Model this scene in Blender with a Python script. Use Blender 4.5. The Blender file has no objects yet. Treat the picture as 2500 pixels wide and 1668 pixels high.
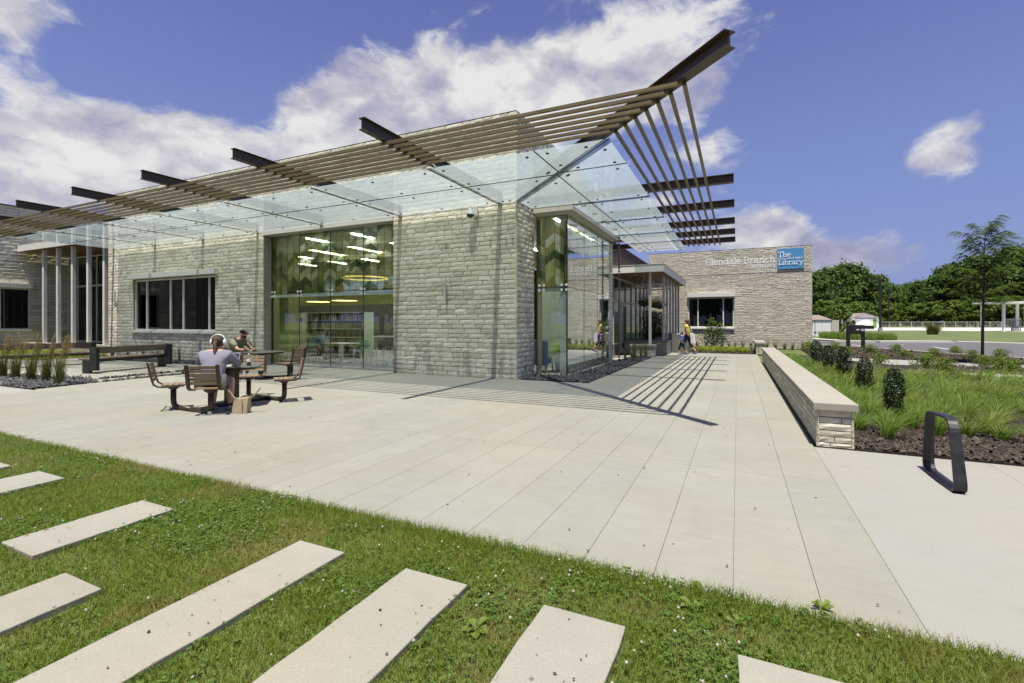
import bpy, bmesh, math, random
import numpy as np
from mathutils import Vector, Matrix
R = math.radians
scene = bpy.context.scene
COL = scene.collection

# ------------------------------------------------------------------ camera
CAM_H = 1.55
FPX, U0, V0 = 1165.0, 1250.0, 788.0          # focal length / principal column / horizon row, in photo pixels (2500 wide)
HEAD = math.atan2(1801.0 - U0, FPX)          # heading of the camera, left of +Y
cam_d = bpy.data.cameras.new('camera'); cam = bpy.data.objects.new('camera', cam_d); COL.objects.link(cam)
cam.location = (0, 0, CAM_H); cam.rotation_euler = (R(90), 0, HEAD)
cam_d.sensor_width = 36.0; cam_d.lens = FPX / 2500.0 * 36.0
cam_d.shift_y = -(834.0 - V0) / 2500.0
cam_d.clip_start = 0.05; cam_d.clip_end = 3000
scene.camera = cam

# ------------------------------------------------------------------ sun, sky, exposure
TO_SUN = Vector((0.045, -0.288, 1.0)).normalized()
SUN_EL = math.asin(TO_SUN.z)
sun_d = bpy.data.lights.new('sun', 'SUN'); sun_d.energy = 3.0; sun_d.angle = R(0.4); sun_d.color = (1.0, 0.945, 0.825)
sun = bpy.data.objects.new('sun', sun_d); COL.objects.link(sun)
sun.rotation_euler = TO_SUN.to_track_quat('Z', 'Y').to_euler(); sun.location = (5, -10, 40)
SKY_STRENGTH = 0.15
world = bpy.data.worlds.new('World'); scene.world = world; world.use_nodes = True
scene.view_settings.view_transform = 'Standard'; scene.view_settings.look = 'None'
scene.view_settings.exposure = 1.33; scene.view_settings.gamma = 1.0
scene.view_settings.use_curve_mapping = False
cy = scene.cycles
cy.use_denoising = True; cy.max_bounces = 10; cy.transparent_max_bounces = 24; cy.glossy_bounces = 4
cy.diffuse_bounces = 4; cy.transmission_bounces = 8; cy.caustics_reflective = False; cy.caustics_refractive = False
cy.sample_clamp_indirect = 6.0

class NT:
    """tiny helper for node trees"""
    def __init__(s, tree): s.t = tree; s.n = tree.nodes; s.l = tree.links
    def node(s, typ, **kw):
        n = s.n.new(typ)
        for k, v in kw.items(): setattr(n, k, v)
        return n
    def put(s, sock, v):
        if v is None: return
        if isinstance(v, bpy.types.NodeSocket): s.l.new(v, sock)
        else:
            if isinstance(v, (tuple, list)) and len(v) == 3 and sock.type == 'RGBA': v = (*v, 1.0)
            sock.default_value = v
    def m(s, op, a, b=None, c=None, clamp=False):
        n = s.node('ShaderNodeMath', operation=op, use_clamp=clamp)
        s.put(n.inputs[0], a)
        if b is not None: s.put(n.inputs[1], b)
        if c is not None: s.put(n.inputs[2], c)
        return n.outputs[0]
    def vm(s, op, a, b=None, scale=None):
        n = s.node('ShaderNodeVectorMath', operation=op)
        s.put(n.inputs[0], a)
        if b is not None: s.put(n.inputs[1], b)
        if scale is not None: s.put(n.inputs['Scale'], scale)
        return n.outputs[1] if op in ('DOT_PRODUCT', 'LENGTH', 'DISTANCE') else n.outputs[0]
    def noise(s, vec, scale=5.0, detail=3.0, rough=0.5, dist=0.0, col=False):
        n = s.node('ShaderNodeTexNoise'); s.put(n.inputs['Vector'], vec); s.put(n.inputs['Scale'], scale)
        s.put(n.inputs['Detail'], detail); s.put(n.inputs['Roughness'], rough); s.put(n.inputs['Distortion'], dist)
        return n.outputs[1] if col else n.outputs[0]
    def ramp(s, fac, stops, interp='LINEAR'):
        n = s.node('ShaderNodeValToRGB'); n.color_ramp.interpolation = interp
        el = n.color_ramp.elements
        while len(el) > 1: el.remove(el[-1])
        for i, (p, c) in enumerate(stops):
            e = el[0] if i == 0 else el.new(p)
            e.position = p; e.color = (*c, 1.0) if len(c) == 3 else c
        s.put(n.inputs[0], fac); return n.outputs[0]
    def mix(s, fac, a, b, blend='MIX'):
        n = s.node('ShaderNodeMix', data_type='RGBA', blend_type=blend)
        s.put(n.inputs[0], fac); s.put(n.inputs[6], a); s.put(n.inputs[7], b); return n.outputs[2]
    def rng(s, v, a, b, c=0.0, d=1.0, smooth=False):
        n = s.node('ShaderNodeMapRange'); n.interpolation_type = 'SMOOTHSTEP' if smooth else 'LINEAR'
        for i, q in enumerate((v, a, b, c, d)): s.put(n.inputs[i], q)
        return n.outputs[0]
    def sep(s, v):
        n = s.node('ShaderNodeSeparateXYZ'); s.put(n.inputs[0], v); return n.outputs
    def comb(s, x, y, z):
        n = s.node('ShaderNodeCombineXYZ'); s.put(n.inputs[0], x); s.put(n.inputs[1], y); s.put(n.inputs[2], z); return n.outputs[0]

def build_world():
    w = NT(world.node_tree); w.n.clear()
    sky = w.node('ShaderNodeTexSky', sky_type='NISHITA'); sky.sun_disc = False
    sky.sun_elevation = SUN_EL; sky.sun_rotation = math.atan2(TO_SUN.x, TO_SUN.y)
    sky.altitude = 200; sky.air_density = 1.0; sky.dust_density = 0.6; sky.ozone_density = 3.0
    d = w.node('ShaderNodeTexCoord').outputs['Generated']
    d = w.vm('NORMALIZE', d)
    dx, dy, dz = w.sep(d)
    az = w.m('ARCTAN2', dx, dy)                       # 0 along +Y, positive to the right
    el = w.m('ARCSINE', dz)
    # cumulus: puffs of equal angular size, flattened a little, on a warped direction
    q0 = w.vm('MULTIPLY', d, (1.0, 1.0, 1.7)); q0 = w.vm('ADD', q0, (2.3, 5.1, 0.4))
    wc = w.noise(q0, 5.0, 5.0, 0.6, col=True)
    q = w.vm('ADD', q0, w.vm('SCALE', w.vm('SUBTRACT', wc, (0.5, 0.5, 0.5)), scale=0.11))
    d1 = w.noise(q, 4.2, 12.0, 0.56)
    s1 = w.noise(q, 7.0, 5.0, 0.55); s2 = w.noise(w.vm('ADD', q, (0.0, 0.0, 0.055)), 7.0, 5.0, 0.55)
    b1 = w.noise(q, 2.6, 2.0, 0.5); b2 = w.noise(w.vm('ADD', q, (0.0, 0.0, 0.13)), 2.6, 2.0, 0.5)
    fine = w.noise(q, 22.0, 7.0, 0.62)
    guide = None
    for (a, e, sa, se, k) in CLOUDS:
        da = w.m('DIVIDE', w.m('SUBTRACT', az, R(a)), R(sa)); de = w.m('DIVIDE', w.m('SUBTRACT', el, R(e)), R(se))
        g = w.m('POWER', 2.718, w.m('MULTIPLY', w.m('ADD', w.m('MULTIPLY', da, da), w.m('MULTIPLY', de, de)), -1.0))
        g = w.m('MULTIPLY', g, k)
        guide = g if guide is None else w.m('ADD', guide, g)
    den = w.m('ADD', w.m('MULTIPLY', w.m('SUBTRACT', d1, 0.5), 1.9), w.m('MULTIPLY', w.m('SUBTRACT', fine, 0.5), 0.20))
    den = w.m('ADD', w.m('ADD', den, 0.5), guide)
    mask = w.rng(den, 0.60, 0.86, 0.0, 1.0, smooth=True)
    mask = w.m('MULTIPLY', mask, w.rng(dz, 0.0, 0.10, 0.35, 0.97))
    lit = w.m('ADD', w.m('MULTIPLY', w.m('SUBTRACT', s1, s2), 2.4), 0.60)
    lit = w.m('ADD', lit, w.m('MULTIPLY', w.m('SUBTRACT', b1, b2), 2.4))
    lit = w.m('ADD', lit, w.m('MULTIPLY', w.m('SUBTRACT', fine, 0.5), 0.35), clamp=True)
    ccol = w.ramp(lit, [(0.0, (0.36, 0.37, 0.53)), (0.30, (0.46, 0.46, 0.60)), (0.60, (0.62, 0.62, 0.69)), (0.85, (0.80, 0.80, 0.81)), (1.0, (0.90, 0.89, 0.88))])
    k = 1.0 / SKY_STRENGTH
    ccol = w.vm('SCALE', ccol, scale=k * 0.362)
    base = w.mix(1.0, sky.outputs[0], SKY_TINT, 'MULTIPLY')
    haze = w.rng(dz, 0.0, 0.55, 0.92, 0.0)
    base = w.mix(haze, base, (0.079 * k, 0.110 * k, 0.214 * k))
    col = w.mix(mask, base, ccol)
    bg = w.node('ShaderNodeBackground'); w.put(bg.inputs[0], col); bg.inputs[1].default_value = SKY_STRENGTH
    out = w.node('ShaderNodeOutputWorld'); w.l.new(bg.outputs[0], out.inputs[0])
SKY_TINT = (0.344, 0.268, 0.36)
def sky_dir(u, v):
    x = (u - U0) / FPX; a = math.degrees(math.atan(x) - HEAD); e = math.degrees(math.atan((V0 - v) / FPX / math.hypot(1, x)))
    return a, e
CLOUDS = []
for (u, v, su, sv, k) in [(1060, 250, 260, 115, .42), (1400, 190, 260, 90, .44), (760, 320, 160, 80, .28), (200, 340, 330, 95, .50), (560, 420, 260, 80, .48),
                          (20, 60, 150, 80, .40), (2335, 335, 130, 75, .50), (2260, 385, 130, 50, .36), (1640, 50, 230, 55, .30), (1740, 330, 120, 90, .28),
                          (1880, 560, 140, 50, .46), (2060, 640, 170, 45, .42), (1250, 330, 350, 90, .26), (60, 470, 200, 60, .3),
                          (2020, 250, 240, 240, -.36), (2480, 130, 220, 180, -.34), (540, 150, 220, 90, -.42), (230, 190, 160, 40, -.30), (2200, 530, 300, 60, -.2)]:
    a, e = sky_dir(u, v); pk = (FPX * (1 + ((u - U0) / FPX) ** 2))
    CLOUDS.append((a, e, math.degrees(su / pk), math.degrees(sv / FPX), k))
build_world()

# ------------------------------------------------------------------ geometry helpers
FW = (-math.sin(HEAD), math.cos(HEAD)); RT = (math.cos(HEAD), math.sin(HEAD))
def gp(u, v, z=0.0):
    """photo pixel -> point on the horizontal plane z"""
    t = (z - CAM_H) / (V0 - v); d = FPX * t; l = (u - U0) * t
    return (RT[0] * l + FW[0] * d, RT[1] * l + FW[1] * d)
def depth_of(x, y): return x * FW[0] + y * FW[1]
ZOOM = dict(F=(1850, 500, 3.135), G=(1800, 800, 3.136), V=(1960, 740, 7.839), W=(2220, 540, 3.732), E=(1500, 550, 3.917), P=(0, 780, 5.222))
def gz(z, x, y, h=0.0):
    ox, oy, k = ZOOM[z]; return gp(ox + x / k, oy + y / k, h)

def tag(o, label=None, cat=None, group=None, kind=None):
    if label: o['label'] = label
    if cat: o['category'] = cat
    if group: o['group'] = group
    if kind: o['kind'] = kind
    return o
def link(o, parent=None):
    COL.objects.link(o)
    if parent is not None: o.parent = parent
    return o
def thing(name, label, cat, loc=(0, 0, 0), rz=0.0, group=None):
    o = bpy.data.objects.new(name, None); link(o); o.empty_display_size = 0.2
    o.location = loc; o.rotation_euler = (0, 0, rz)
    return tag(o, label, cat, group)

class MB:
    """collects simple shapes, builds ONE mesh object"""
    def __init__(s): s.v = []; s.f = []
    def add(s, vs, fs):
        b = len(s.v); s.v.extend(tuple(p) for p in vs); s.f.extend(tuple(i + b for i in f) for f in fs); return s
    def box(s, x0, x1, y0, y1, z0, z1):
        return s.add([(x0, y0, z0), (x1, y0, z0), (x1, y1, z0), (x0, y1, z0), (x0, y0, z1), (x1, y0, z1), (x1, y1, z1), (x0, y1, z1)],
                     [(0, 3, 2, 1), (4, 5, 6, 7), (0, 1, 5, 4), (1, 2, 6, 5), (2, 3, 7, 6), (3, 0, 4, 7)])
    def cbox(s, x0, x1, y0, y1, z0, z1, c=0.006):
        """box with chamfered vertical and top edges"""
        o = [(x0 + c, y0), (x1 - c, y0), (x1, y0 + c), (x1, y1 - c), (x1 - c, y1), (x0 + c, y1), (x0, y1 - c), (x0, y0 + c)]
        i = [(x0 + 2 * c, y0 + c), (x1 - 2 * c, y0 + c), (x1 - c, y0 + 2 * c), (x1 - c, y1 - 2 * c), (x1 - 2 * c, y1 - c), (x0 + 2 * c, y1 - c), (x0 + c, y1 - 2 * c), (x0 + c, y0 + 2 * c)]
        vs = [(x, y, z0) for x, y in o] + [(x, y, z1 - c) for x, y in o] + [(x, y, z1) for x, y in i]
        fs = [tuple(range(7, -1, -1)), tuple(range(16, 24))]
        for k in range(8):
            j = (k + 1) % 8; fs += [(k, j, 8 + j, 8 + k), (8 + k, 8 + j, 16 + j, 16 + k)]
        return s.add(vs, fs)
    def beam(s, a, b, w, h, up=(0, 0, 1)):
        """rectangular bar from a to b, width w (sideways), height h"""
        a = Vector(a); b = Vector(b); d = (b - a).normalized(); u = Vector(up)
        sd = d.cross(u)
        if sd.length < 1e-5: sd = d.cross(Vector((1, 0, 0)))
        sd.normalize(); u = sd.cross(d)
        vs = [p + sd * (i * w / 2) + u * (j * h / 2) for p in (a, b) for i, j in ((-1, -1), (1, -1), (1, 1), (-1, 1))]
        return s.add(vs, [(0, 1, 2, 3), (7, 6, 5, 4), (0, 4, 5, 1), (1, 5, 6, 2), (2, 6, 7, 3), (3, 7, 4, 0)])
    def tube(s, pts, rad, n=8, cap=True):
        """round tube through points; rad is a number or one per point"""
        pts = [Vector(p) for p in pts]; m = len(pts)
        rad = [rad] * m if isinstance(rad, (int, float)) else rad
        ref = None; vs = []; fs = []
        for i, p in enumerate(pts):
            d = (pts[min(i + 1, m - 1)] - pts[max(i - 1, 0)]).normalized()
            if ref is None:
                ref = Vector((0, 0, 1)) if abs(d.z) < 0.9 else Vector((1, 0, 0))
            x = d.cross(ref)
            if x.length < 1e-4: x = d.cross(Vector((0, 1, 0)))
            x.normalize(); y = x.cross(d).normalized(); ref = y
            for k in range(n):
                t = 2 * math.pi * k / n; vs.append(p + (x * math.cos(t) + y * math.sin(t)) * rad[i])
        for i in range(m - 1):
            for k in range(n):
                j = (k + 1) % n; fs.append((i * n + k, i * n + j, (i + 1) * n + j, (i + 1) * n + k))
        if cap: fs += [tuple(range(n - 1, -1, -1)), tuple((m - 1) * n + k for k in range(n))]
        return s.add(vs, fs)
    def flat(s, pts, wdt, th, up):
        """flat bar swept through points: width along `up`, thickness across"""
        pts = [Vector(p) for p in pts]; m = len(pts); up = Vector(up).normalized(); vs = []; fs = []
        for i, p in enumerate(pts):
            d = (pts[min(i + 1, m - 1)] - pts[max(i - 1, 0)]).normalized(); n = d.cross(up).normalized()
            for a, b in ((-1, -1), (1, -1), (1, 1), (-1, 1)): vs.append(p + up * (a * wdt / 2) + n * (b * th / 2))
        for i in range(m - 1):
            for k in range(4):
                j = (k + 1) % 4; fs.append((i * 4 + k, i * 4 + j, i * 4 + 4 + j, i * 4 + 4 + k))
        fs += [(3, 2, 1, 0), tuple((m - 1) * 4 + k for k in range(4))]
        return s.add(vs, fs)
    def prism(s, poly, z0, z1):
        n = len(poly)
        ar = sum(poly[i][0] * poly[(i + 1) % n][1] - poly[(i + 1) % n][0] * poly[i][1] for i in range(n))
        if ar < 0: poly = poly[::-1]
        vs = [(x, y, z0) for x, y in poly] + [(x, y, z1) for x, y in poly]
        fs = [tuple(range(n - 1, -1, -1)), tuple(range(n, 2 * n))] + [(i, (i + 1) % n, n + (i + 1) % n, n + i) for i in range(n)]
        return s.add(vs, fs)
    def lathe(s, prof, c=(0, 0, 0), n=16):
        vs = []; fs = []; m = len(prof)
        for r, z in prof:
            for k in range(n):
                t = 2 * math.pi * k / n; vs.append((c[0] + r * math.cos(t), c[1] + r * math.sin(t), c[2] + z))
        for i in range(m - 1):
            for k in range(n):
                j = (k + 1) % n; fs.append((i * n + k, i * n + j, (i + 1) * n + j, (i + 1) * n + k))
        fs += [tuple(range(n - 1, -1, -1)), tuple((m - 1) * n + k for k in range(n))]
        return s.add(vs, fs)
    def ball(s, c, r, n=10, m=6):
        rx, ry, rz = (r, r, r) if isinstance(r, (int, float)) else r
        vs = []; fs = []
        for i in range(m + 1):
            ph = -math.pi / 2 + math.pi * i / m
            for k in range(n):
                t = 2 * math.pi * k / n
                vs.append((c[0] + rx * math.cos(ph) * math.cos(t), c[1] + ry * math.cos(ph) * math.sin(t), c[2] + rz * math.sin(ph)))
        for i in range(m):
            for k in range(n):
                j = (k + 1) % n; fs.append((i * n + k, i * n + j, (i + 1) * n + j, (i + 1) * n + k))
        return s.add(vs, fs)
    def mesh(s, name, smooth=False):
        me = bpy.data.meshes.new(name); me.from_pydata(s.v, [], s.f); me.validate(); me.update()
        if smooth: me.polygons.foreach_set('use_smooth', [True] * len(me.polygons))
        return me
    def build(s, name, mat, parent=None, smooth=False, bevel=0.0):
        me = s.mesh(name, smooth)
        if mat: me.materials.append(M[mat])
        o = bpy.data.objects.new(name, me); link(o, parent)
        if bevel:
            b = o.modifiers.new('b', 'BEVEL'); b.width = bevel; b.segments = 2; b.limit_method = 'ANGLE'
        return o
def obj_from(name, me, parent=None, mat=None):
    o = bpy.data.objects.new(name, me); link(o, parent)
    if mat and not me.materials: me.materials.append(M[mat])
    return o
def np_mesh(name, V, T, mat, parent=None, smooth=False):
    """fast triangle mesh from numpy arrays"""
    V = np.asarray(V, np.float32).reshape(-1, 3); T = np.asarray(T, np.int32).reshape(-1, 3)
    me = bpy.data.meshes.new(name); me.vertices.add(len(V)); me.vertices.foreach_set('co', V.ravel())
    me.loops.add(len(T) * 3); me.loops.foreach_set('vertex_index', T.ravel())
    me.polygons.add(len(T)); me.polygons.foreach_set('loop_start', np.arange(len(T), dtype=np.int32) * 3)
    me.polygons.foreach_set('loop_total', np.full(len(T), 3, np.int32))
    if smooth: me.polygons.foreach_set('use_smooth', np.ones(len(T), bool))
    me.update(calc_edges=True)
    me.materials.append(M[mat])
    return obj_from(name, me, parent)
def copy_tree(o, parent=None):
    c = o.copy(); COL.objects.link(c); c.parent = parent
    for ch in list(o.children): copy_tree(ch, c)
    return c
rng = random.Random(7); nrg = np.random.default_rng(11)

# ------------------------------------------------------------------ materials
M = {}
def new_mat(name):
    m = bpy.data.materials.new(name); m.use_nodes = True; m.node_tree.nodes.clear(); M[name] = m
    t = NT(m.node_tree); out = t.node('ShaderNodeOutputMaterial'); return t, out
def principled(t, out, col, rough=0.6, metal=0.0, bump=None, bdist=0.01, bstr=1.0, spec=None):
    b = t.node('ShaderNodeBsdfPrincipled'); t.put(b.inputs['Base Color'], col); t.put(b.inputs['Roughness'], rough); t.put(b.inputs['Metallic'], metal)
    if spec is not None: b.inputs['Specular IOR Level'].default_value = spec
    if bump is not None:
        n = t.node('ShaderNodeBump'); t.put(n.inputs['Height'], bump); n.inputs['Distance'].default_value = bdist; n.inputs['Strength'].default_value = bstr
        t.l.new(n.outputs[0], b.inputs['Normal'])
    t.l.new(b.outputs[0], out.inputs[0]); return b
def gpos(t): return t.node('ShaderNodeNewGeometry').outputs['Position']
def opos(t): return t.node('ShaderNodeTexCoord').outputs['Object']
def rnd(t):
    a = t.node('ShaderNodeObjectInfo').outputs['Random']; b = t.node('ShaderNodeNewGeometry').outputs['Random Per Island']
    return t.m('FRACT', t.m('ADD', a, b))
def simple(name, col, rough=0.6, metal=0.0, var=0.12, scale=6.0, bump=0.0, spec=None, bscale=None):
    """plain surface with a soft procedural mottling of its own colour"""
    t, out = new_mat(name); p = gpos(t)
    n = t.noise(p, scale, 4.0, 0.6)
    c = t.mix(t.rng(n, 0.3, 0.7), tuple(x * (1 - var) for x in col), tuple(min(1, x * (1 + var)) for x in col))
    bh = t.noise(p, bscale or scale * 12, 3.0, 0.6) if bump else None
    principled(t, out, c, t.rng(n, 0.3, 0.7, max(0.02, rough - 0.07), min(1, rough + 0.07)), metal, bh, bump, 1.0, spec)

def concrete(name, col, speck=0.05, stain=0.10):
    t, out = new_mat(name); p = gpos(t)
    r = rnd(t)
    n1 = t.noise(p, 0.7, 5.0, 0.62); n2 = t.noise(p, 6.0, 4.0, 0.65); n3 = t.noise(p, 90.0, 2.0, 0.6)
    pst = t.vm('MULTIPLY', p, (0.9, 6.0, 1.0)); n4 = t.noise(pst, 2.2, 3.0, 0.6)
    k = t.m('ADD', t.m('MULTIPLY', t.m('SUBTRACT', n1, 0.5), stain * 2.6), 1.0)
    k = t.m('ADD', k, t.m('MULTIPLY', t.m('SUBTRACT', n2, 0.5), stain * 1.1))
    k = t.m('ADD', k, t.m('MULTIPLY', t.m('SUBTRACT', n3, 0.5), speck * 4))
    k = t.m('ADD', k, t.m('MULTIPLY', t.m('SUBTRACT', n4, 0.5), stain * 1.0))
    k = t.m('ADD', k, t.m('MULTIPLY', t.m('SUBTRACT', r, 0.5), 0.06))
    warm = t.mix(t.rng(t.noise(p, 0.45, 3.0, 0.5), 0.35, 0.7), col, (col[0] * 1.02, col[1] * 0.97, col[2] * 0.90))
    c = t.vm('SCALE', warm, scale=k)
    sp = t.noise(p, 17.0, 1.0, 0.5)
    c = t.mix(t.rng(sp, 0.80, 0.83), c, (0.16, 0.14, 0.11))
    wm = t.m('MULTIPLY', t.rng(t.noise(p, 0.9, 6.0, 0.7), 0.52, 0.70, 0.0, 0.30), t.rng(t.noise(p, 5.0, 3.0, 0.6), 0.4, 0.65))
    c = t.mix(wm, c, tuple(x * .70 for x in col))
    rs = t.m('MULTIPLY', t.rng(t.noise(p, 1.1, 2.0, 0.4), 0.70, 0.78, 0.0, 0.35), t.rng(t.noise(p, 9.0, 2.0, 0.5), 0.45, 0.6))
    c = t.mix(rs, c, (0.40, 0.27, 0.14))
    principled(t, out, c, 0.86, 0.0, t.m('ADD', n3, t.m('MULTIPLY', n2, 0.6)), 0.004, 0.7, 0.3)
concrete('plaza', (0.250, 0.252, 0.219), 0.06, 0.14)
concrete('pale_concrete', (0.277, 0.277, 0.255), 0.05, 0.07)
concrete('slab', (0.273, 0.270, 0.232), 0.09, 0.13)
concrete('cap', (0.297, 0.291, 0.249), 0.03, 0.09)
concrete('kerb', (0.50, 0.495, 0.465))
simple('joint', (0.10, 0.095, 0.085), 0.95)

def stone(name, cols, mortar_dirt=0.0):
    t, out = new_mat(name); p = gpos(t); r = rnd(t)
    c = t.ramp(r, cols, 'LINEAR')
    n1 = t.noise(p, 3.2, 5.0, 0.65); n2 = t.noise(p, 26.0, 4.0, 0.65)
    k = t.m('ADD', t.m('MULTIPLY', t.m('SUBTRACT', n1, 0.5), 0.45), 1.0)
    k = t.m('ADD', k, t.m('MULTIPLY', t.m('SUBTRACT', n2, 0.5), 0.5))
    c = t.vm('SCALE', c, scale=k)
    if mortar_dirt:
        # rain staining with a shape of its own: dark streaks that run down from the wall foot upward
        x, y, z = t.sep(p)
        q = t.comb(t.m('MULTIPLY', t.m('ADD', x, y), 2.4), 0.0, t.m('MULTIPLY', z, 0.35))
        s = t.noise(q, 1.6, 4.0, 0.6)
        lo = t.rng(z, 0.0, 1.5, 1.0, 0.0, smooth=True)
        s = t.m('MULTIPLY', t.rng(s, 0.46, 0.66), t.m('MULTIPLY', lo, mortar_dirt))
        c = t.mix(s, c, (0.16, 0.155, 0.145))
    principled(t, out, c, 0.92, 0.0, t.m('ADD', t.m('MULTIPLY', n1, .5), t.m('MULTIPLY', n2, 0.5)), 0.009, 0.42, 0.25)
stone('stone', [(0.0, (0.47, 0.445, 0.345)), (0.25, (0.58, 0.555, 0.435)), (0.62, (0.64, 0.615, 0.49)), (0.9, (0.72, 0.70, 0.58)), (1.0, (0.51, 0.475, 0.36))], 0.6)
stone('ledge_stone', [(0.0, (0.43, 0.385, 0.305)), (0.25, (0.50, 0.465, 0.375)), (0.65, (0.545, 0.515, 0.42)), (0.92, (0.62, 0.59, 0.495)), (1.0, (0.47, 0.405, 0.33))], 0.3)
simple('mortar', (0.30, 0.28, 0.225), 0.95, 0, 0.15, 8, 0.004)
simple('bronze_beam', (0.066, 0.050, 0.036), 0.45, 0.2, 0.15, 3)
simple('bronze_slat', (0.190, 0.146, 0.078), 0.42, 0.25, 0.12, 3)
simple('white_metal', (0.660, 0.655, 0.620), 0.45, 0, 0.04, 2)
simple('grey_metal', (0.500, 0.490, 0.440), 0.5, 0, 0.05, 2)
simple('column_paint', (0.600, 0.585, 0.530), 0.5, 0, 0.05, 3)
simple('steel', (0.55, 0.56, 0.57), 0.30, 0.9, 0.08, 10)
simple('dark_steel', (0.03, 0.03, 0.031), 0.45, 0.3, 0.15, 5)
simple('black_coat', (0.018, 0.018, 0.022), 0.42, 0.0, 0.25, 14, 0.0006, 0.5, 260)
simple('gasket', (0.02, 0.024, 0.024), 0.6)
simple('table_frame', (0.050, 0.038, 0.026), 0.42, 0.2, 0.15, 5)
simple('table_mesh', (0.11, 0.11, 0.105), 0.5, 0.3, 0.1, 6)
simple('roof_felt', (0.18, 0.17, 0.16), 0.9)
simple('brown_panel', (0.155, 0.115, 0.100), 0.6, 0.1, 0.12, 3)
simple('asphalt', (0.095, 0.095, 0.098), 0.9, 0, 0.12, 1.4, 0.004)
simple('road_paint', (0.72, 0.72, 0.70), 0.8, 0, 0.1, 4)
simple('soil', (0.075, 0.075, 0.030), 0.95, 0, 0.35, 9, 0.02)
simple('mulch', (0.026, 0.018, 0.013), 0.95, 0, 0.5, 30, 0.02)
simple('gravel_bed', (0.040, 0.041, 0.046), 0.9, 0, 0.4, 20, 0.02)
simple('sign_blue', (0.075, 0.275, 0.52), 0.45, 0, 0.03, 2)
simple('sign_white', (0.800, 0.800, 0.800), 0.5, 0, 0.02, 2)
simple('sign_black', (0.016, 0.016, 0.017), 0.5, 0, 0.1, 5)
simple('white_paint', (0.76, 0.76, 0.75), 0.6, 0, 0.05, 2)
simple('shingle', (0.22, 0.18, 0.155), 0.9, 0, 0.2, 8, 0.01)
simple('lime_paint', (0.20, 0.45, 0.05), 0.6)
simple('bark', (0.060, 0.045, 0.034), 0.9, 0, 0.3, 20, 0.01)
simple('gypsum', (0.70, 0.70, 0.66), 0.9)
simple('carpet', (0.30, 0.31, 0.31), 0.95, 0, 0.2, 12)
simple('olive_wall', (0.30, 0.30, 0.10), 0.9)
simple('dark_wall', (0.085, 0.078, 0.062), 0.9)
simple('shelf_green', (0.46, 0.52, 0.40), 0.6)
simple('chair_green', (0.16, 0.34, 0.25), 0.5)
simple('blue_cloth', (0.10, 0.22, 0.36), 0.9, 0, 0.2, 20)
simple('maple', (0.55, 0.42, 0.20), 0.5)
simple('plastic_white', (0.78, 0.78, 0.78), 0.35)
simple('lens_dark', (0.02, 0.02, 0.025), 0.12)
simple('bag_canvas', (0.36, 0.30, 0.195), 0.9, 0, 0.10, 8, 0.002)
simple('bag_trim', (0.10, 0.075, 0.05), 0.8)
simple('laptop_grey', (0.50, 0.51, 0.53), 0.35, 0.5)
simple('screen_dark', (0.035, 0.042, 0.062), 0.15)
simple('cola', (0.018, 0.008, 0.005), 0.1)
simple('skin', (0.50, 0.30, 0.21), 0.55, 0, 0.06, 8)
simple('skin_tan', (0.36, 0.205, 0.135), 0.55, 0, 0.06, 8)
simple('hair_brown', (0.040, 0.022, 0.013), 0.6, 0, 0.5, 40, 0.006)
simple('hair_auburn', (0.085, 0.045, 0.024), 0.6, 0, 0.5, 30, 0.01)
simple('hair_black', (0.014, 0.011, 0.010), 0.6, 0, 0.4, 40, 0.004)
simple('cloth_lavender', (0.205, 0.200, 0.260), 0.95, 0, 0.10, 16, 0.004)
simple('cloth_olive', (0.185, 0.195, 0.130), 0.95, 0, 0.10, 16, 0.004)
simple('cloth_grey', (0.13, 0.125, 0.125), 0.95, 0, 0.14, 16, 0.003)
simple('cloth_navy', (0.018, 0.020, 0.036), 0.95, 0, 0.2, 16, 0.003)
simple('cloth_blue', (0.040, 0.085, 0.37), 0.95, 0, 0.14, 16, 0.003)
simple('cloth_yellow', (0.62, 0.56, 0.07), 0.95, 0, 0.14, 16, 0.003)
simple('cloth_white', (0.70, 0.69, 0.70), 0.95, 0, 0.1, 16, 0.003)
simple('shoe_grey', (0.22, 0.215, 0.215), 0.8, 0, 0.25, 60)
simple('sandal', (0.05, 0.05, 0.14), 0.8)
simple('terracotta_black', (0.012, 0.012, 0.010), 0.8)
simple('bin_grey', (0.135, 0.138, 0.128), 0.6, 0, 0.06, 3)
simple('concrete_footing', (0.30, 0.29, 0.28), 0.9, 0, 0.1, 6)

def emit(name, col, s):
    t, out = new_mat(name); e = t.node('ShaderNodeEmission'); e.inputs[0].default_value = (*col, 1); e.inputs[1].default_value = s
    t.l.new(e.outputs[0], out.inputs[0])
emit('lamp_glow', (1.0, 0.97, 0.88), 17.0)
emit('lamp_warm', (1.0, 0.76, 0.30), 1.2)

def wood(name, c0, c1, axis=0, rough=0.55):
    t, out = new_mat(name); p = opos(t); r = rnd(t)
    sc = [30.0, 30.0, 30.0]; sc[axis] = 1.6
    q = t.vm('ADD', t.vm('MULTIPLY', p, tuple(sc)), t.vm('SCALE', t.comb(r, r, r), scale=50.0))
    n = t.noise(q, 1.0, 5.0, 0.6, 0.4)
    c = t.mix(t.rng(n, 0.3, 0.72), c0, c1)
    c = t.vm('SCALE', c, scale=t.rng(r, 0, 1, 0.86, 1.14))
    principled(t, out, c, rough, 0, n, 0.003, 0.6)
wood('wood_slat', (0.15, 0.100, 0.058), (0.31, 0.232, 0.150), 0)
wood('wood_bench', (0.095, 0.066, 0.045), (0.200, 0.150, 0.110), 1)
wood('soffit_wood', (0.15, 0.070, 0.035), (0.26, 0.135, 0.075), 1)

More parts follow.
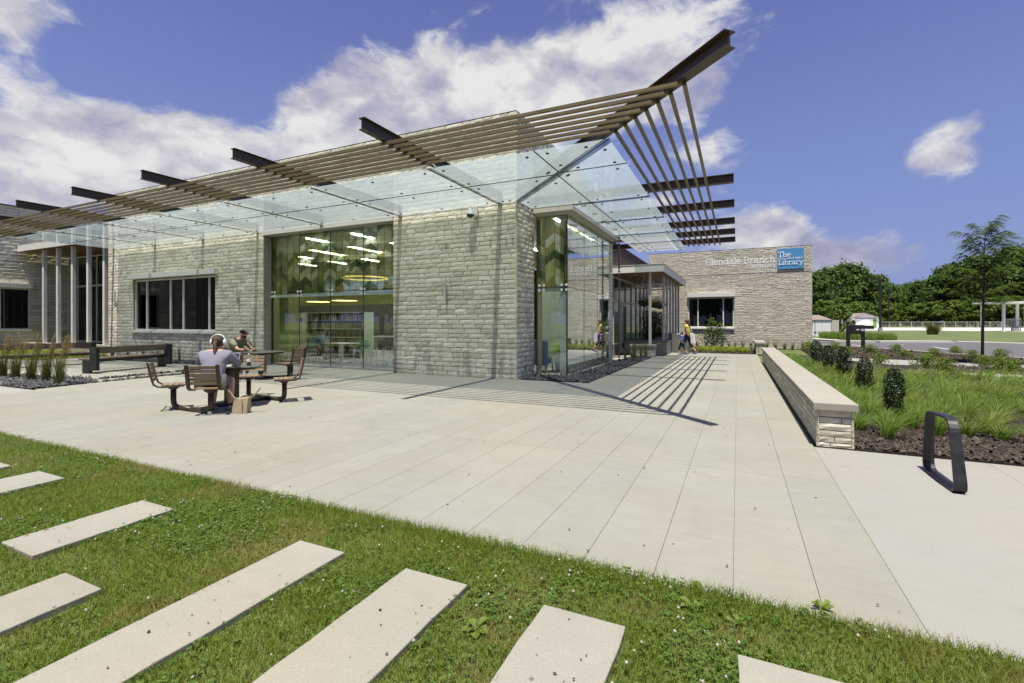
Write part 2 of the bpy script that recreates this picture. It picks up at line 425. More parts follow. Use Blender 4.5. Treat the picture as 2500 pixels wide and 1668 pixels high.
def schlick(t, f0=0.04):
    gm = t.node('ShaderNodeNewGeometry'); c = t.m('ABSOLUTE', t.vm('DOT_PRODUCT', gm.outputs['Incoming'], gm.outputs['Normal']))
    return t.m('ADD', t.m('MULTIPLY', t.m('POWER', t.m('SUBTRACT', 1.0, c, clamp=True), 5.0), 1.0 - f0), f0)
def clear_glass(name, tint=(0.90, 0.96, 0.94), refl=1.25, base=0.06, chevron=False, flip=False):
    t, out = new_mat(name)
    fac = t.m('ADD', t.m('MULTIPLY', schlick(t), refl), base * .5, clamp=True)
    tr = t.node('ShaderNodeBsdfTransparent'); gl = t.node('ShaderNodeBsdfGlossy'); gl.inputs['Roughness'].default_value = 0.0
    gl.inputs[0].default_value = (0.94, 0.97, 1.0, 1)
    if not chevron:
        tr.inputs[0].default_value = (*tint, 1)
        mx = t.node('ShaderNodeMixShader'); t.put(mx.inputs[0], fac); t.l.new(tr.outputs[0], mx.inputs[1]); t.l.new(gl.outputs[0], mx.inputs[2])
        t.l.new(mx.outputs[0], out.inputs[0]); return
    # printed chevron film on the glass: vertical strips with slanting bands of differing tint
    p = gpos(t); x, y, z = t.sep(p)
    a = t.m('DIVIDE', t.m('ADD', x, y) if flip else t.m('ADD', x, 15.57), 0.295)
    st = t.m('FLOOR', a); fx = t.m('FRACT', a); odd = t.m('MODULO', t.m('ABSOLUTE', st), 2.0)
    sl = t.m('ADD', t.m('MULTIPLY', odd, t.m('SUBTRACT', 1.0, fx)), t.m('MULTIPLY', t.m('SUBTRACT', 1.0, odd), fx))
    h = t.m('ADD', z, t.m('MULTIPLY', sl, 0.20))
    big = t.m('DIVIDE', h, 0.245); band = t.m('FLOOR', big)
    wn = t.node('ShaderNodeTexWhiteNoise', noise_dimensions='2D')
    t.put(wn.inputs[0], t.comb(t.m('FLOOR', t.m('DIVIDE', t.m('ADD', st, 1.0), 2.0)), band, 0.0))
    wv = t.node('ShaderNodeTexWhiteNoise', noise_dimensions='2D'); t.put(wv.inputs[0], t.comb(st, band, 0.0))
    k = t.m('ADD', t.m('MULTIPLY', wn.outputs[0], 0.65), t.m('MULTIPLY', wv.outputs[0], 0.35))
    col = t.ramp(k, [(0.0, (0.30, 0.38, 0.28)), (0.24, (0.48, 0.55, 0.40)), (0.42, (0.70, 0.74, 0.55)), (0.58, (0.80, 0.85, 0.78)), (0.74, (0.58, 0.58, 0.36)), (0.9, (0.42, 0.52, 0.46))], 'CONSTANT')
    line = t.m('LESS_THAN', t.m('MINIMUM', fx, t.m('SUBTRACT', 1.0, fx)), 0.03)
    col = t.mix(t.m('MULTIPLY', line, 0.55), col, (0.10, 0.13, 0.12))
    t.put(tr.inputs[0], col)
    df = t.node('ShaderNodeBsdfDiffuse'); t.put(df.inputs[0], t.mix(1.0, col, (0.50, 0.50, 0.28), 'MULTIPLY'))
    tl = t.node('ShaderNodeBsdfTranslucent'); t.put(tl.inputs[0], col)
    ad = t.node('ShaderNodeMixShader'); ad.inputs[0].default_value = 0.4; t.l.new(df.outputs[0], ad.inputs[1]); t.l.new(tl.outputs[0], ad.inputs[2])
    m1 = t.node('ShaderNodeMixShader'); t.put(m1.inputs[0], t.rng(k, 0.0, 1.0, 0.18, 0.34)); t.l.new(tr.outputs[0], m1.inputs[1]); t.l.new(ad.outputs[0], m1.inputs[2])
    m2 = t.node('ShaderNodeMixShader'); t.put(m2.inputs[0], fac); t.l.new(m1.outputs[0], m2.inputs[1]); t.l.new(gl.outputs[0], m2.inputs[2])
    t.l.new(m2.outputs[0], out.inputs[0])
clear_glass('glass', (0.92, 0.97, 0.95), 1.25, 0.07)
clear_glass('window_glass', (0.34, 0.42, 0.39), .8, 0.012)
clear_glass('shade_glass', (0.55, 0.64, 0.60), 0.8, 0.02)
clear_glass('bottle', (0.9, 0.95, 0.98), 0.8, 0.12)
clear_glass('mirror_glass', (0.86, 0.93, 0.90), 2.2, 0.34)
clear_glass('chevron_glass', chevron=True)
clear_glass('chevron_glass_side', chevron=True, flip=True)
clear_glass('chevron_mirror', refl=2.2, base=.34, chevron=True, flip=True)
def canopy_glass():
    # upper face: frosted; the other faces: clear
    t, out = new_mat('canopy_frost'); p = gpos(t)
    tr = t.node('ShaderNodeBsdfTransparent'); tr.inputs[0].default_value = (0.88, 0.955, 0.97, 1)
    dirt = t.m('ADD', t.m('MULTIPLY', t.noise(p, 1.1, 5.0, 0.65), 0.7), t.m('MULTIPLY', t.noise(t.vm('MULTIPLY', p, (9.0, 1.5, 1.0)), 1.0, 4.0, 0.6), 0.3))
    tl = t.node('ShaderNodeBsdfTranslucent'); t.put(tl.inputs[0], t.mix(t.rng(dirt, 0.35, 0.68), (0.52, 0.605, 0.63), (0.42, 0.495, 0.51)))
    df = t.node('ShaderNodeBsdfDiffuse'); df.inputs[0].default_value = (0.55, 0.66, 0.69, 1)
    a = t.node('ShaderNodeMixShader'); a.inputs[0].default_value = 0.25; t.l.new(tl.outputs[0], a.inputs[1]); t.l.new(df.outputs[0], a.inputs[2])
    b = t.node('ShaderNodeMixShader'); t.put(b.inputs[0], t.rng(dirt, 0.3, 0.7, 0.51, 0.59)); t.l.new(tr.outputs[0], b.inputs[1]); t.l.new(a.outputs[0], b.inputs[2])
    t.l.new(b.outputs[0], out.inputs[0])
    t, out = new_mat('canopy_glass')
    tr = t.node('ShaderNodeBsdfTransparent'); tr.inputs[0].default_value = (0.97, 0.99, 0.99, 1)
    gl = t.node('ShaderNodeBsdfGlossy'); gl.inputs['Roughness'].default_value = 0.02
    c = t.node('ShaderNodeMixShader'); t.put(c.inputs[0], schlick(t)); t.l.new(tr.outputs[0], c.inputs[1]); t.l.new(gl.outputs[0], c.inputs[2])
    t.l.new(c.outputs[0], out.inputs[0])
canopy_glass()

def leaf(name, cols, rough=0.5, trans=0.35, patch=0.0, patch_cols=None, pscale=1.2, gloss=0.2):
    t, out = new_mat(name); p = gpos(t); r = rnd(t)
    c = t.ramp(r, [(i / max(1, len(cols) - 1), q) for i, q in enumerate(cols)])
    if patch_cols:
        n = t.noise(p, pscale, 4.0, 0.6)
        c2 = t.ramp(r, [(i / max(1, len(patch_cols) - 1), q) for i, q in enumerate(patch_cols)])
        c = t.mix(t.rng(n, 0.5 - patch, 0.62, 0, 1, smooth=True), c, c2)
    b = t.node('ShaderNodeBsdfPrincipled'); t.put(b.inputs['Base Color'], c); b.inputs['Roughness'].default_value = rough
    b.inputs['Specular IOR Level'].default_value = gloss
    tl = t.node('ShaderNodeBsdfTranslucent'); t.put(tl.inputs[0], t.mix(1.0, c, (1.25, 1.3, 0.6), 'MULTIPLY'))
    mx = t.node('ShaderNodeMixShader'); mx.inputs[0].default_value = trans; t.l.new(b.outputs[0], mx.inputs[1]); t.l.new(tl.outputs[0], mx.inputs[2])
    t.l.new(mx.outputs[0], out.inputs[0])
leaf('lawn_blade', [(0.113, 0.162, 0.023), (0.171, 0.230, 0.032), (0.230, 0.284, 0.045), (0.140, 0.189, 0.027)], 0.55, 0.4, 0.0, [(0.216, 0.225, 0.052), (0.306, 0.279, 0.095), (0.216, 0.162, 0.063)], 1.5)
leaf('clover', [(0.059, 0.117, 0.018), (0.090, 0.162, 0.025), (0.135, 0.211, 0.036)], 0.55, 0.35)
simple('clover_flower', (0.36, 0.34, 0.28), 0.9, 0, 0.15, 60)
leaf('weed_leaf', [(0.117, 0.180, 0.032), (0.162, 0.216, 0.045), (0.198, 0.225, 0.072)], 0.5, 0.3)
leaf('fountain_grass', [(0.104, 0.180, 0.031), (0.149, 0.234, 0.045), (0.198, 0.279, 0.072), (0.126, 0.194, 0.038)], 0.5, 0.4, 0.0, [(0.153, 0.189, 0.041), (0.261, 0.288, 0.108)], 0.8)
leaf('lime_grass', [(0.180, 0.270, 0.027), (0.270, 0.342, 0.045), (0.342, 0.360, 0.054)], 0.5, 0.35)
leaf('reed_grass', [(0.075, 0.100, 0.026), (0.140, 0.155, 0.044), (0.22, 0.195, 0.085)], 0.6, 0.25)
leaf('reed_plume', [(0.26, 0.19, 0.11), (0.36, 0.28, 0.17), (0.22, 0.15, 0.085)], 0.8, 0.35)
leaf('boxwood', [(0.010, 0.022, 0.007), (0.018, 0.038, 0.010), (0.034, 0.060, 0.016)], 0.4, 0.15, gloss=0.4)
leaf('spirea', [(0.090, 0.144, 0.020), (0.140, 0.198, 0.032), (0.198, 0.252, 0.045)], 0.55, 0.3)
leaf('tree_leaf', [(0.034, 0.066, 0.014), (0.060, 0.104, 0.022), (0.100, 0.150, 0.032)], 0.6, 0.3)
leaf('tree_leaf_light', [(0.065, 0.115, 0.018), (0.100, 0.160, 0.026), (0.140, 0.200, 0.036)], 0.6, 0.3)
leaf('locust_leaf', [(0.060, 0.105, 0.022), (0.100, 0.155, 0.032), (0.140, 0.205, 0.048)], 0.5, 0.4)
leaf('magnolia_leaf', [(0.035, 0.070, 0.014), (0.075, 0.125, 0.025), (0.16, 0.22, 0.055)], 0.35, 0.25)
leaf('dark_shrub', [(0.015, 0.026, 0.010), (0.026, 0.042, 0.014), (0.040, 0.060, 0.018)], 0.5, 0.2)
leaf('hosta_leaf', [(0.20, 0.40, 0.035), (0.34, 0.55, 0.07)], 0.45, 0.35)
leaf('purple_flower', [(0.22, 0.15, 0.42), (0.32, 0.24, 0.52)], 0.8, 0.3)
leaf('lime_leaf', [(0.26, 0.36, 0.03), (0.38, 0.45, 0.06)], 0.5, 0.35)
simple('far_grass', (0.095, 0.125, 0.034), 0.9, 0, 0.30, 0.35, 0.02)
simple('chip_slate', (0.070, 0.071, 0.078), 0.55, 0.0, 0.5, 40)
def chips(name, cols, rough=0.7):
    t, out = new_mat(name); r = rnd(t)
    c = t.ramp(r, [(i / max(1, len(cols) - 1), q) for i, q in enumerate(cols)])
    c = t.vm('SCALE', c, scale=t.rng(t.noise(gpos(t), 60, 2.0), 0.3, 0.7, 0.8, 1.2)); principled(t, out, c, rough)
chips('slate_chip', [(0.011, 0.0115, 0.013), (0.020, 0.021, 0.024), (0.036, 0.037, 0.041), (0.10, 0.10, 0.105)], 0.65)
chips('mulch_chip', [(0.012, 0.008, 0.006), (0.026, 0.017, 0.012), (0.045, 0.032, 0.024), (0.10, 0.080, 0.062)], 0.9)
chips('book', [(0.04, 0.06, 0.10), (0.30, 0.28, 0.22), (0.08, 0.05, 0.03), (0.45, 0.44, 0.40), (0.10, 0.12, 0.05), (0.25, 0.06, 0.04), (0.03, 0.03, 0.03), (0.55, 0.52, 0.42)], 0.7)

# ================================================================== SETTING
def structure(name, mb, mat, label=None, cat=None):
    o = mb.build(name, mat); tag(o, label, cat, kind='structure'); return o
def sheet(name, poly, z0, z1, mat, label, cat): return structure(name, MB().prism(poly, z0, z1), mat, label, cat)
g = MB(); S_ = 1600.0
g.add([(-S_, -S_, -.06), (S_, -S_, -.06), (S_, S_, -.06), (-S_, S_, -.06)], [(0, 1, 2, 3)])
structure('ground', g, 'far_grass', 'mown grass ground reaching the trees behind the road', 'ground')
EDGE_Y = 2.95                                              # where lawn and plaza meet
PX0, PX1 = -14.65, 0.86
plaza = sheet('plaza', [(PX0, 2.3), (PX1, 2.3), (PX1, 26.2), (-5.3, 26.2), (-5.3, 12.1), (PX0, 12.1)], -.055, -.010, 'joint', 'broad pale concrete plaza in front of the glass canopy', 'plaza')
def slab_piece(parent, x0, x1, y0, y1, mat='plaza', z1=0.0, gap=0.0016):
    return MB().box(x0 + gap, x1 - gap, y0 + gap, y1 - gap, -.05, z1).build('slab', mat, parent)
xs = [PX1, 0.42]
while xs[-1] > PX0 + .3: xs.append(xs[-1] - 0.4445)
xs[-1] = PX0
for i in range(len(xs) - 1):
    x1, x0 = xs[i], xs[i + 1]
    for y0, y1 in ((2.4, 5.52), (5.52, 8.65), (8.65, 12.08 if x1 < -5.3 else 11.84)): slab_piece(plaza, x0, x1, y0, y1)
    if x0 > -5.31:
        for y0, y1 in ((11.84, 15.0), (15.0, 18.2), (18.2, 21.4), (21.4, 26.1)): slab_piece(plaza, x0, x1, y0, y1)
side = sheet('sidewalk', [(0.862, 2.3), (14, 2.3), (14, 7.06), (0.862, 7.06)], -.055, -.022, 'joint', 'bright new concrete sidewalk around the bike rack', 'sidewalk')
for x0, x1 in ((0.866, 2.50), (2.50, 5.2), (5.2, 9.0)): slab_piece(side, x0, x1, 2.35, 7.05, 'pale_concrete', -.012)
walk = sheet('footpath', [(PX0 - .006, 2.3), (PX0 - .006, 5.22), (-24, 5.10), (-40, 5.0), (-40, 2.3)], -.055, -.002, 'pale_concrete', 'pale concrete footpath beside the slate bed', 'footpath')
terrace = sheet('bench_terrace', [(-14.66, 5.3), (-14.66, 12.1), (-26, 12.1), (-31, 11.5), (-31, 5.12)], -.055, -.004, 'plaza', 'concrete terrace under the two long benches', 'terrace')
lawn = sheet('lawn', [(-60, EDGE_Y), (14, EDGE_Y), (14, -60), (-60, -60)], -.055, .006, 'far_grass', 'patchy lawn in the foreground', 'lawn')
BED = [(1.30, 7.07), (14, 7.07), (12.2, 21.0), (8.7, 21.66), (5.7, 22.1), (3.84, 25.0), (2.1, 27.6), (1.30, 27.6)]
bed = sheet('planting_bed', BED, -.055, .004, 'mulch', 'mulched bed of ornamental grass behind the low wall', 'planting bed')
WALK2 = [gz('V', 570, 1047), gz('V', 2195, 1103), gz('W', 1045, 1310), (13.5, 23.2), (13.5, 20.6), gz('W', 1045, 1350), gz('V', 2195, 1192), gz('V', 1650, 1182), gz('V', 800, 1092)]
sheet('roadside_footpath', WALK2, -.055, .008, 'pale_concrete', 'narrow concrete footpath between the mulched beds', 'footpath')
STRIP = [gz('V', 200, 1030), gz('V', 570, 1047), gz('V', 2195, 1103), gz('W', 1045, 1310), (13.5, 23.2), (15.5, 24.0), gz('W', 1045, 1262), gz('F', 1790, 1167), gz('F', 1440, 1147), gz('F', 925, 1107), gz('F', 600, 1085), gz('F', 430, 1080), (3.4, 33.2)]
sheet('roadside_bed', STRIP, -.055, .002, 'mulch', 'mulched strip of low shrubs along the road', 'planting bed')
ROAD = [gz('F', 410, 1079), gz('F', 600, 1084), gz('F', 925, 1106), gz('F', 1440, 1146), gz('F', 1790, 1166), gz('F', 2038, 1186), (20, 19), (42, 22), gz('F', 2038, 1070), gz('F', 1500, 1053), gz('F', 1150, 1050), gz('F', 640, 1047), gz('F', 500, 1038), gz('F', 410, 1030)]
sheet('road', ROAD, -.055, -.020, 'asphalt', 'grey asphalt drive behind the planting beds', 'road')
k = MB()
def kerb(pts, w=.16, h=.10, name='kerb', label='', z=-.02):
    m = MB()
    for a, b in zip(pts[:-1], pts[1:]): m.beam((*a, z + h / 2), (*b, z + h / 2), w, h)
    return structure(name, m, 'kerb', label, 'kerb')
kerb([gz('F', 410, 1032), gz('F', 500, 1039), gz('F', 640, 1048), gz('F', 900, 1053), gz('F', 1150, 1053), gz('F', 1500, 1055), gz('F', 2038, 1073), (42, 22)], 1.0, .14, 'kerb', 'white concrete kerb on the far side of the road')
kerb([gz('F', 430, 1081), gz('F', 600, 1086), gz('F', 925, 1108), gz('F', 1440, 1148), gz('F', 1790, 1168), gz('F', 2038, 1188)], .16, .11, 'kerb', 'white concrete kerb between the road and the shrub strip')
m = MB()
for a, b in (((720, 1070), (860, 1085)), ((1345, 1088), (1480, 1106)), ((995, 1066), (1120, 1068))):
    p0, p1 = gz('F', *a), gz('F', *b); m.beam((*p0, -.0155), (*p1, -.0155), .12, .004)
structure('road_marking', m, 'road_paint', 'white painted lines on the asphalt road', 'road marking')
FAR = [gp(1960 + 600 / 7.839, 806.5), gp(2240, 806.3), gp(2500, 809.5), (150, 60), (320, 160), gp(2500, 800.0), gp(2220, 799.8), gp(1960 + 600 / 7.839, 799.5)]
sheet('car_park', FAR, -.058, -.045, 'kerb', 'bright concrete yard in front of the far trees', 'car park')
def slate_bed(name, poly, label): return sheet(name, poly, -.055, .003, 'gravel_bed', label, 'gravel bed')
BOXBED = [(-5.36, 11.80), (-3.46, 11.86), (-3.46, 21.86), (-4.30, 21.86), (-4.30, 13.0), (-5.36, 13.0)]
slate_bed('slate_bed', BOXBED, 'dark slate gravel strip along the glass corner')
LBED = [(-14.80, 5.27), (-15.05, 6.6), (-15.95, 6.85), (-19.4, 6.35), (-26.0, 6.3), (-26.0, 5.14)]
slate_bed('slate_bed', LBED, 'dark slate gravel bed under the feather grasses')
FBED = [(-25.8, 11.72), (-15.6, 11.72), (-15.7, 10.95), (-25.8, 10.85)]
slate_bed('slate_bed', FBED, 'dark slate gravel strip at the foot of the stone wall')
DRAINS = [[(-15.10, 6.5), (-15.00, 6.5), (-15.22, 10.9), (-15.32, 10.9)], [(-15.90, 6.8), (-15.80, 6.8), (-16.05, 10.9), (-16.15, 10.9)]]
for d in DRAINS: sheet('drain_strip', d, -.055, .001, 'gravel_bed', 'thin line of slate chips set into the plaza', 'gravel strip')
ENTBED = [(-2.25, 26.25), (0.82, 26.12), (0.82, 32.4), (-2.9, 32.4), (-2.9, 27.0)]
sheet('entrance_bed', ENTBED, -.055, .006, 'mulch', 'mulched bed of lime grasses below the sign wall', 'planting bed')
LIMEBED = [(-35.8, 12.0), (-26.1, 12.0), (-26.1, 9.4), (-31, 8.8), (-35.8, 9.0)]
sheet('groundcover_bed', LIMEBED, -.055, .004, 'gravel_bed', 'bed of lime groundcover behind the far bench', 'planting bed')

# ================================================================== STONE WALLS
def layout(u0, u1, z0, z1, openings, r, hs, ls):
    """courses of random stones on a rectangle with openings (ua, ub, za, zb)"""
    out = []; z = z0
    while z < z1 - .02:
        h = r.choice(hs)
        if z + h > z1 - .05: h = z1 - z
        spans = [(u0, u1)]
        for (a, b, c, d) in openings:
            if z + h * .5 > c and z + h * .5 < d:
                ns = []
                for s, e in spans:
                    if b <= s or a >= e: ns.append((s, e)); continue
                    if a > s: ns.append((s, a))
                    if b < e: ns.append((b, e))
                spans = ns
        for s, e in spans:
            u = s
            while u < e - 1e-4:
                l = r.uniform(*ls) * (1.25 if r.random() < .15 else 1)
                if u + l > e - .12: l = e - u
                out.append((u, u + l, z, z + h)); u += l
        z += h
    return out
def stone_grid(r, nx=4, nz=3, bulge=.022):
    """unit rough-faced block: u, z in 0..1, depth 0 at the back plane (in metres), front bulging to about 0.05"""
    vs = []; fs = []
    fx = [0] + [i / (nx - 1) + r.uniform(-.06, .06) for i in range(1, nx - 1)] + [1]; fz = [0] + [i / (nz - 1) + r.uniform(-.1, .1) for i in range(1, nz - 1)] + [1]
    for j in range(nz):
        for i in range(nx):
            edge = i in (0, nx - 1) or j in (0, nz - 1)
            d = .030 + r.uniform(-.004, .003) if edge else .030 + bulge * r.uniform(.1, 1.2)
            eu = r.uniform(0, .02) if i == 0 else (-r.uniform(0, .02) if i == nx - 1 else 0)
            ez = r.uniform(0, .07) if j == 0 else (-r.uniform(0, .07) if j == nz - 1 else 0)
            vs.append((fx[i] + eu, d, fz[j] + ez))
    for j in range(nz - 1):
        for i in range(nx - 1):
            a = j * nx + i; fs.append((a, a + 1, a + nx + 1, a + nx))
    ring = [i for i in range(nx)] + [j * nx + nx - 1 for j in range(1, nz)] + [(nz - 1) * nx + i for i in range(nx - 2, -1, -1)] + [j * nx for j in range(nz - 2, 0, -1)]
    b = len(vs)
    for i in ring: vs.append((vs[i][0], 0.0, vs[i][2]))
    n = len(ring)
    for i in range(n): fs.append((ring[i], b + i, b + (i + 1) % n, ring[(i + 1) % n]))
    return vs, fs
def plane_map(org, udir, nrm):
    o, u, n = Vector(org), Vector(udir), Vector(nrm)
    return o, u, n
class StonePool:
    def __init__(s, mat, nvar=12, bulge=.022, seed=3):
        r = random.Random(seed); s.var = []; s.mat = mat
        for i in range(nvar):
            vs, fs = stone_grid(r, 4, 3, bulge); me = MB().add(vs, fs).mesh('stone'); me.materials.append(M[mat]); s.var.append((vs, fs, me))
    def pieces(s, parent, rects, pl, r, gap=.007, name='stone'):
        """each stone its own object"""
        o, u, n = pl; w = u.cross(Vector((0, 0, 1)))
        flip = (u.cross(n)).z < 0
        base = Matrix((( u.x, n.x, 0), (u.y, n.y, 0), (0, 0, 1)))
        for (a, b, c, d) in rects:
            me = r.choice(s.var)[2]; ob = bpy.data.objects.new(name, me); link(ob, parent)
            p = o + u * (a + gap / 2) + Vector((0, 0, c + gap / 2))
            L, H = b - a - gap, d - c - gap
            mat = Matrix.Translation(p) @ base.to_4x4() @ Matrix.Diagonal((L, r.uniform(.46, .56), H, 1))
            ob.matrix_local = mat
    def joined(s, parent, jobs, r, gap=.007, name='stonework'):
        """many stones in one mesh; jobs: list of (rects, plane)"""
        mb = MB()
        for rects, (o, u, n) in jobs:
            for (a, b, c, d) in rects:
                vs, fs, _ = r.choice(s.var); k = r.uniform(.46, .56); L, H = b - a - gap, d - c - gap
                mb.add([o + u * (a + gap / 2 + p[0] * L) + n * (p[1] * k) + Vector((0, 0, c + gap / 2 + p[2] * H)) for p in vs], fs)
        ob = mb.build(name, s.mat, parent); tag(ob, kind='stuff'); return ob
ashlar = StonePool('stone', 16, .017, 3); ledge = StonePool('ledge_stone', 14, .022, 5)
H_ASH = (.125, .135, .145, .15); L_ASH = (.17, .58)
H_LED = (.075, .09, .105, .12); L_LED = (.18, .75)

# ================================================================== LIBRARY: main block
FY, GY, TOPZ = 11.74, 12.10, 7.30
CX = -5.41                                   # pier corner
LX = -25.86                                  # left end
lib = thing('library_building', 'pale stone library block with tall corner glazing under the glass canopy', 'building', (0, 0, 0))
WIN = (-23.85, -18.25, 1.20, 3.45); GLZ = (-15.51, -9.62, 0.0, 4.86)
BK = FY + .035
m = MB()
for x0, x1, z0, z1 in ((LX, WIN[0], -.05, TOPZ), (WIN[0], WIN[1], -.05, WIN[2]), (WIN[0], WIN[1], WIN[3], TOPZ), (WIN[1], GLZ[0], -.05, TOPZ), (GLZ[0], GLZ[1], GLZ[3], TOPZ), (GLZ[1], CX - .035, -.05, TOPZ)):
    m.box(x0, x1, BK, BK + .28, z0, z1)
m.box(CX - .315, CX - .035, BK + .28, 13.02, -.05, 4.9); m.box(CX - .315, CX - .035, BK + .28, 18.5, 4.9, TOPZ)
m.box(LX, LX + .3, BK + .28, 18.5, -.05, TOPZ)
m.box(-4.74, -4.455, 17.95, 18.62, -.05, 4.62)
m.build('wall', 'mortar', lib)
m = MB(); m.box(LX, CX - .02, FY + .018, BK + .30, TOPZ, TOPZ + .022); m.box(CX - .33, CX - .02, BK + .30, 18.5, TOPZ, TOPZ + .022)
m.build('coping', 'bronze_beam', lib)
rs = random.Random(21)
front = layout(LX, CX, 0.0, TOPZ, [WIN, GLZ], rs, H_ASH, L_ASH)
near = sorted([q for q in front if q[0] >= GLZ[1] - .01 and q[3] < 4.92], key=lambda q: -(q[1] - q[0]) * (q[3] - q[2]))
near = near[:265]; ns = set(near)
PF = plane_map((0, BK, 0), (1, 0, 0), (0, -1, 0))
ashlar.pieces(lib, near, PF, rs)
ret = layout(BK - .03, 13.02, 0, 4.9, [], rs, H_ASH, (.2, .5))
PS = plane_map((CX - .035, 0, 0), (0, 1, 0), (1, 0, 0))
ashlar.pieces(lib, ret[:35], PS, rs)
rest = [q for q in front if q not in ns]
jobs = [(rest, PF), (ret[35:], PS), (layout(BK - .03, 18.5, 4.9, TOPZ, [], rs, H_ASH, L_ASH), PS),
        (layout(BK, GY + .02, 0, 4.86, [], rs, H_ASH, (.2, .4)), plane_map((GLZ[0] - .035, 0, 0), (0, 1, 0), (1, 0, 0))),
        (layout(17.95, 18.62, 0, 4.62, [], rs, H_ASH, (.25, .5)), plane_map((-4.455, 0, 0), (0, 1, 0), (1, 0, 0)))]
ashlar.joined(lib, jobs, rs)
# lintel over the tall glazing and fascia over the glass corner
MB().box(GLZ[0] + .003, GLZ[1] - .003, FY - .01, GY + .03, 4.70, 4.855).build('lintel', 'grey_metal', lib, bevel=.008)
m = MB(); m.box(CX + .045, -4.17, 12.80, 12.95, 4.715, 4.86); m.box(CX + .045, -4.30, 12.951, 13.03, 4.655, 4.80)
m.box(-4.32, -4.17, 12.951, 18.5, 4.715, 4.86); m.box(-4.40, -4.301, 13.031, 18.3, 4.655, 4.80)
m.build('fascia', 'grey_metal', lib, bevel=.006)
MB().box(CX + .04, -4.40, 13.04, 18.4, 4.81, 4.90).build('vitrine_roof', 'grey_metal', lib)
for y0, y1 in ((14.2, 15.1), (16.6, 17.5)): MB().box(-4.28, -4.20, y0, y1, 4.862, 4.868).build('gutter_slot', 'brown_panel', lib)
# tall front glazing, four bays
BAYS = [-15.50, -14.08, -12.60, -11.14, -9.63]
def spider(parent, c, axis, span=.075):
    mb = MB(); ux = Vector((1, 0, 0)) if axis == 'x' else Vector((0, 1, 0)); n = Vector((0, -1, 0)) if axis == 'x' else Vector((1, 0, 0)); c = Vector(c)
    for i in (-1, 1):
        for j in (-1, 1):
            e = c + ux * (i * span) + Vector((0, 0, j * span)); mb.tube([c - n * .05, e - n * .03], .011, 6); mb.tube([e - n * .035, e + n * .014], .038, 12)
    mb.build('spider_fitting', 'plastic_white', parent, smooth=False)
for i in range(4):
    a, b = BAYS[i] + .006, BAYS[i + 1] - .006
    MB().box(a, b, GY, GY + .012, .06, 2.575).build('pane', 'glass', lib)
    MB().box(a, b, GY, GY + .012, 2.590, 4.70).build('pane', 'chevron_glass', lib)
    if i: spider(lib, (BAYS[i], GY - .005, 2.583), 'x')
spider(lib, (BAYS[0] + .09, GY - .005, 2.583), 'x')
m = MB()
for x in BAYS[1:4]: m.box(x - .012, x + .012, GY - .002, GY + .022, .06, 4.70)
m.box(BAYS[0] - .02, BAYS[0] + .012, GY - .01, GY + .06, .0, 4.70)
m.build('glass_joint', 'gasket', lib)
m = MB(); m.box(BAYS[0], BAYS[4], GY + .025, GY + .12, 2.60, 2.665); m.box(BAYS[0], BAYS[4], GY + .025, GY + .12, 2.47, 2.57)
m.build('transom', 'plastic_white', lib)
MB().box(BAYS[0], BAYS[4], GY - .02, GY + .05, -.01, .055).build('sill_channel', 'steel', lib)
# glass corner
BX = -4.42; BY = 13.06
m_ = [(CX + .05, BX - .012)]
for (z0, z1, mt, mts) in ((.06, 2.565, 'glass', 'mirror_glass'), (2.58, 4.66, 'chevron_glass_side', 'chevron_mirror')):
    MB().box(CX + .05, BX - .014, BY, BY + .012, z0, z1).build('pane', mt, lib)
    for a, b in ((13.085, 14.724), (14.736, 16.314), (16.326, 17.94)):
        MB().box(BX - .012, BX, a, b, z0, z1).build('pane', mts, lib)
m = MB(); m.box(BX - .03, BX + .004, BY - .004, BY + .024, .02, 4.66); m.box(CX + .035, CX + .055, BY - .006, BY + .03, .02, 4.66)
for y in (14.73, 16.32): m.box(BX - .016, BX + .003, y - .006, y + .006, .06, 4.66)
m.box(CX + .05, BX - .03, BY - .004, BY + .02, 2.565, 2.58); m.box(BX - .016, BX + .003, BY + .03, 17.94, 2.565, 2.58)
m.build('glass_joint', 'gasket', lib)
spider(lib, (CX + .20, BY - .005, 2.572), 'x', .07); spider(lib, (BX - .10, BY - .005, 2.572), 'x', .07)
m = MB(); m.box(CX + .06, BX - .05, BY + .06, BY + .15, 2.46, 2.62); m.box(BX - .24, BX - .06, BY + .06, BY + .16, .02, 4.66)
m.build('transom', 'white_metal', lib)
MB().box(CX + .06, CX + .16, BY + .03, BY + .12, .01, 4.66).build('inner_post', 'maple', lib)
for y in (14.2, 15.6): MB().lathe([(.09, 4.60), (.09, 4.64)], (-4.92, y, 0), 14).build('downlight', 'lamp_warm', lib)
MB().box(CX + .04, -4.45, 13.2, 17.9, 4.66, 4.70).build('vitrine_ceiling', 'gypsum', lib)
MB().box(-7.2, -4.50, 18.0, 18.1, 0, 4.66).build('vitrine_fill_panel', 'shelf_green', lib)  # pale panel added so the glass corner looks brighter inside
MB().box(-4.97, -4.87, 13.4, 17.6, 4.64, 4.66).build('strip_and_fill_light', 'lamp_glow', lib)  # added fill strip to brighten the glass corner, not a fitting of the room
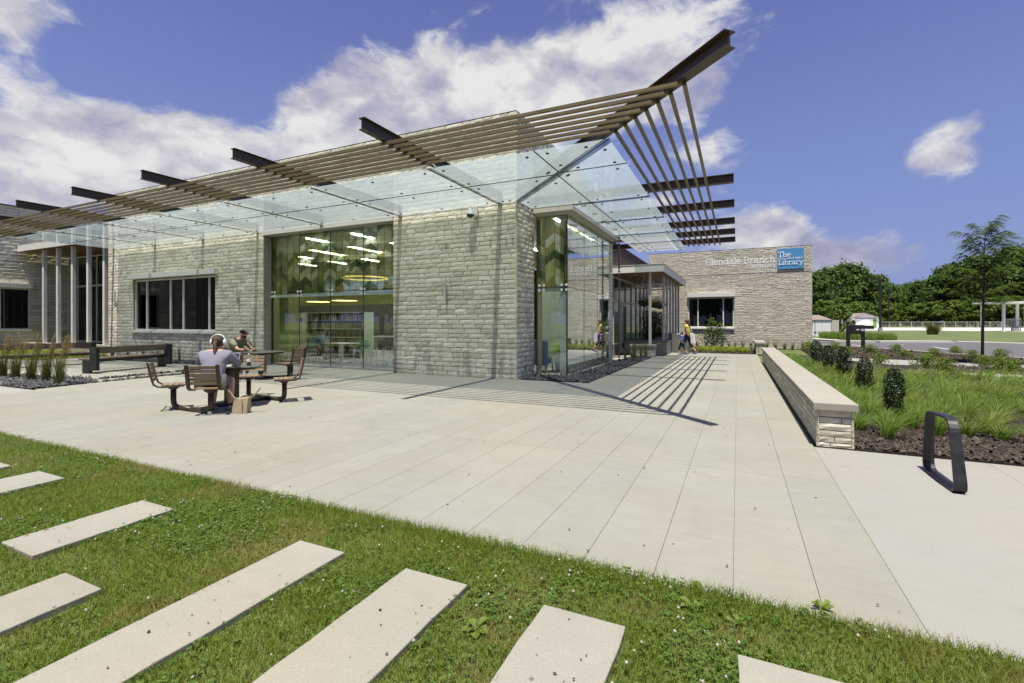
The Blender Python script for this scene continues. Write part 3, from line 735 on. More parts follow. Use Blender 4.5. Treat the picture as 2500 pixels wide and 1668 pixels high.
# punched window with hood
def window(parent, x0, x1, z0, z1, y, mulls, pane_mat='window_glass', hood=(0, 0), shade=None, axis='x', hoodz=(0, 0), cut=None):
    """framed window in a wall facing -Y (axis x) or +X (axis y); y is the outer wall plane"""
    def bx(mb, a, b, d0, d1, c, d):
        return mb.box(a, b, y + d0, y + d1, c, d) if axis == 'x' else mb.box(y - d1, y - d0, a, b, c, d)
    w = bpy.data.objects.new('window', None); link(w, parent); w.empty_display_size = .1
    f = MB(); t = .07
    bx(f, x0, x1, .10, .20, z0, z0 + t); bx(f, x0, x1, .10, .20, z1 - t, z1); bx(f, x0, x0 + t, .10, .20, z0 + t, z1 - t); bx(f, x1 - t, x1, .10, .20, z0 + t, z1 - t)
    f.build('frame', 'white_metal', w)
    ms = [x0 + t] + list(mulls) + [x1 - t]
    for i in range(len(ms) - 1):
        a = ms[i] + (0 if i == 0 else .035); b = ms[i + 1] - (0 if i == len(ms) - 2 else .035)
        bx(MB(), a, b, .155, .163, z0 + t, z1 - t).build('pane', pane_mat, w)
        if shade: bx(MB(), a, b, .20, .21, shade, z1 - t).build('roller_shade', 'blind', w)
    for x in mulls: bx(MB(), x - .035, x + .035, .10, .20, z0 + t, z1 - t).build('mullion', 'white_metal', w)
    bx(MB(), x0 - .06, x1 + .02, -.07, .10, z0 - .09, z0 - .002).build('sill', 'white_metal', w)
    if hood[1] > hood[0]: bx(MB(), hood[0], hood[1], -.16, .10, *hoodz).build('hood', 'white_metal', w)
    return w
simple('blind', (0.060, 0.085, 0.070), 0.9)
window(lib, WIN[0], WIN[1], 1.21, 3.40, FY, (-22.99, -21.29, -20.42, -18.75), hood=(-23.90, -18.06), hoodz=(3.43, 3.63))
# rooms behind the glass
room = MB(); room.box(LX + .3, -5.45, GY + .06, 24.0, -.03, .006); room.box(-5.45, BX - .03, BY + .02, 17.94, -.03, .006)
room.build('floor', 'carpet', lib)
RXL = -25.5                                              # left end of the reading room
m = MB(); m.box(RXL, CX - .32, GY + .2, 24, 5.0, 5.06); m.build('ceiling', 'gypsum', lib)
MB().box(LX + .3, -5.46, FY + .40, 24.1, 6.55, 6.65).build('roof', 'roof_felt', lib)
m = MB(); m.box(RXL, -16.4, 13.45, 13.6, 0, 5.0); m.box(-16.4, -16.25, GY - .05, 13.6, 0, 5.0); m.build('partition', 'olive_wall', lib)
MB().box(RXL, -16.4, 13.38, 13.448, 0, 5.0).build('partition_lining', 'dark_wall', lib)
MB().box(RXL - .15, RXL, GY + .05, 24, 0, 5.0).build('side_wall', 'olive_wall', lib)
m = MB(); m.box(RXL, -5.5, 23.8, 24.0, 2.6, 3.45); m.box(-24.4, -23.8, 23.8, 24.0, 3.45, 4.5); m.box(-17.2, -16.0, 23.8, 24.0, 3.45, 4.5); m.box(-9.2, -5.5, 23.8, 24.0, 3.45, 4.5); m.box(RXL, -5.5, 23.8, 24.0, 4.5, 5.0)
m.build('back_wall', 'olive_wall', lib)
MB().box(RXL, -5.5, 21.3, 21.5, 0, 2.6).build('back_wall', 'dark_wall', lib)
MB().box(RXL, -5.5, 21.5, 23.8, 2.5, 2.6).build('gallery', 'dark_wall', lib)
MB().box(-15.48, -15.0, GY + .3, GY + .75, 0.0, 5.0).build('inner_pier', 'olive_wall', lib)
for x in (-23.0, -20.6, -18.2, -15.8, -13.4, -11.0, -8.6):
    MB().box(x - .022, x + .022, 13.9, 21.0, 4.95, 4.99).build('strip_and_fill_light', 'lamp_glow', lib)
m = MB()
for y in (15.0, 18.2): m.box(RXL, -5.8, y - .06, y + .06, 4.72, 4.925)
m.build('ceiling_beam', 'gypsum', lib)
def ring(c, r, rt, mat, name, parent, n=36):
    mb = MB(); pts = [(c[0] + r * math.cos(2 * math.pi * i / n), c[1] + r * math.sin(2 * math.pi * i / n), c[2]) for i in range(n + 1)]
    mb.flat(pts, .05, rt, (0, 0, 1)); return mb.build(name, mat, parent)
for c, r in (((-15.2, 16.6, 3.55), 1.0), ((-17.6, 16.2, 2.52), .55), ((-15.6, 15.8, 2.52), .55)):
    lamp = thing('pendant_lamp', {3.55: 'large glowing ring lamp hung high behind the chevron glass'}.get(c[2], 'flat glowing disc lamp hung low behind the glass, ' + ('left' if c[0] < -16 else 'right') + ' one of two'), 'lamp', c)
    if c[2] > 3:
        ring((0, 0, 0), r, .05, 'lamp_warm', 'light_ring', lamp); ring((0, 0, .12), r, .05, 'dark_steel', 'shade_ring', lamp)
        cn = MB(); cn.lathe([(r, .15), (r * .7, .40), (r * .2, .52), (.03, .55)], n=24); cn.build('shade', 'dark_steel', lamp)
    else:
        MB().lathe([(.02, .045), (r * .8, .03), (r, .005), (r, 0)], n=28).build('shade', 'dark_steel', lamp); MB().lathe([(r * .97, -.012), (r * .97, -.002)], n=28).build('diffuser', 'lamp_warm', lamp)
    MB().tube([(0, 0, .05), (0, 0, 5.0 - c[2])], .01, 5).build('cable', 'dark_steel', lamp)

# ================================================================== STEEL AND GLASS CANOPY
can = thing('glass_canopy', 'bronze steel beam and slat canopy with frosted glass panels around the library corner', 'canopy')
BZ0, BZ1 = 4.91, 5.12
def ibeam(a, b, parent, fl=.135, name='beam'):
    """I-section from a to b (x, y), bottom BZ0, top BZ1"""
    mb = MB(); t = .014
    mb.beam((*a, BZ0 + t / 2), (*b, BZ0 + t / 2), fl, t); mb.beam((*a, BZ1 - t / 2), (*b, BZ1 - t / 2), fl, t)
    mb.beam((*a, (BZ0 + BZ1) / 2), (*b, (BZ0 + BZ1) / 2), .012, BZ1 - BZ0 - 2 * t)
    return mb.build(name, 'bronze_beam', parent)
DSUM = 6.31                                                     # the corner diagonal x + y
FBX = [-5.91, -9.34, -12.60, -15.80, -18.98, -22.2, -25.4]
RBY = [12.62, 15.26, 17.84, 19.91, 21.85]
for x in FBX: ibeam((x, 6.38), (x, FY + .02), can)
for y in RBY: ibeam((-0.085, y), (CX + .02 if y < 18.6 else -5.25, y), can)
ibeam((-.085, DSUM + .085), (CX + .03, DSUM - CX - .03), can, .17)
SL = [6.98 + .207 * i for i in range(7)]
for y in SL:
    xd = DSUM - y
    MB().beam((-26.5, y, 4.868), (xd - .03, y, 4.868), .054, .046).build('slat', 'bronze_slat', can)
    MB().beam((xd, y + .03, 4.868), (xd, 22.02, 4.868), .054, .046).build('slat', 'bronze_slat', can)
    for x in FBX: MB().box(x - .05, x + .05, y - .026, y + .026, 4.893, 4.9095).build('slat_clip', 'bronze_beam', can)
    for yy in RBY: MB().box(xd - .026, xd + .026, yy - .05, yy + .05, 4.893, 4.9095).build('slat_clip', 'bronze_beam', can)
# the beam that closes the slats on the glass side
GZ = 4.80
def inset(poly, d):
    c = (sum(p[0] for p in poly) / len(poly), sum(p[1] for p in poly) / len(poly)); n = len(poly); out = []
    ar = sum(poly[i][0] * poly[(i + 1) % n][1] - poly[(i + 1) % n][0] * poly[i][1] for i in range(n))
    q = poly if ar > 0 else poly[::-1]
    for i in range(n):
        p0, p1, p2 = Vector(q[i - 1]), Vector(q[i]), Vector(q[(i + 1) % n])
        e1 = (p1 - p0).normalized(); e2 = (p2 - p1).normalized(); n1 = Vector((-e1.y, e1.x)); n2 = Vector((-e2.y, e2.x))
        b = (n1 + n2); k = d / max(.25, 1 + n1.dot(n2)); out.append(tuple(p1 + b * k))
    return out
OY, MY, IY = 8.36, 9.90, 11.70
OX, MX = DSUM - OY, DSUM - MY
xsj = [-5.93, -9.34, -12.55, -15.72, -18.90, -22.1, -25.0]
pan = []
for a, b in zip(xsj[1:], xsj[:-1]):
    pan.append(([(a, OY), (b, OY), (b, MY), (a, MY)], 'r')); pan.append(([(a, MY), (b, MY), (b, IY), (a, IY)], 'r'))
J = -3.5
pan += [([(J, OY), (OX, OY), (J, DSUM - J)], 't'), ([(-5.93, OY), (J, OY), (J, DSUM - J), (MX, MY), (-5.93, MY)], 'p'), ([(-5.93, MY), (MX, MY), (DSUM - IY, IY), (-5.93, IY)], 'p')]
JY = DSUM - J
pan += [([(OX, OY), (OX, JY), (J, JY)], 't'), ([(OX, JY), (OX, 12.6), (MX, 12.6), (MX, MY), (J, JY)], 'p'), ([(MX, MY), (MX, 12.6), (CX + .06, 12.6), (CX + .06, IY + .02)], 'p')]
ysj = [12.6, 15.28, 17.95, 20.0, 22.5]
for a, b in zip(ysj[:-1], ysj[1:]):
    pan.append(([(MX, a), (OX, a), (OX, b), (MX, b)], 'r'))
    pan.append(([(-4.15, a), (MX, a), (MX, b), (-4.15, b)], 'r'))
for poly, kd in pan:
    q = inset(poly, .011)
    pn = MB().prism(q, GZ, GZ + .014).build('glass_panel', 'canopy_glass', can); pn.data.materials.append(M['canopy_frost']); pn.data.polygons[1].material_index = 1
    cl = inset(poly, .24) if kd != 't' else inset(poly, .20)
    pts = list(cl)
    if kd == 'r':
        xs_ = [p[0] for p in cl]; ys_ = [p[1] for p in cl]
        if max(xs_) - min(xs_) > 2: pts += [((min(xs_) + max(xs_)) / 2, min(ys_)), ((min(xs_) + max(xs_)) / 2, max(ys_))]
        elif max(ys_) - min(ys_) > 2: pts += [(min(xs_), (min(ys_) + max(ys_)) / 2), (max(xs_), (min(ys_) + max(ys_)) / 2)]
    for (x, y) in pts:
        c = MB(); c.tube([(x, y, GZ - .014), (x, y, GZ - .001)], .034, 12); c.tube([(x, y, GZ + .015), (x, y, 4.93)], .009, 5)
        c.build('clamp', 'dark_steel', pn)
m = MB()
def jl(a, b): m.beam((*a, GZ + .005), (*b, GZ + .005), .018, .014)
for x in xsj[:-1]: jl((x, OY), (x, IY))
jl((-25.0, MY), (MX, MY)); jl((J, OY), (J, JY)); jl((OX, JY), (J, JY)); jl((MX, MY), (MX, 22.5)); jl((OX, OY), (DSUM - IY, IY)); jl((OX, 12.6), (CX + .06, 12.6))
for y in ysj[1:-1]: jl((OX, y), (-4.15, y))
m.build('panel_joint', 'gasket', can)
# brackets that hang the outer glass edge
for x in FBX:
    for dx in (-.18, .18):
        if x + dx > -25: MB().tube([(x + dx * .3, OY + .06, 4.93), (x + dx, OY + .03, GZ + .02)], .012, 5).build('bracket', 'steel', can)
for y in RBY:
    for dy in (-.18, .18): MB().tube([(OX - .05, y + dy * .3, 4.93), (OX - .03, y + dy, GZ + .02)], .012, 5).build('bracket', 'steel', can)

# ================================================================== SIGN WING
SY = 32.5; SXR, SXL, STOP = 3.92, -5.3, 6.05
wing = thing('library_wing', 'stone clad wing of the library carrying the blue sign', 'building')
WW = (-2.88, -0.20, 1.22, 3.16)
m = MB()
for x0, x1, z0, z1 in ((SXL, WW[0], -.05, STOP), (WW[0], WW[1], -.05, WW[2]), (WW[0], WW[1], WW[3], STOP), (WW[1], SXR - .035, -.05, STOP)): m.box(x0, x1, SY + .04, SY + .32, z0, z1)
m.box(SXR - .32, SXR - .035, SY + .32, SY + 22, -.05, STOP)
m.build('wall', 'mortar', wing)
MB().box(SXL, SXR + .0, SY + .012, SY + .36, STOP, STOP + .03).build('coping', 'bronze_beam', wing)
MB().box(SXL, SXR - .3, SY + .33, SY + 22, STOP - .5, STOP - .4).build('roof', 'roof_felt', wing)
rw = random.Random(44)
top = layout(SXL, SXR, 4.555, STOP, [], rw, H_LED, L_LED); low = layout(SXL, SXR, 0, 4.545, [WW], rw, H_LED, L_LED)
PW = plane_map((0, SY + .04, 0), (1, 0, 0), (0, -1, 0)); PWl = plane_map((0, SY + .025, 0), (1, 0, 0), (0, -1, 0))
vis = [q for q in top if q[0] > -2.9] ; vis2 = [q for q in low if q[0] > -0.2]
big = sorted(vis2, key=lambda q: -(q[1] - q[0]) * (q[3] - q[2]))[:300]; bs = set(big)
ledge.pieces(wing, big, PW, rw)
ledge.joined(wing, [([q for q in low if q not in bs], PW), (top, PWl), (layout(SY, SY + 4, 0, STOP, [], rw, H_LED, L_LED), plane_map((SXR - .035, 0, 0), (0, 1, 0), (1, 0, 0)))], rw)
window(wing, WW[0], WW[1], 1.24, 3.14, SY, (-2.29, -0.81), 'shade_glass', hood=(-2.92, -0.16), hoodz=(3.17, 3.42), shade=1.95)
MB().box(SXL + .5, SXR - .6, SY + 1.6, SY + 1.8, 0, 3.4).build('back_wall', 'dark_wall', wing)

# ---- lettering: a small slab-serif stroke alphabet (unit = x-height)
def arc(cx, cy, rx, ry, a0, a1, n=12): return [(cx + rx * math.cos(R(a0 + (a1 - a0) * i / n)), cy + ry * math.sin(R(a0 + (a1 - a0) * i / n))) for i in range(n + 1)]
W_ = .17
def sf(x, y, w=.30): return [(x - w / 2, y), (x + w / 2, y)]
GLY = {
 'G': (1.30, [arc(.68, .72, .56, .70, 40, 325), [(1.18, .10), (1.18, .62)], sf(1.08, .62, .48), [(1.12, 1.12), (1.12, 1.42)]]),
 'l': (.46, [[(.23, .06), (.23, 1.50)], sf(.23, .06, .40), sf(.14, 1.46, .24)]),
 'e': (1.0, [arc(.5, .5, .40, .44, 0, 320), [(.12, .52), (.90, .52)]]),
 'n': (1.12, [[(.24, .06), (.24, .96)], sf(.24, .06, .42), sf(.15, .92, .24), arc(.55, .52, .31, .40, 180, 0), [(.86, .52), (.86, .06)], sf(.86, .06, .42)]),
 'd': (1.10, [arc(.48, .5, .38, .44, 0, 360), [(.86, .06), (.86, 1.50)], sf(.95, .06, .26), sf(.77, 1.46, .24)]),
 'a': (1.02, [arc(.42, .30, .31, .24, 0, 360), [(.76, .06), (.76, .62)], arc(.46, .62, .30, .32, 0, 150), sf(.86, .06, .26)]),
 'r': (.84, [[(.24, .06), (.24, .96)], sf(.24, .06, .46), sf(.15, .92, .24), arc(.56, .56, .30, .36, 170, 50)]),
 'B': (1.22, [[(.26, .06), (.26, 1.42)], sf(.22, .06, .40), sf(.22, 1.42, .40), [(.26, 1.42), (.66, 1.42)] + arc(.66, 1.09, .32, .33, 90, -90) + [(.26, .76)], [(.66, .76)] + arc(.70, .41, .36, .35, 90, -90) + [(.26, .06)]]),
 'c': (.94, [arc(.50, .5, .40, .44, 50, 315)]),
 'h': (1.12, [[(.24, .06), (.24, 1.50)], sf(.24, .06, .42), sf(.15, 1.46, .24), arc(.55, .52, .31, .40, 180, 0), [(.86, .52), (.86, .06)], sf(.86, .06, .42)]),
 'i': (.46, [[(.23, .06), (.23, .94)], sf(.23, .06, .40), sf(.14, .92, .24), [(.23, 1.24), (.23, 1.42)]]),
 'y': (1.0, [[(.12, .94), (.52, .06)], [(.90, .94), (.46, -.20), (.34, -.40), (.16, -.42)], sf(.14, .94, .36), sf(.88, .94, .32)]),
 'p': (1.10, [[(.24, -.44), (.24, .96)], sf(.24, -.44, .42), sf(.15, .92, .24), arc(.62, .5, .38, .44, 0, 360)]),
 'o': (1.0, [arc(.50, .5, .40, .44, 0, 360)]),
 'g': (1.06, [arc(.48, .5, .38, .44, 0, 360), [(.86, .94), (.86, -.10)] + arc(.50, -.12, .36, .32, 0, -150), sf(.94, .92, .24)]),
 '.': (.40, [[(.2, .04), (.2, .20)]]), ' ': (.50, []),
 'T': (1.20, [[(.60, .06), (.60, 1.42)], sf(.60, .06, .46), [(.08, 1.42), (1.12, 1.42)], [(.10, 1.42), (.10, 1.12)], [(1.10, 1.42), (1.10, 1.12)]]),
 'L': (1.08, [[(.28, .06), (.28, 1.42)], sf(.28, 1.42, .48), [(.08, .06), (1.0, .06)], [(.98, .06), (.98, .42)]]),
 'b': (1.10, [[(.24, .06), (.24, 1.50)], sf(.15, 1.46, .24), arc(.62, .5, .38, .44, 0, 360)]),
}
CAPS = {
 'I': (.42, [[(.21, 0), (.21, 1)]]), 'N': (.95, [[(.14, 0), (.14, 1), (.80, 0), (.80, 1)]]), 'D': (.95, [[(.14, 0), (.14, 1), (.42, 1)] + arc(.42, .5, .40, .5, 90, -90) + [(.14, 0)]]),
 'A': (.92, [[(.05, 0), (.46, 1), (.87, 0)], [(.22, .36), (.70, .36)]]), 'P': (.82, [[(.14, 0), (.14, 1), (.45, 1)] + arc(.45, .74, .27, .26, 90, -90) + [(.14, .48)]]),
 'O': (1.05, [arc(.52, .5, .42, .5, 0, 360)]), 'L': (.75, [[(.14, 1), (.14, 0), (.66, 0)]]), 'S': (.82, [arc(.40, .74, .27, .26, 40, 270) + arc(.40, .26, .28, .26, 90, -140)]),
 'U': (.95, [[(.14, 1), (.14, .38)] + arc(.47, .36, .33, .36, 180, 360) + [(.80, 1)]]), 'B': (.88, [[(.14, 0), (.14, 1), (.46, 1)] + arc(.46, .76, .24, .24, 90, -90) + [(.14, .52)], [(.46, .52)] + arc(.48, .26, .28, .26, 90, -90) + [(.14, 0)]]),
 'C': (.95, [arc(.52, .5, .42, .5, 45, 315)]), 'R': (.88, [[(.14, 0), (.14, 1), (.46, 1)] + arc(.46, .75, .26, .25, 90, -90) + [(.14, .5)], [(.42, .5), (.78, 0)]]),
 'E': (.80, [[(.70, 0), (.14, 0), (.14, 1), (.70, 1)], [(.14, .52), (.60, .52)]]), 'T': (.85, [[(.42, 0), (.42, 1)], [(.05, 1), (.80, 1)]]), ' ': (.5, []),
}
def write(txt, parent, x, z, y, width=None, size=1.0, depth=.03, mat='sign_white', right=False, font=GLY, sw=W_, nm='letter'):
    tot = sum(font[c][0] for c in txt)
    s = width / tot if width else size
    if right: x -= tot * s
    for c in txt:
        adv, strokes = font[c]
        if strokes:
            mb = MB()
            for k, st in enumerate(strokes):
                # swept flat bar in the x-z plane; each stroke a hair deeper than the last so no faces coincide
                P = [(x + px * s, y - depth / 2 - .0006 * k, z + pz * s) for px, pz in st]
                e0 = (Vector(P[0]) - Vector(P[1])).normalized() * (0 if len(st) > 8 else sw * s * .12)
                e1 = (Vector(P[-1]) - Vector(P[-2])).normalized() * (0 if len(st) > 8 else sw * s * .12)
                P[0] = tuple(Vector(P[0]) + e0); P[-1] = tuple(Vector(P[-1]) + e1)
                mb.flat(P, depth, sw * s, (0, 1, 0))
            mb.build(nm, mat, parent)
        x += adv * s
    return s
gl = thing('wall_lettering', 'raised white letters reading Glendale Branch on the stone wing', 'lettering', (0, 0, 0))
s = write('Glendale Branch', gl, -1.86, 5.16, SY + .022, width=3.90, depth=.022)
ip = thing('wall_lettering', 'small raised white web address below the branch name', 'lettering', (0, 0, 0))
write('indypl.org', ip, 2.03, 4.90, SY + .022, size=.150, right=True, depth=.02, sw=.19)
bsn = thing('wall_sign', 'square blue library sign with white lettering at the wing corner', 'sign', (0, 0, 0))
MB().box(2.14, 3.50, SY - .045, SY + .02, 4.73, 5.94).build('panel', 'sign_blue', bsn, bevel=.006)
write('The', bsn, 2.17, 5.45, SY - .047, width=.66, depth=.02, sw=.18); write('Library', bsn, 2.18, 4.98, SY - .047, width=1.27, depth=.02, sw=.18)
write('INDIANAPOLIS PUBLIC', bsn, 2.18, 5.315, SY - .047, width=1.27, depth=.012, font=CAPS, sw=.20)

# ================================================================== ENTRANCE PORCH
por = thing('entrance_porch', 'low flat-roofed entrance porch with wood soffit and slim posts', 'porch')
PXR, PYF, PYE = -2.92, 21.70, 31.6
m = MB(); m.box(-5.28, PXR, PYF, PYF + .05, 3.80, 4.12); m.box(PXR - .05, PXR, PYF + .05, PYE, 3.80, 4.12)
m.build('fascia', 'white_metal', por)
m = MB(); m.box(-5.28, PXR + .02, PYF - .02, PYF + .06, 4.12, 4.145); m.box(PXR - .06, PXR + .02, PYF + .06, PYE, 4.12, 4.145); m.build('drip_edge', 'grey_metal', por)
MB().box(-5.28, PXR - .05, PYF + .05, PYE, 4.02, 4.10).build('roof', 'roof_felt', por)
w = .195; x = -5.27
while x < PXR - .06:
    MB().box(x, min(x + w - .006, PXR - .055), PYF + .055, PYE - .01, 3.825, 3.845).build('soffit_board', 'soffit_wood', por); x += w
MB().box(-5.27, PXR - .06, PYF + .056, PYE - .01, 3.847, 3.87).build('soffit_backing', 'brown_panel', por)
posts = [(-3.56, 22.05, .56)] + [(-3.29, y, .655) for y in (24.4, 25.62, 26.9, 28.15, 29.45, 30.8)]
for (x, y, z) in posts: MB().cbox(x - .055, x + .055, y - .055, y + .055, z, 3.824, .006).build('post', 'column_paint', por)
for (x, y) in ((-4.4, 23.0), (-3.9, 24.2), (-4.4, 26.4)):
    MB().lathe([(.09, 3.812), (.09, 3.823)], (x, y, 0), 14).build('downlight', 'white_metal', por)
for i, (x, y, r) in enumerate(((-4.15, 25.0, .75), (-4.10, 27.6, .75))):
    rl = thing('ring_lamp', ('nearer' if i == 0 else 'farther') + ' white ring lamp under the porch ceiling', 'lamp', (x, y, 3.45))
    ring((0, 0, 0), r, .10, 'white_metal', 'ring', rl)
    for k in range(3): MB().tube([(r * math.cos(k * 2.09), r * math.sin(k * 2.09), .02), (r * math.cos(k * 2.09), r * math.sin(k * 2.09), .37)], .006, 4).build('hanger', 'steel', rl)
# storefront behind the porch
sfr = thing('entrance_glazing', 'dark framed entrance glazing with glass door under the porch', 'glazing')
SX = -5.30; ms = [18.66, 20.9, 22.3, 23.65, 25.0, 26.5, 27.88, 29.17, 30.48, 31.6, SY]
for z0, z1 in ((.50, .56), (2.55, 2.61), (3.66, 3.76)): MB().box(SX - .04, SX + .04, ms[0], ms[-1], z0, z1).build('rail', 'grey_metal', sfr)
for y in ms[1:-1]: MB().box(SX - .045, SX + .045, y - .03, y + .03, 0.0, 3.76).build('mullion', 'grey_metal', sfr)
for a, b in zip(ms[:-1], ms[1:]):
    for z0, z1 in ((.57, 2.54), (2.62, 3.65)): MB().box(SX - .006, SX + .006, a + .035, b - .035, z0, z1).build('pane', 'window_glass', sfr)
MB().box(SX - .1, SX + .03, ms[0], ms[-1], -.02, .49).build('plinth', 'brown_panel', sfr)
dr = MB(); dr.box(SX + .05, SX + .09, 23.72, 23.84, .06, 2.50); dr.box(SX + .05, SX + .09, 24.82, 24.94, .06, 2.50); dr.box(SX + .05, SX + .09, 23.841, 24.819, 2.38, 2.50); dr.box(SX + .05, SX + .09, 23.841, 24.819, .06, .24)
dr = dr.build('door', 'grey_metal', sfr); MB().tube([(SX + .13, 24.70, .9), (SX + .13, 24.70, 1.9)], .016, 8).build('handle', 'steel', dr)
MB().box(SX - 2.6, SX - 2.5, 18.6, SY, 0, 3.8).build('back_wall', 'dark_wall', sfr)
MB().box(SX - 2.5, SX - .1, 18.6, SY, 3.77, 3.82).build('ceiling', 'gypsum', sfr)
MB().box(-5.6, -5.27, 18.64, SY, 3.83, 4.0).build('header', 'brown_panel', sfr)
# brown standing-seam screen above the porch roof
scr = thing('roof_screen', 'brown ribbed metal screen wall above the porch roof', 'screen wall')
MB().box(-5.42, -5.36, 18.55, SY - .05, 4.03, 5.36).build('panel', 'brown_panel', scr)
y = 18.6
while y < SY - .2:
    MB().box(-5.357, -5.325, y, y + .04, 4.15, 5.355).build('rib', 'brown_panel', scr); y += .30
MB().box(-5.44, -5.31, 18.55, SY - .05, 5.36, 5.41).build('coping', 'bronze_beam', scr)

# ================================================================== LEFT PORCH AND FAR LEFT WING
lw = thing('left_wing', 'shaded stone wing at the far left with a wide window', 'building')
LWX = -36.0
LWW = (4.5, 12.72, 1.16, 3.5)
m = MB()
for y0, y1, z0, z1 in ((0, LWW[0], -.05, 7.95), (LWW[0], LWW[1], -.05, LWW[2]), (LWW[0], LWW[1], LWW[3], 7.95), (LWW[1], 26, -.05, 7.95)): m.box(LWX - .3, LWX - .035, y0, y1, z0, z1)
m.build('wall', 'mortar', lw)
rl_ = random.Random(9)
ashlar.joined(lw, [(layout(2, 16, 0, 7.95, [LWW], rl_, (.16, .18, .2), (.35, .9)), plane_map((LWX - .035, 0, 0), (0, 1, 0), (1, 0, 0)))], rl_)
window(lw, LWW[0], LWW[1], 1.18, 3.46, LWX, (6.2, 8.4, 9.9, 11.5), hood=(4.4, 12.80), hoodz=(3.48, 3.72), axis='y')
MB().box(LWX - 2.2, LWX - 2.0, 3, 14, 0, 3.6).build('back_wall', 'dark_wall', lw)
MB().box(LWX - .33, LWX + .03, 0, 26, 7.95, 8.0).build('coping', 'bronze_beam', lw)
lp = thing('side_porch', 'shaded side porch with tall white posts left of the stone wall', 'porch')
m = MB(); m.box(LWX + .02, LX - .3, 12.15, 12.20, 5.47, 5.80); m.build('fascia', 'white_metal', lp)
MB().box(LWX + .02, LX - .3, 12.2, 16, 5.70, 5.78).build('roof', 'roof_felt', lp)
x = LWX + .03
while x < LX - .5:
    MB().box(x, x + .294, 12.21, 15.9, 5.47, 5.49).build('soffit_board', 'soffit_wood', lp); x += .30
for x in (-33.82, -32.30, -30.77, -29.25, -27.75): MB().cbox(x - .085, x + .085, 12.42, 12.58, .46, 5.468, .008).build('post', 'white_metal', lp)
MB().box(LWX + .05, LX - .05, 12.30, 12.70, 0, .40).build('curb_wall', 'mortar', lp); MB().box(LWX + .04, LX - .04, 12.26, 12.74, .40, .46).build('curb_cap', 'cap', lp)
for x in (-34.2, -32.6, -31.0, -29.4): MB().lathe([(.10, 5.455), (.10, 5.468)], (x, 13.4, 0), 14).build('downlight', 'white_metal', lp)
for z0, z1 in ((.44, .52), (3.62, 3.70), (5.32, 5.40)): MB().box(LWX + .05, LX - .2, 14.36, 14.46, z0, z1).build('rail', 'white_metal', lp)
xm = [-35.9, -34.9, -33.8, -32.8, -31.6, -30.4, -29.2, -28.0, -26.1]
for x in xm: MB().box(x - .035, x + .035, 14.35, 14.47, .06, 5.40).build('mullion', 'white_metal', lp)
for a, b in zip(xm[:-1], xm[1:]):
    for z0, z1 in ((.53, 3.61), (3.71, 5.31)): MB().box(a + .04, b - .04, 14.405, 14.415, z0, z1).build('pane', 'window_glass', lp)
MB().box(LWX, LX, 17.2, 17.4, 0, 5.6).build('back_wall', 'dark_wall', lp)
MB().box(LWX, LX, 14.5, 17.2, 5.5, 5.56).build('ceiling', 'gypsum', lp)

# ================================================================== PLANTERS AND LOW WALLS
def low_wall(name, label, cat, x0, x1, y0, y1, h, capt=.085, over=.03, hs=(.06, .075, .09), seed=1, n_max=300, faces='-x-y+x', group=None, mat='cap'):
    t = thing(name, label, cat, ((x0 + x1) / 2, (y0 + y1) / 2, 0), 0, group)
    cx_, cy_ = (x0 + x1) / 2, (y0 + y1) / 2; r = random.Random(seed); hw = h - capt
    MB().box(x0 + .04 - cx_, x1 - .04 - cx_, y0 + .04 - cy_, y1 - .04 - cy_, -.05, hw - .002).build('core', 'mortar', t)
    n = max(1, int((y1 - y0) / 1.9)) if (y1 - y0) > (x1 - x0) else max(1, int((x1 - x0) / 1.9))
    for i in range(n):
        if (y1 - y0) > (x1 - x0):
            a = y0 - over + (y1 - y0 + 2 * over) * i / n; b = y0 - over + (y1 - y0 + 2 * over) * (i + 1) / n
            MB().cbox(x0 - over - cx_, x1 + over - cx_, a - cy_ + .0012, b - cy_ - .0012, hw, h, .006).build('cap_stone', mat, t)
        else:
            a = x0 - over + (x1 - x0 + 2 * over) * i / n; b = x0 - over + (x1 - x0 + 2 * over) * (i + 1) / n
            MB().cbox(a - cx_ + .0012, b - cx_ - .0012, y0 - over - cy_, y1 + over - cy_, hw, h, .006).build('cap_stone', mat, t)
    jobs = []
    if '-y' in faces: jobs.append((layout(x0 + .004, x1 - .004, 0, hw, [], r, hs, (.12, .42)), plane_map((-cx_, y0 + .035 - cy_, 0), (1, 0, 0), (0, -1, 0))))
    if '-x' in faces: jobs.append((layout(y0, y1, 0, hw, [], r, hs, (.16, .55)), plane_map((x0 + .035 - cx_, -cy_, 0), (0, 1, 0), (-1, 0, 0))))
    if '+x' in faces: jobs.append((layout(y0, y1, 0, hw, [], r, hs, (.16, .55)), plane_map((x1 - .035 - cx_, -cy_, 0), (0, 1, 0), (1, 0, 0))))
    left = n_max; rest = []
    for rects, pl in jobs:
        rects = sorted(rects, key=lambda q: q[0]); ledge.pieces(t, rects[:left], pl, r, .005); 
        if rects[left:]: rest.append((rects[left:], pl))
        left = max(0, left - len(rects))
    if rest: ledge.joined(t, rest, r, .005)
    return t
low_wall('seat_wall', 'long low stone seat wall with pale cap along the grass bed', 'wall', 0.885, 1.295, 7.03, 21.6, .555, seed=2)
low_wall('pillar_wall', 'short stone wall end beside the lime grasses', 'wall', 0.80, 1.22, 26.05, 29.3, .60, seed=3)
low_wall('planter_wall', 'low stone planter wall by the porch with one white post on it', 'planter', -4.40, -3.33, 21.93, 22.35, .56, seed=4, faces='-y+x')
low_wall('planter_wall', 'low stone planter of dark bushy shrubs beneath the row of posts', 'planter', -5.15, -3.09, 24.14, 31.5, .655, seed=5, faces='-y+x')

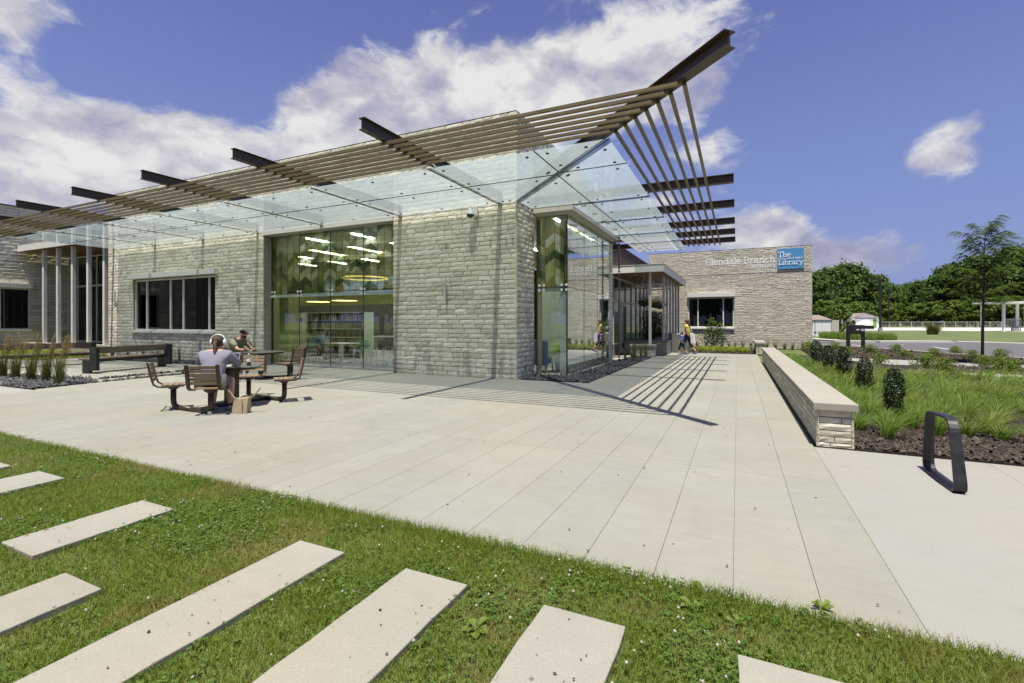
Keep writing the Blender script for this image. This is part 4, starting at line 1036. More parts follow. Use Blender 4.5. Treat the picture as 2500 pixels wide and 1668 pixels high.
# ================================================================== WALL FITTINGS
for x, z, w_ in ((-25.09, 2.6, 'left of the wide window'), (-16.82, 2.62, 'between the wide window and the tall glazing'), (-7.65, 2.58, 'on the corner pier')):
    t = thing('wall_light', 'slim vertical steel wall light ' + w_, 'wall light', (x, FY - .035, z))
    MB().cbox(-.022, .022, -.075, -.03, -.36, .36, .004).build('light_bar', 'grey_metal', t)
    MB().box(-.045, .045, -.03, .0, -.36, -.16).build('mount', 'steel', t)
t = thing('security_camera', 'white dome security camera on the pier below the canopy', 'camera', (-6.76, FY - .02, 4.62))
MB().cbox(.02, .17, -.06, .0, -.07, .19, .004).build('bracket', 'white_metal', t)
m = MB(); m.lathe([(.03, .12), (.06, .10), (.065, .03), (.12, .01), (.125, -.05)], (0, -.16, 0), 18); m.beam((.08, -.03, .07), (0, -.16, .07), .05, .05); m.build('housing', 'plastic_white', t, smooth=False)
MB().lathe([(.105, -.052), (.10, -.09), (.06, -.125), (.01, -.14)], (0, -.16, 0), 18).build('dome', 'lens_dark', t, smooth=True)
t = thing('rain_chain', 'metal rain chain hanging from the gutter by the glass corner', 'rain chain', (-4.10, 18.25, .05))
simple('chain_metal', (0.16, 0.15, 0.13), 0.4, 0.6)
lk = MB(); lk.lathe([(.012, 0), (.055, .085), (.052, .088), (.010, .012)], n=8); lk.tube([(0, 0, .085), (0, 0, .118)], .010, 5)
lme = lk.mesh('link'); lme.materials.append(M['chain_metal'])
for i in range(41): o = obj_from('link', lme, t); o.location = (0, 0, .02 + i * .1165); o.rotation_euler = (0, 0, i * .7)

# ================================================================== BIKE RACK
t = thing('bike_rack', 'black steel loop bike rack on the bright sidewalk', 'bike rack', (1.83, 6.06, -.012))
def rounded(pts, rad, n=6):
    out = []; k = len(pts)
    for i in range(k):
        p0, p1, p2 = Vector(pts[i - 1]), Vector(pts[i]), Vector(pts[(i + 1) % k]); r = rad[i]
        a = p1 + (p0 - p1).normalized() * r; b = p1 + (p2 - p1).normalized() * r
        for j in range(n + 1):
            u = j / n; out.append((a * (1 - u) ** 2) + p1 * (2 * u * (1 - u)) + (b * u ** 2))
    return out
pr = rounded([(0, -.42, .012), (0, .42, .012), (0, .36, .63), (0, -.24, .66)], [.11, .12, .10, .13])
m = MB(); P = pr + [pr[0]]; vs = []; fs = []; n = len(pr)
c0 = Vector((0, sum(p.y for p in pr) / n, sum(p.z for p in pr) / n))
for i, p in enumerate(pr):
    d = (pr[(i + 1) % n] - pr[i - 1]).normalized(); nn = d.cross(Vector((1, 0, 0))).normalized()
    if nn.dot(p - c0) < 0: nn = -nn
    wd = .038 + .012 * (1 - p.z / .66)
    for a, b in ((-wd, -.012), (wd, -.012), (wd, .012), (-wd, .012)): vs.append(p + Vector((a, 0, 0)) + nn * b)
for i in range(n):
    j = (i + 1) % n
    for k in range(4): l = (k + 1) % 4; fs.append((i * 4 + k, i * 4 + l, j * 4 + l, j * 4 + k))
o = m.add(vs, fs).build('loop', 'black_coat', t, bevel=.003)
m = MB(); m.box(-.05, .05, -.30, .30, 0.0, .006); m.build('base_plate', 'black_coat', t)

# ================================================================== PICNIC TABLES
SEATS = (54, 126, 234, 306)
def picnic_table(label, c, rot, group):
    t = thing('picnic_table', label, 'picnic table', (*c, 0), rot, group)
    hs = .50; ch = .13; poly = []
    for sx, sy in ((1, 1), (-1, 1), (-1, -1), (1, -1)):
        a, b = (sx * hs, sy * (hs - ch)), (sx * (hs - ch), sy * hs)
        poly += [a, b] if sx * sy > 0 else [b, a]
    k7 = math.sqrt(.5); poly = [((x - y) * k7, (x + y) * k7) for x, y in poly]
    MB().prism(poly, .725, .745).build('tabletop', 'table_mesh', t, bevel=.006)
    MB().prism([(x * .9, y * .9) for x, y in poly], .69, .724).build('table_rim', 'table_frame', t)
    for sx in (-1, 1):
        m = MB(); m.flat([(sx * .10, 0, .69), (sx * .10, 0, .10), (sx * .13, 0, .0)], .13, .05, (0, 1, 0)); m.build('pedestal', 'table_frame', t)
    R0 = .90                                             # post radius along the seat axis
    for k in range(4):
        st = bpy.data.objects.new('seat', None); link(st, t); st.empty_display_size = .1; st.rotation_euler = (0, 0, R(SEATS[k]))
        # seat axis is local +x (outward)
        for sy in (-1, 1):
            P = [(R0 - .19, sy * .232, .435), (R0 + .12, sy * .232, .425), (R0 + .20, sy * .232, .435), (R0 + .255, sy * .232, .475), (R0 + .28, sy * .232, .55), (R0 + .345, sy * .232, .86)]
            MB().flat(P, .055, .022, (0, 1, 0)).build('side_rail', 'table_frame', st)
        for i in range(5):
            z = .555 + i * .066; x = R0 + .268 + (z - .55) * .21
            m = MB(); m.beam((x, -.206, z), (x, .206, z), .020, .052, up=(.21, 0, 1)); m.build('back_slat', 'wood_slat_y', st)
        for i in range(4):
            x = R0 - .15 + i * .088
            MB().box(x - .038, x + .038, -.206, .206, .437, .458).build('seat_slat', 'wood_slat_y', st)
        MB().lathe([(.05, .355), (.11, .40), (.11, .425)], (R0, 0, 0), 10).build('seat_mount', 'table_frame', st)
        inn = 1 if k % 2 == 0 else -1
        # the post runs down and sweeps along the ground to its partner
        q = [(R0, 0, .36), (R0, 0, .16), (R0 - .01, 0, .09), (R0 - .05, inn * .05, .045), (R0 - .12, inn * .14, .035), (R0 * .6545, inn * R0 * .4755, .035)]
        MB().tube(q, .046, 10).build('post', 'table_frame', st, smooth=True)
        m = MB(); m.box(R0 + .045, R0 + .16, -.03, .03, .0, .012); m.box(R0 + .045, R0 + .052, -.03, .03, .012, .05); m.build('ground_lug', 'steel', st)
    MB().tube([(0, .728, .035), (0, .1, .035), (0, -.1, .035), (0, -.728, .035)], .038, 10).build('base_bar', 'table_frame', t, smooth=True)
    return t
wood('wood_slat_y', (0.15, 0.100, 0.058), (0.31, 0.232, 0.150), 1)
T1C, T1R = (-8.62, 5.87), 0.0; T2C, T2R = (-11.95, 9.0), R(-43.4)
picnic_table('nearer four-seat picnic table with wooden slats and brown frame', T1C, T1R, 'picnic tables on the plaza')
picnic_table('farther four-seat picnic table close to the tall glazing', T2C, T2R, 'picnic tables on the plaza')

# ================================================================== BENCHES
def bench(label, c, rz, L=2.5, back=1):
    t = thing('long_bench', label, 'bench', (*c, 0), rz, 'long benches on the terrace')
    b = back
    for sy in (-1, 1):
        MB().cbox(-.36 * b if b > 0 else .08, -.08 * b if b > 0 else .36, sy * L / 2 - .05, sy * L / 2 + .05, -.004, .40, .004).build('leg', 'black_coat', t)
        x0, x1 = sorted((b * -.07, b * .20))
        m = MB(); m.cbox(x0, x1, sy * L / 2 - .055, sy * L / 2 + .045, .09, .80, .004); m.build('back_post', 'black_coat', t)
        m = MB()
        for dx, dz in ((.06, .74), (.12, .66)): m.tube([(b * dx, sy * L / 2 - .066, dz), (b * dx, sy * L / 2 - .054, dz)], .014, 8)
        m.build('bolt', 'steel', t)
    for i in range(3):
        x0, x1 = sorted((b * (-.52 + i * .15), b * (-.52 + i * .15 + .14)))
        MB().cbox(x0, x1, -L / 2 - .045, L / 2 + .04, .405, .455, .005).build('seat_plank', 'wood_bench', t)
    x0, x1 = sorted((b * .0, b * .055))
    MB().cbox(x0, x1, -L / 2 + .05, L / 2 - .06, .60, .80, .005).build('back_plank', 'wood_bench', t)
    MB().box(*sorted((b * -.42, b * -.12)), -L / 2 + .1, L / 2 - .1, .33, .40).build('seat_rail', 'black_coat', t)
    return t
bench('near long bench of dark timber planks with black steel ends', (-18.02, 8.87), R(12.3), 2.42, 1)
bench('far long bench of dark timber planks behind the feather grasses', (-22.6, 8.3), R(-8), 2.9, -1)

# ================================================================== PEOPLE
def skin_mesh(name, chains, mat, parent, sub=2, root=0):
    """chains: lists of ((x,y,z), r or (rx, ry)); equal points are merged, so limbs join into one surface"""
    vs = []; rd = []; ed = []; idx = {}
    for ch in chains:
        prev = None
        for p, r in ch:
            k = tuple(round(c, 4) for c in p)
            if k not in idx: idx[k] = len(vs); vs.append(p); rd.append(r if isinstance(r, tuple) else (r, r))
            i = idx[k]
            if prev is not None and prev != i: ed.append((prev, i))
            prev = i
    me = bpy.data.meshes.new(name); me.from_pydata(vs, ed, []); o = bpy.data.objects.new(name, me); link(o, parent)
    md = o.modifiers.new('skin', 'SKIN'); md.use_smooth_shade = True
    lay = me.skin_vertices[0].data
    for i, r in enumerate(rd): lay[i].radius = r
    lay[root].use_root = True
    sb = o.modifiers.new('sub', 'SUBSURF'); sb.levels = sub; sb.render_levels = sub
    me.materials.append(M[mat]); return o
def hand(parent, c, fwd, up, mat, s=1.0):
    c, f, u = Vector(c), Vector(fwd).normalized(), Vector(up).normalized(); sd = f.cross(u).normalized(); m = MB()
    m.flat([c - f * .01 * s, c + f * .045 * s, c + f * .085 * s], .078 * s, .026 * s, sd)
    for i, (l, of) in enumerate(((.070, -.030), (.080, -.010), (.075, .010), (.058, .030))):
        b = c + f * .08 * s + sd * of * s
        m.tube([b, b + f * l * .5 * s - u * .004, b + f * l * .85 * s - u * .024 * s], [.0095 * s, .0088 * s, .007 * s], 6)
    b = c + f * .015 * s - sd * .036 * s
    m.tube([b, b + f * .035 * s - sd * .022 * s - u * .006, b + f * .068 * s - sd * .022 * s - u * .016 * s], [.012 * s, .0105 * s, .008 * s], 6)
    m.build('hand', mat, parent, smooth=True)
def shoe(parent, c, fwd, mat, s=1.0):
    c = Vector(c); f = Vector(fwd).normalized(); sd = Vector((f.y, -f.x, 0)); m = MB()
    prof = [(-.09, .036, .075), (-.04, .040, .085), (.03, .044, .070), (.10, .047, .048), (.155, .036, .034), (.18, .012, .022)]
    vs = []; fs = []
    for l, w, h in prof:
        for a, b in ((-1, 0), (-1.05, .35), (-.7, .9), (0, 1.05), (.7, .9), (1.05, .35), (1, 0)): vs.append(c + f * l * s + sd * a * w * s + Vector((0, 0, max(.002, b * h * s))))
    for i in range(len(prof) - 1):
        for k in range(6): fs.append((i * 7 + k, i * 7 + k + 1, i * 7 + 8 + k, i * 7 + 7 + k))
        fs.append((i * 7 + 6, i * 7, i * 7 + 7, i * 7 + 13))
    fs += [tuple(range(6, -1, -1)), tuple(len(vs) - 7 + k for k in range(7))]
    m.add(vs, fs).build('shoe', mat, parent, smooth=True)

# ---- woman at the nearer table, seen from behind (local +Y is the way she faces)
sd_ = R(45) - R(90)                                      # her seat: outward direction of the seat is angle -45 deg
so = Vector((math.cos(R(306)), math.sin(R(306)), 0)) * .84
wm = thing('person', 'person in lavender sweatshirt with white headphones sitting at a laptop', 'person', (T1C[0] + so.x, T1C[1] + so.y, 0), R(36))
pel, wst, cst, nck = (0, -.03, .56), (0, .02, .72), (0, .12, .93), (0, .19, 1.065)
sl, sr = (-.19, .14, 1.00), (.19, .14, 1.00)
el_l, el_r = (-.29, .30, .80), (.29, .32, .80); wr_l, wr_r = (-.14, .50, .775), (.16, .52, .775)
hl, hr = (-.10, 0, .54), (.10, 0, .54); kl, kr = (-.13, .42, .53), (.15, .40, .53); al, ar = (-.13, .36, .10), (.16, .30, .10)
skin_mesh('body', [[(pel, (.17, .14)), (wst, (.15, .12)), (cst, (.17, .12)), (nck, .06), ((0, .235, 1.135), .066), ((0, .255, 1.20), (.078, .092)), ((0, .25, 1.265), (.070, .082))],
    [(cst, (.17, .12)), (sl, .072), (el_l, .05), (wr_l, .034)], [(cst, (.17, .12)), (sr, .072), (el_r, .05), (wr_r, .034)],
    [(pel, (.17, .14)), (hl, .11), (kl, .072), ((-.13, .39, .32), .066), (al, .042)], [(pel, (.17, .14)), (hr, .11), (kr, .072), ((.155, .35, .32), .066), (ar, .042)]], 'skin', wm)
skin_mesh('sweatshirt', [[((0, -.06, .535), (.205, .17)), ((0, -.02, .64), (.195, .16)), ((0, .05, .80), (.20, .15)), ((0, .125, .94), (.205, .145)), ((0, .175, 1.03), (.11, .085))],
    [((0, .125, .94), (.205, .145)), ((-.205, .14, .99), .092), ((-.29, .26, .84), .075), ((-.27, .35, .79), .064), ((-.15, .485, .782), .045)],
    [((0, .125, .94), (.205, .145)), ((.205, .14, .99), .092), ((.29, .28, .84), .075), ((.28, .36, .79), .064), ((.17, .50, .782), .045)]], 'cloth_lavender', wm)
skin_mesh('shorts', [[((0, -.03, .55), (.20, .13)), ((-.10, .05, .545), .125), ((-.13, .34, .535), .095)], [((0, -.03, .55), (.20, .13)), ((.11, .05, .545), .125), ((.15, .32, .535), .095)]], 'cloth_grey', wm)
hr_ = MB(); hr_.ball((0, .222, 1.218), (.098, .108, .112), 16, 10); hr_.ball((0, .15, 1.235), (.07, .05, .06), 10, 6); hr_ = hr_.build('hair', 'hair_brown', wm, smooth=True)
MB().tube([(0, .135, 1.24), (.0, .095, 1.19), (.01, .060, 1.10), (.025, .035, 1.0), (.045, .025, .94)], [.026, .034, .028, .020, .005], 8).build('ponytail', 'hair_auburn', wm, smooth=True)
hp = bpy.data.objects.new('headphones', None); link(hp, wm)
for s_ in (-1, 1): MB().ball((s_ * .105, .235, 1.205), (.030, .046, .052), 12, 8).build('ear_cup', 'plastic_white', hp, smooth=True)
MB().flat([(.118 * math.cos(R(a)), .235, 1.215 + .128 * math.sin(R(a))) for a in range(0, 181, 15)], .032, .014, (0, 1, 0)).build('headband', 'plastic_white', hp, smooth=True)
hand(wm, (-.13, .515, .778), (.3, 1, -.1), (0, 0, 1), 'skin'); hand(wm, (.15, .535, .778), (-.2, 1, -.1), (0, 0, 1), 'skin')
shoe(wm, (-.13, .37, .0), (-.1, 1, 0), 'shoe_grey'); shoe(wm, (.17, .31, .0), (.25, 1, 0), 'shoe_grey')
# ---- man at the farther table
MA = T2R + R(234); mo = Vector((math.cos(MA), math.sin(MA), 0)) * .98
mn = thing('person', 'person in olive shirt and black cap leaning on the farther table', 'person', (T2C[0] + mo.x, T2C[1] + mo.y, 0), MA + math.pi / 2)
skin_mesh('body', [[((0, -.02, .56), (.16, .13)), ((0, .06, .74), (.15, .11)), ((0, .20, .96), (.18, .12)), ((0, .30, 1.10), .062), ((0, .355, 1.165), .072), ((0, .38, 1.235), (.076, .095)), ((0, .37, 1.30), (.068, .085))],
    [((0, .20, .96), (.18, .12)), ((-.20, .22, 1.02), .072), ((-.27, .42, .80), .05), ((-.10, .64, .785), .034)], [((0, .20, .96), (.18, .12)), ((.20, .22, 1.02), .072), ((.27, .44, .80), .05), ((.08, .66, .785), .034)],
    [((0, -.02, .56), (.16, .13)), ((-.10, 0, .54), .10), ((-.14, .40, .54), .07), ((-.14, .36, .10), .042)], [((0, -.02, .56), (.16, .13)), ((.10, 0, .54), .10), ((.14, .40, .54), .07), ((.14, .32, .10), .042)],
    [((0, .38, 1.235), (.076, .095)), ((0, .475, 1.215), .016), ((0, .492, 1.205), .010)]], 'skin_tan', mn)
skin_mesh('shirt', [[((0, -.05, .53), (.195, .165)), ((0, .03, .70), (.19, .15)), ((0, .12, .85), (.20, .15)), ((0, .205, .97), (.215, .15)), ((0, .285, 1.075), (.09, .075))],
    [((0, .205, .97), (.215, .15)), ((-.225, .22, 1.01), .098), ((-.275, .36, .87), .078)], [((0, .205, .97), (.215, .15)), ((.225, .22, 1.01), .098), ((.275, .38, .87), .078)]], 'cloth_olive', mn)
skin_mesh('trousers', [[((0, -.03, .55), (.18, .13)), ((-.10, .05, .545), .115), ((-.14, .40, .54), .085), ((-.14, .37, .14), .06)], [((0, -.03, .55), (.18, .13)), ((.10, .05, .545), .115), ((.14, .40, .54), .085), ((.14, .34, .14), .06)]], 'cloth_navy', mn)
m = MB(); m.ball((0, .420, 1.150), (.052, .045, .050), 12, 8); m.ball((0, .37, 1.165), (.072, .06, .042), 12, 6); m.build('beard', 'hair_black', mn, smooth=True)
cp = MB(); cp.ball((0, .37, 1.285), (.090, .108, .070), 16, 8); cp.add([(-.075, .44, 1.275), (.075, .44, 1.275), (.062, .545, 1.250), (0, .575, 1.245), (-.062, .545, 1.250), (-.07, .44, 1.285), (.07, .44, 1.285), (.058, .54, 1.262), (0, .57, 1.258), (-.058, .54, 1.262)], [(4, 3, 2, 1, 0), (5, 6, 7, 8, 9), (0, 1, 6, 5), (1, 2, 7, 6), (2, 3, 8, 7), (3, 4, 9, 8), (4, 0, 5, 9)])
cp = cp.build('cap', 'hair_black', mn, smooth=True); MB().box(-.022, .022, .470, .476, 1.300, 1.325).build('cap_badge', 'sign_white', cp)
for s_ in (-1, 1): MB().ball((s_ * .078, .365, 1.215), (.012, .022, .032), 8, 6).build('ear', 'skin_tan', mn, smooth=True)
hand(mn, (-.085, .655, .785), (.55, .8, 0), (0, 0, 1), 'skin_tan'); hand(mn, (.07, .675, .79), (-.5, .8, .15), (0, 0, 1), 'skin_tan')
shoe(mn, (-.14, .37, 0), (0, 1, 0), 'cloth_navy'); shoe(mn, (.14, .33, 0), (0, 1, 0), 'cloth_navy')
# ---- things on and by the nearer table
dirn = Vector((-so.x, -so.y, 0)).normalized(); sidev = Vector((dirn.y, -dirn.x, 0))
lp_c = Vector((T1C[0], T1C[1], .745)) + so * .22 + sidev * -.02
t = thing('laptop', 'open grey laptop in front of the person with headphones', 'laptop', tuple(lp_c), R(36))
MB().cbox(-.165, .165, -.12, .11, .002, .018, .003).build('keyboard_deck', 'laptop_grey', t)
m = MB(); m.beam((-.165, .175, .124), (.165, .175, .124), .010, .235, up=(0, .28, 1)); m.build('lid', 'laptop_grey', t)
m = MB(); m.beam((-.152, .1685, .126), (.152, .1685, .126), .002, .205, up=(0, .28, 1)); m.build('screen', 'screen_dark', t)
bp = Vector((T1C[0], T1C[1], .745)) + so * .15 + sidev * .34
t = thing('soda_bottle', 'clear plastic soda bottle with dark drink left in the bottom', 'bottle', tuple(bp))
MB().lathe([(.034, 0), (.037, .02), (.036, .13), (.030, .155), (.014, .195), (.0135, .215)], n=14).build('bottle_body', 'bottle', t, smooth=True)
MB().lathe([(.032, .002), (.0345, .02), (.0345, .068)], n=14).build('drink', 'cola', t); MB().lathe([(.038, .075), (.038, .125)], n=14).build('wrapper', 'plastic_white', t); MB().lathe([(.0155, .205), (.0155, .228)], n=12).build('cap', 'plastic_white', t)
bg = gp(589, 1008)
t = thing('tote_bag', 'beige canvas tote bag with upright straps standing beside the nearer table', 'bag', (bg[0], bg[1], 0), R(24))
vs = [(-.13, -.07, 0), (.13, -.07, 0), (.13, .07, 0), (-.13, .07, 0), (-.10, -.055, .24), (.15, -.05, .27), (.15, .05, .27), (-.10, .055, .25), (-.085, -.04, .25), (.135, -.035, .28), (.135, .035, .28), (-.085, .04, .26), (-.07, -.03, .1), (.11, -.03, .1), (.11, .03, .1), (-.07, .03, .1)]
fs = [(0, 3, 2, 1), (0, 1, 5, 4), (1, 2, 6, 5), (2, 3, 7, 6), (3, 0, 4, 7), (4, 5, 9, 8), (5, 6, 10, 9), (6, 7, 11, 10), (7, 4, 8, 11), (8, 9, 13, 12), (9, 10, 14, 13), (10, 11, 15, 14), (11, 8, 12, 15), (12, 13, 14, 15)]
MB().add(vs, fs).build('bag_body', 'bag_canvas', t, bevel=.012)
MB().flat([(-.08, -.05, .23), (-.15, -.06, .34), (-.19, -.06, .40), (-.17, -.06, .39), (-.10, -.055, .29), (-.05, -.05, .24)], .018, .006, (0, 1, 0)).build('strap', 'bag_canvas', t)
MB().flat([(.13, .04, .25), (.22, .05, .33), (.31, .05, .43), (.30, .05, .40), (.20, .045, .29), (.13, .04, .23)], .018, .006, (0, 1, 0)).build('strap', 'bag_canvas', t)
MB().box(.055, .063, -.076, -.072, .01, .23).build('seam', 'bag_trim', t)
# ---- pair walking to the entrance (face -X, towards the door)
def walker(label, c, rz, s, top, bot, hairm, shoem, hairlong=False):
    t = thing('person', label, 'person', (*c, 0), rz)
    def k(*ch): return [[((p[0] * s, p[1] * s, p[2] * s), (tuple(x * s for x in r) if isinstance(r, tuple) else r * s)) for p, r in c_] for c_ in ch]
    skin_mesh('body', k([((0, 0, .92), (.14, .11)), ((0, .01, 1.12), (.125, .10)), ((0, .02, 1.34), (.15, .105)), ((0, .04, 1.47), .055), ((0, .06, 1.54), .065), ((0, .065, 1.61), (.074, .09)), ((0, .06, 1.67), (.065, .08))],
        [((0, .02, 1.34), (.15, .105)), ((-.17, .02, 1.40), .06), ((-.22, -.04, 1.14), .042), ((-.20, .10, .94), .03)], [((0, .02, 1.34), (.15, .105)), ((.17, .02, 1.40), .06), ((.21, .06, 1.16), .042), ((.17, .24, 1.05), .03)],
        [((0, 0, .92), (.14, .11)), ((-.09, 0, .86), .09), ((-.09, .20, .50), .06), ((-.09, .16, .09), .036)], [((0, 0, .92), (.14, .11)), ((.09, 0, .86), .09), ((.09, -.10, .48), .06), ((.09, -.36, .13), .036)],
        [((0, .065, 1.61), (.074, .09)), ((0, .155, 1.59), .014)]), 'skin', t, 1)
    skin_mesh('shirt', k([((0, 0, .88), (.175, .145)), ((0, .01, 1.10), (.165, .13)), ((0, .02, 1.33), (.185, .135)), ((0, .04, 1.44), (.075, .065))],
        [((0, .02, 1.33), (.185, .135)), ((-.19, .02, 1.385), .085), ((-.215, -.01, 1.24), .07)], [((0, .02, 1.33), (.185, .135)), ((.19, .02, 1.385), .085), ((.21, .03, 1.25), .07)]), top, t, 1)
    skin_mesh('trousers', k([((0, 0, .90), (.155, .125)), ((-.09, .02, .84), .105), ((-.09, .20, .50), .075), ((-.09, .18, .30), .06)], [((0, 0, .90), (.155, .125)), ((.09, 0, .84), .105), ((.09, -.10, .48), .075), ((.09, -.24, .30), .06)]), bot, t, 1)
    h = MB(); h.ball((0, .035 * s, 1.635 * s), (.088 * s, .10 * s, .092 * s), 12, 8)
    if hairlong:
        for i in range(26): h.ball((rng.uniform(-.09, .09) * s, rng.uniform(-.10, .05) * s, rng.uniform(1.40, 1.70) * s), rng.uniform(.03, .05) * s, 7, 5)
    h.build('hair', hairm, t, smooth=True)
    for q, f in (((-.20, .12, .92), (0, .4, -1)), ((.17, .26, 1.04), (0, 1, 0))): hand(t, tuple(x * s for x in q), f, (0, .3, 1) if f[2] == 0 else (0, 1, .3), 'skin', s)
    shoe(t, (-.09 * s, .17 * s, 0), (0, 1, 0), shoem, s); shoe(t, (.09 * s, -.33 * s, .02), (0, 1, -.2), shoem, s)
    return t
wkr = walker('person in yellow top with long curly hair and a white bag near the entrance', (-2.22, 25.0), R(75), 1.0, 'cloth_yellow', 'cloth_navy', 'hair_auburn', 'sandal', True)
m = MB(); m.add([(-.03, -.28, .50), (.03, -.28, .50), (.03, -.05, .52), (-.03, -.05, .52), (-.05, -.20, 1.0), (.05, -.20, 1.0), (.05, .0, 1.02), (-.05, .0, 1.02)], [(0, 3, 2, 1), (4, 5, 6, 7), (0, 1, 5, 4), (1, 2, 6, 5), (2, 3, 7, 6), (3, 0, 4, 7)])
wb = thing('shoulder_bag', 'white cloth bag hanging from the shoulder of the person in yellow', 'bag', (-2.13, 25.03, 0), R(75)); m.build('bag_body', 'cloth_white', wb, bevel=.02)
MB().flat([(0, -.12, 1.0), (.0, -.02, 1.42), (0, .06, 1.42), (0, -.04, 1.0)], .03, .008, (1, 0, 0)).build('strap', 'cloth_white', wb)
walker('child in blue T-shirt and dark shorts walking beside the person in yellow', (-2.42, 24.35), R(70), .64, 'cloth_blue', 'cloth_navy', 'hair_brown', 'sandal')

# ================================================================== SMALL SITE FURNITURE
t = thing('waste_bin', 'grey cabinet waste bin at the end of the row of posts', 'bin', (-2.70, 26.0, 0))
MB().cbox(-.50, .45, -.22, .28, 0, .96, .01).build('cabinet', 'bin_grey', t); MB().box(-.14, .38, -.20, .26, .962, .985).build('lid', 'white_metal', t); MB().box(-.48, -.17, -.18, .24, .961, .975).build('opening', 'dark_steel', t)
p0, p1 = gz('V', 868, 872), gz('V', 1152, 880)
d = Vector((p1[0] - p0[0], p1[1] - p0[1], 0)); L = d.length; a_ = math.atan2(d.y, d.x); sc = depth_of(*p0) / 1165.0 / 7.839
ht = (872 - 425) * sc
t = thing('directional_sign', 'black two-post sign with white arrow and returns lettering beside the road', 'sign', (p0[0], p0[1], 0), a_)
for x in (0, L): MB().cbox(x - .10, x + .10, -.06, .06, 0, ht, .004).build('post', 'sign_black', t)
MB().cbox(.101, L + .02, -.09, .05, ht - .53, ht + .02, .004).build('sign_board', 'sign_black', t)
MB().cbox(L + .09, L + .52, -.05, .03, ht - .22, ht - .02, .004).build('mailbox_arm', 'sign_black', t)
write('RETURNS', t, .62, ht - .34, -.092, width=.74, depth=.01, font=CAPS, sw=.17)
m = MB(); m.add([(.38, -.095, ht - .26), (.48, -.095, ht - .20), (.48, -.095, ht - .32)], [(0, 1, 2)]); m.box(.48, .56, -.0965, -.092, ht - .28, ht - .24); m.build('arrow', 'sign_white', t)
def lamp_post(label, base, h, arm=1, wdt=.09):
    t = thing('lamp_post', label, 'lamp post', (*base, -.05), HEAD, 'car park lamp posts')
    MB().lathe([(.32, 0), (.32, .75)], n=14).build('footing', 'concrete_footing', t); MB().box(-wdt, wdt, -wdt, wdt, .75, h).build('pole', 'dark_steel', t)
    m = MB(); m.box(-arm * 1.35 if arm > 0 else -1.2, -.1 if arm > 0 else 1.2, -.26, .26, h - .22, h + .08)
    if arm > 0: m.box(-.3, .3, -.08, .08, h - .05, h + .12)
    m.build('lamp_head', 'dark_steel', t)
lb = gp(1960 + 1482 / 7.839, 740 + 560 / 7.839)
lamp_post('tall dark lamp post with one-sided head on the grass', lb, 8.6, 1, .13)
lb2 = gp(1850 + 598 / 3.135, 803.0); lamp_post('slim lamp post with T head before the trees at left', lb2, 10.6, -1, .09)
lb3 = gp(1960 + 1645 / 7.839, 799.0); lamp_post('distant lamp post with T head standing by the fence', lb3, 13.2, -1, .12)

# ================================================================== FAR BUILDINGS
def local(u, v):                                          # frame on the ground, x to the right of the view
    p = gp(u, v); return p, depth_of(*p) / FPX
(c, kx) = local(1960 + 365 / 7.839, 740 + 625 / 7.839)
t = thing('storage_enclosure', 'white gated enclosure with brown shingle roof beside the stone wing', 'shed', (*c, -.06), HEAD)
w2, h2 = 22.5 * kx, 39.5 * kx
for sx in (-1, 1): MB().box(sx * w2 / 2 - w2 / 2 + (0.02), sx * w2 / 2 + w2 / 2 - .02, 0, .08, 0, h2).build('gate_leaf', 'white_paint', t)
MB().box(-w2 - .6, w2, .10, 3.2, 0, h2).build('wall', 'white_paint', t)
m = MB(); m.add([(-w2 - .6, -.1, h2 + .02), (w2 + .1, -.1, h2 + .02), (w2 - .35, 1.7, h2 + .62), (-w2 - .6, 1.7, h2 + .62), (w2 + .1, 3.3, h2 + .02), (-w2 - .6, 3.3, h2 + .02)], [(0, 1, 2, 3), (3, 2, 4, 5), (1, 4, 2), (0, 3, 5), (0, 5, 4, 1)]); m.build('roof', 'shingle', t)
MB().box(w2 + .02, w2 + .9, -.05, .4, 0, h2).build('stone_pier', 'ledge_stone', t)
m = MB(); m.box(-w2 * .78, -w2 * .75, -.05, -.01, 0, h2); m.box(-w2 * .85, -w2 * .60, -.05, -.01, h2 * .24, h2 * .28); m.build('gate_latch', 'dark_steel', t)
(c, kx) = local(1960 + 1200 / 7.839, 800.9)
t = thing('garage', 'white gabled garage with lime green doorway before the trees', 'garage', (*c, -.06), HEAD)
w2, h2, hp_ = 33.5 * kx, 26.0 * kx, 34.5 * kx
m = MB(); m.add([(-w2, 0, 0), (w2, 0, 0), (w2, 0, h2), (0, 0, hp_), (-w2, 0, h2), (-w2, 14, 0), (w2, 14, 0), (w2, 14, h2), (0, 14, hp_), (-w2, 14, h2)], [(0, 1, 2, 3, 4), (9, 8, 7, 6, 5), (0, 4, 9, 5), (1, 6, 7, 2)]); m.build('wall', 'white_paint', t)
m = MB(); m.add([(-w2 - .5, -.5, h2 - .35), (0, -.5, hp_ + .12), (0, 14.5, hp_ + .12), (-w2 - .5, 14.5, h2 - .35), (w2 + .5, -.5, h2 - .35), (w2 + .5, 14.5, h2 - .35), (-w2 - .5, -.5, h2 - .15), (0, -.5, hp_ + .32), (0, 14.5, hp_ + .32), (-w2 - .5, 14.5, h2 - .15), (w2 + .5, -.5, h2 - .15), (w2 + .5, 14.5, h2 - .15)],
    [(0, 1, 2, 3), (1, 4, 5, 2), (6, 9, 8, 7), (7, 8, 11, 10), (0, 6, 7, 1), (1, 7, 10, 4), (0, 3, 9, 6), (4, 10, 11, 5)]); m.build('roof', 'shingle', t)
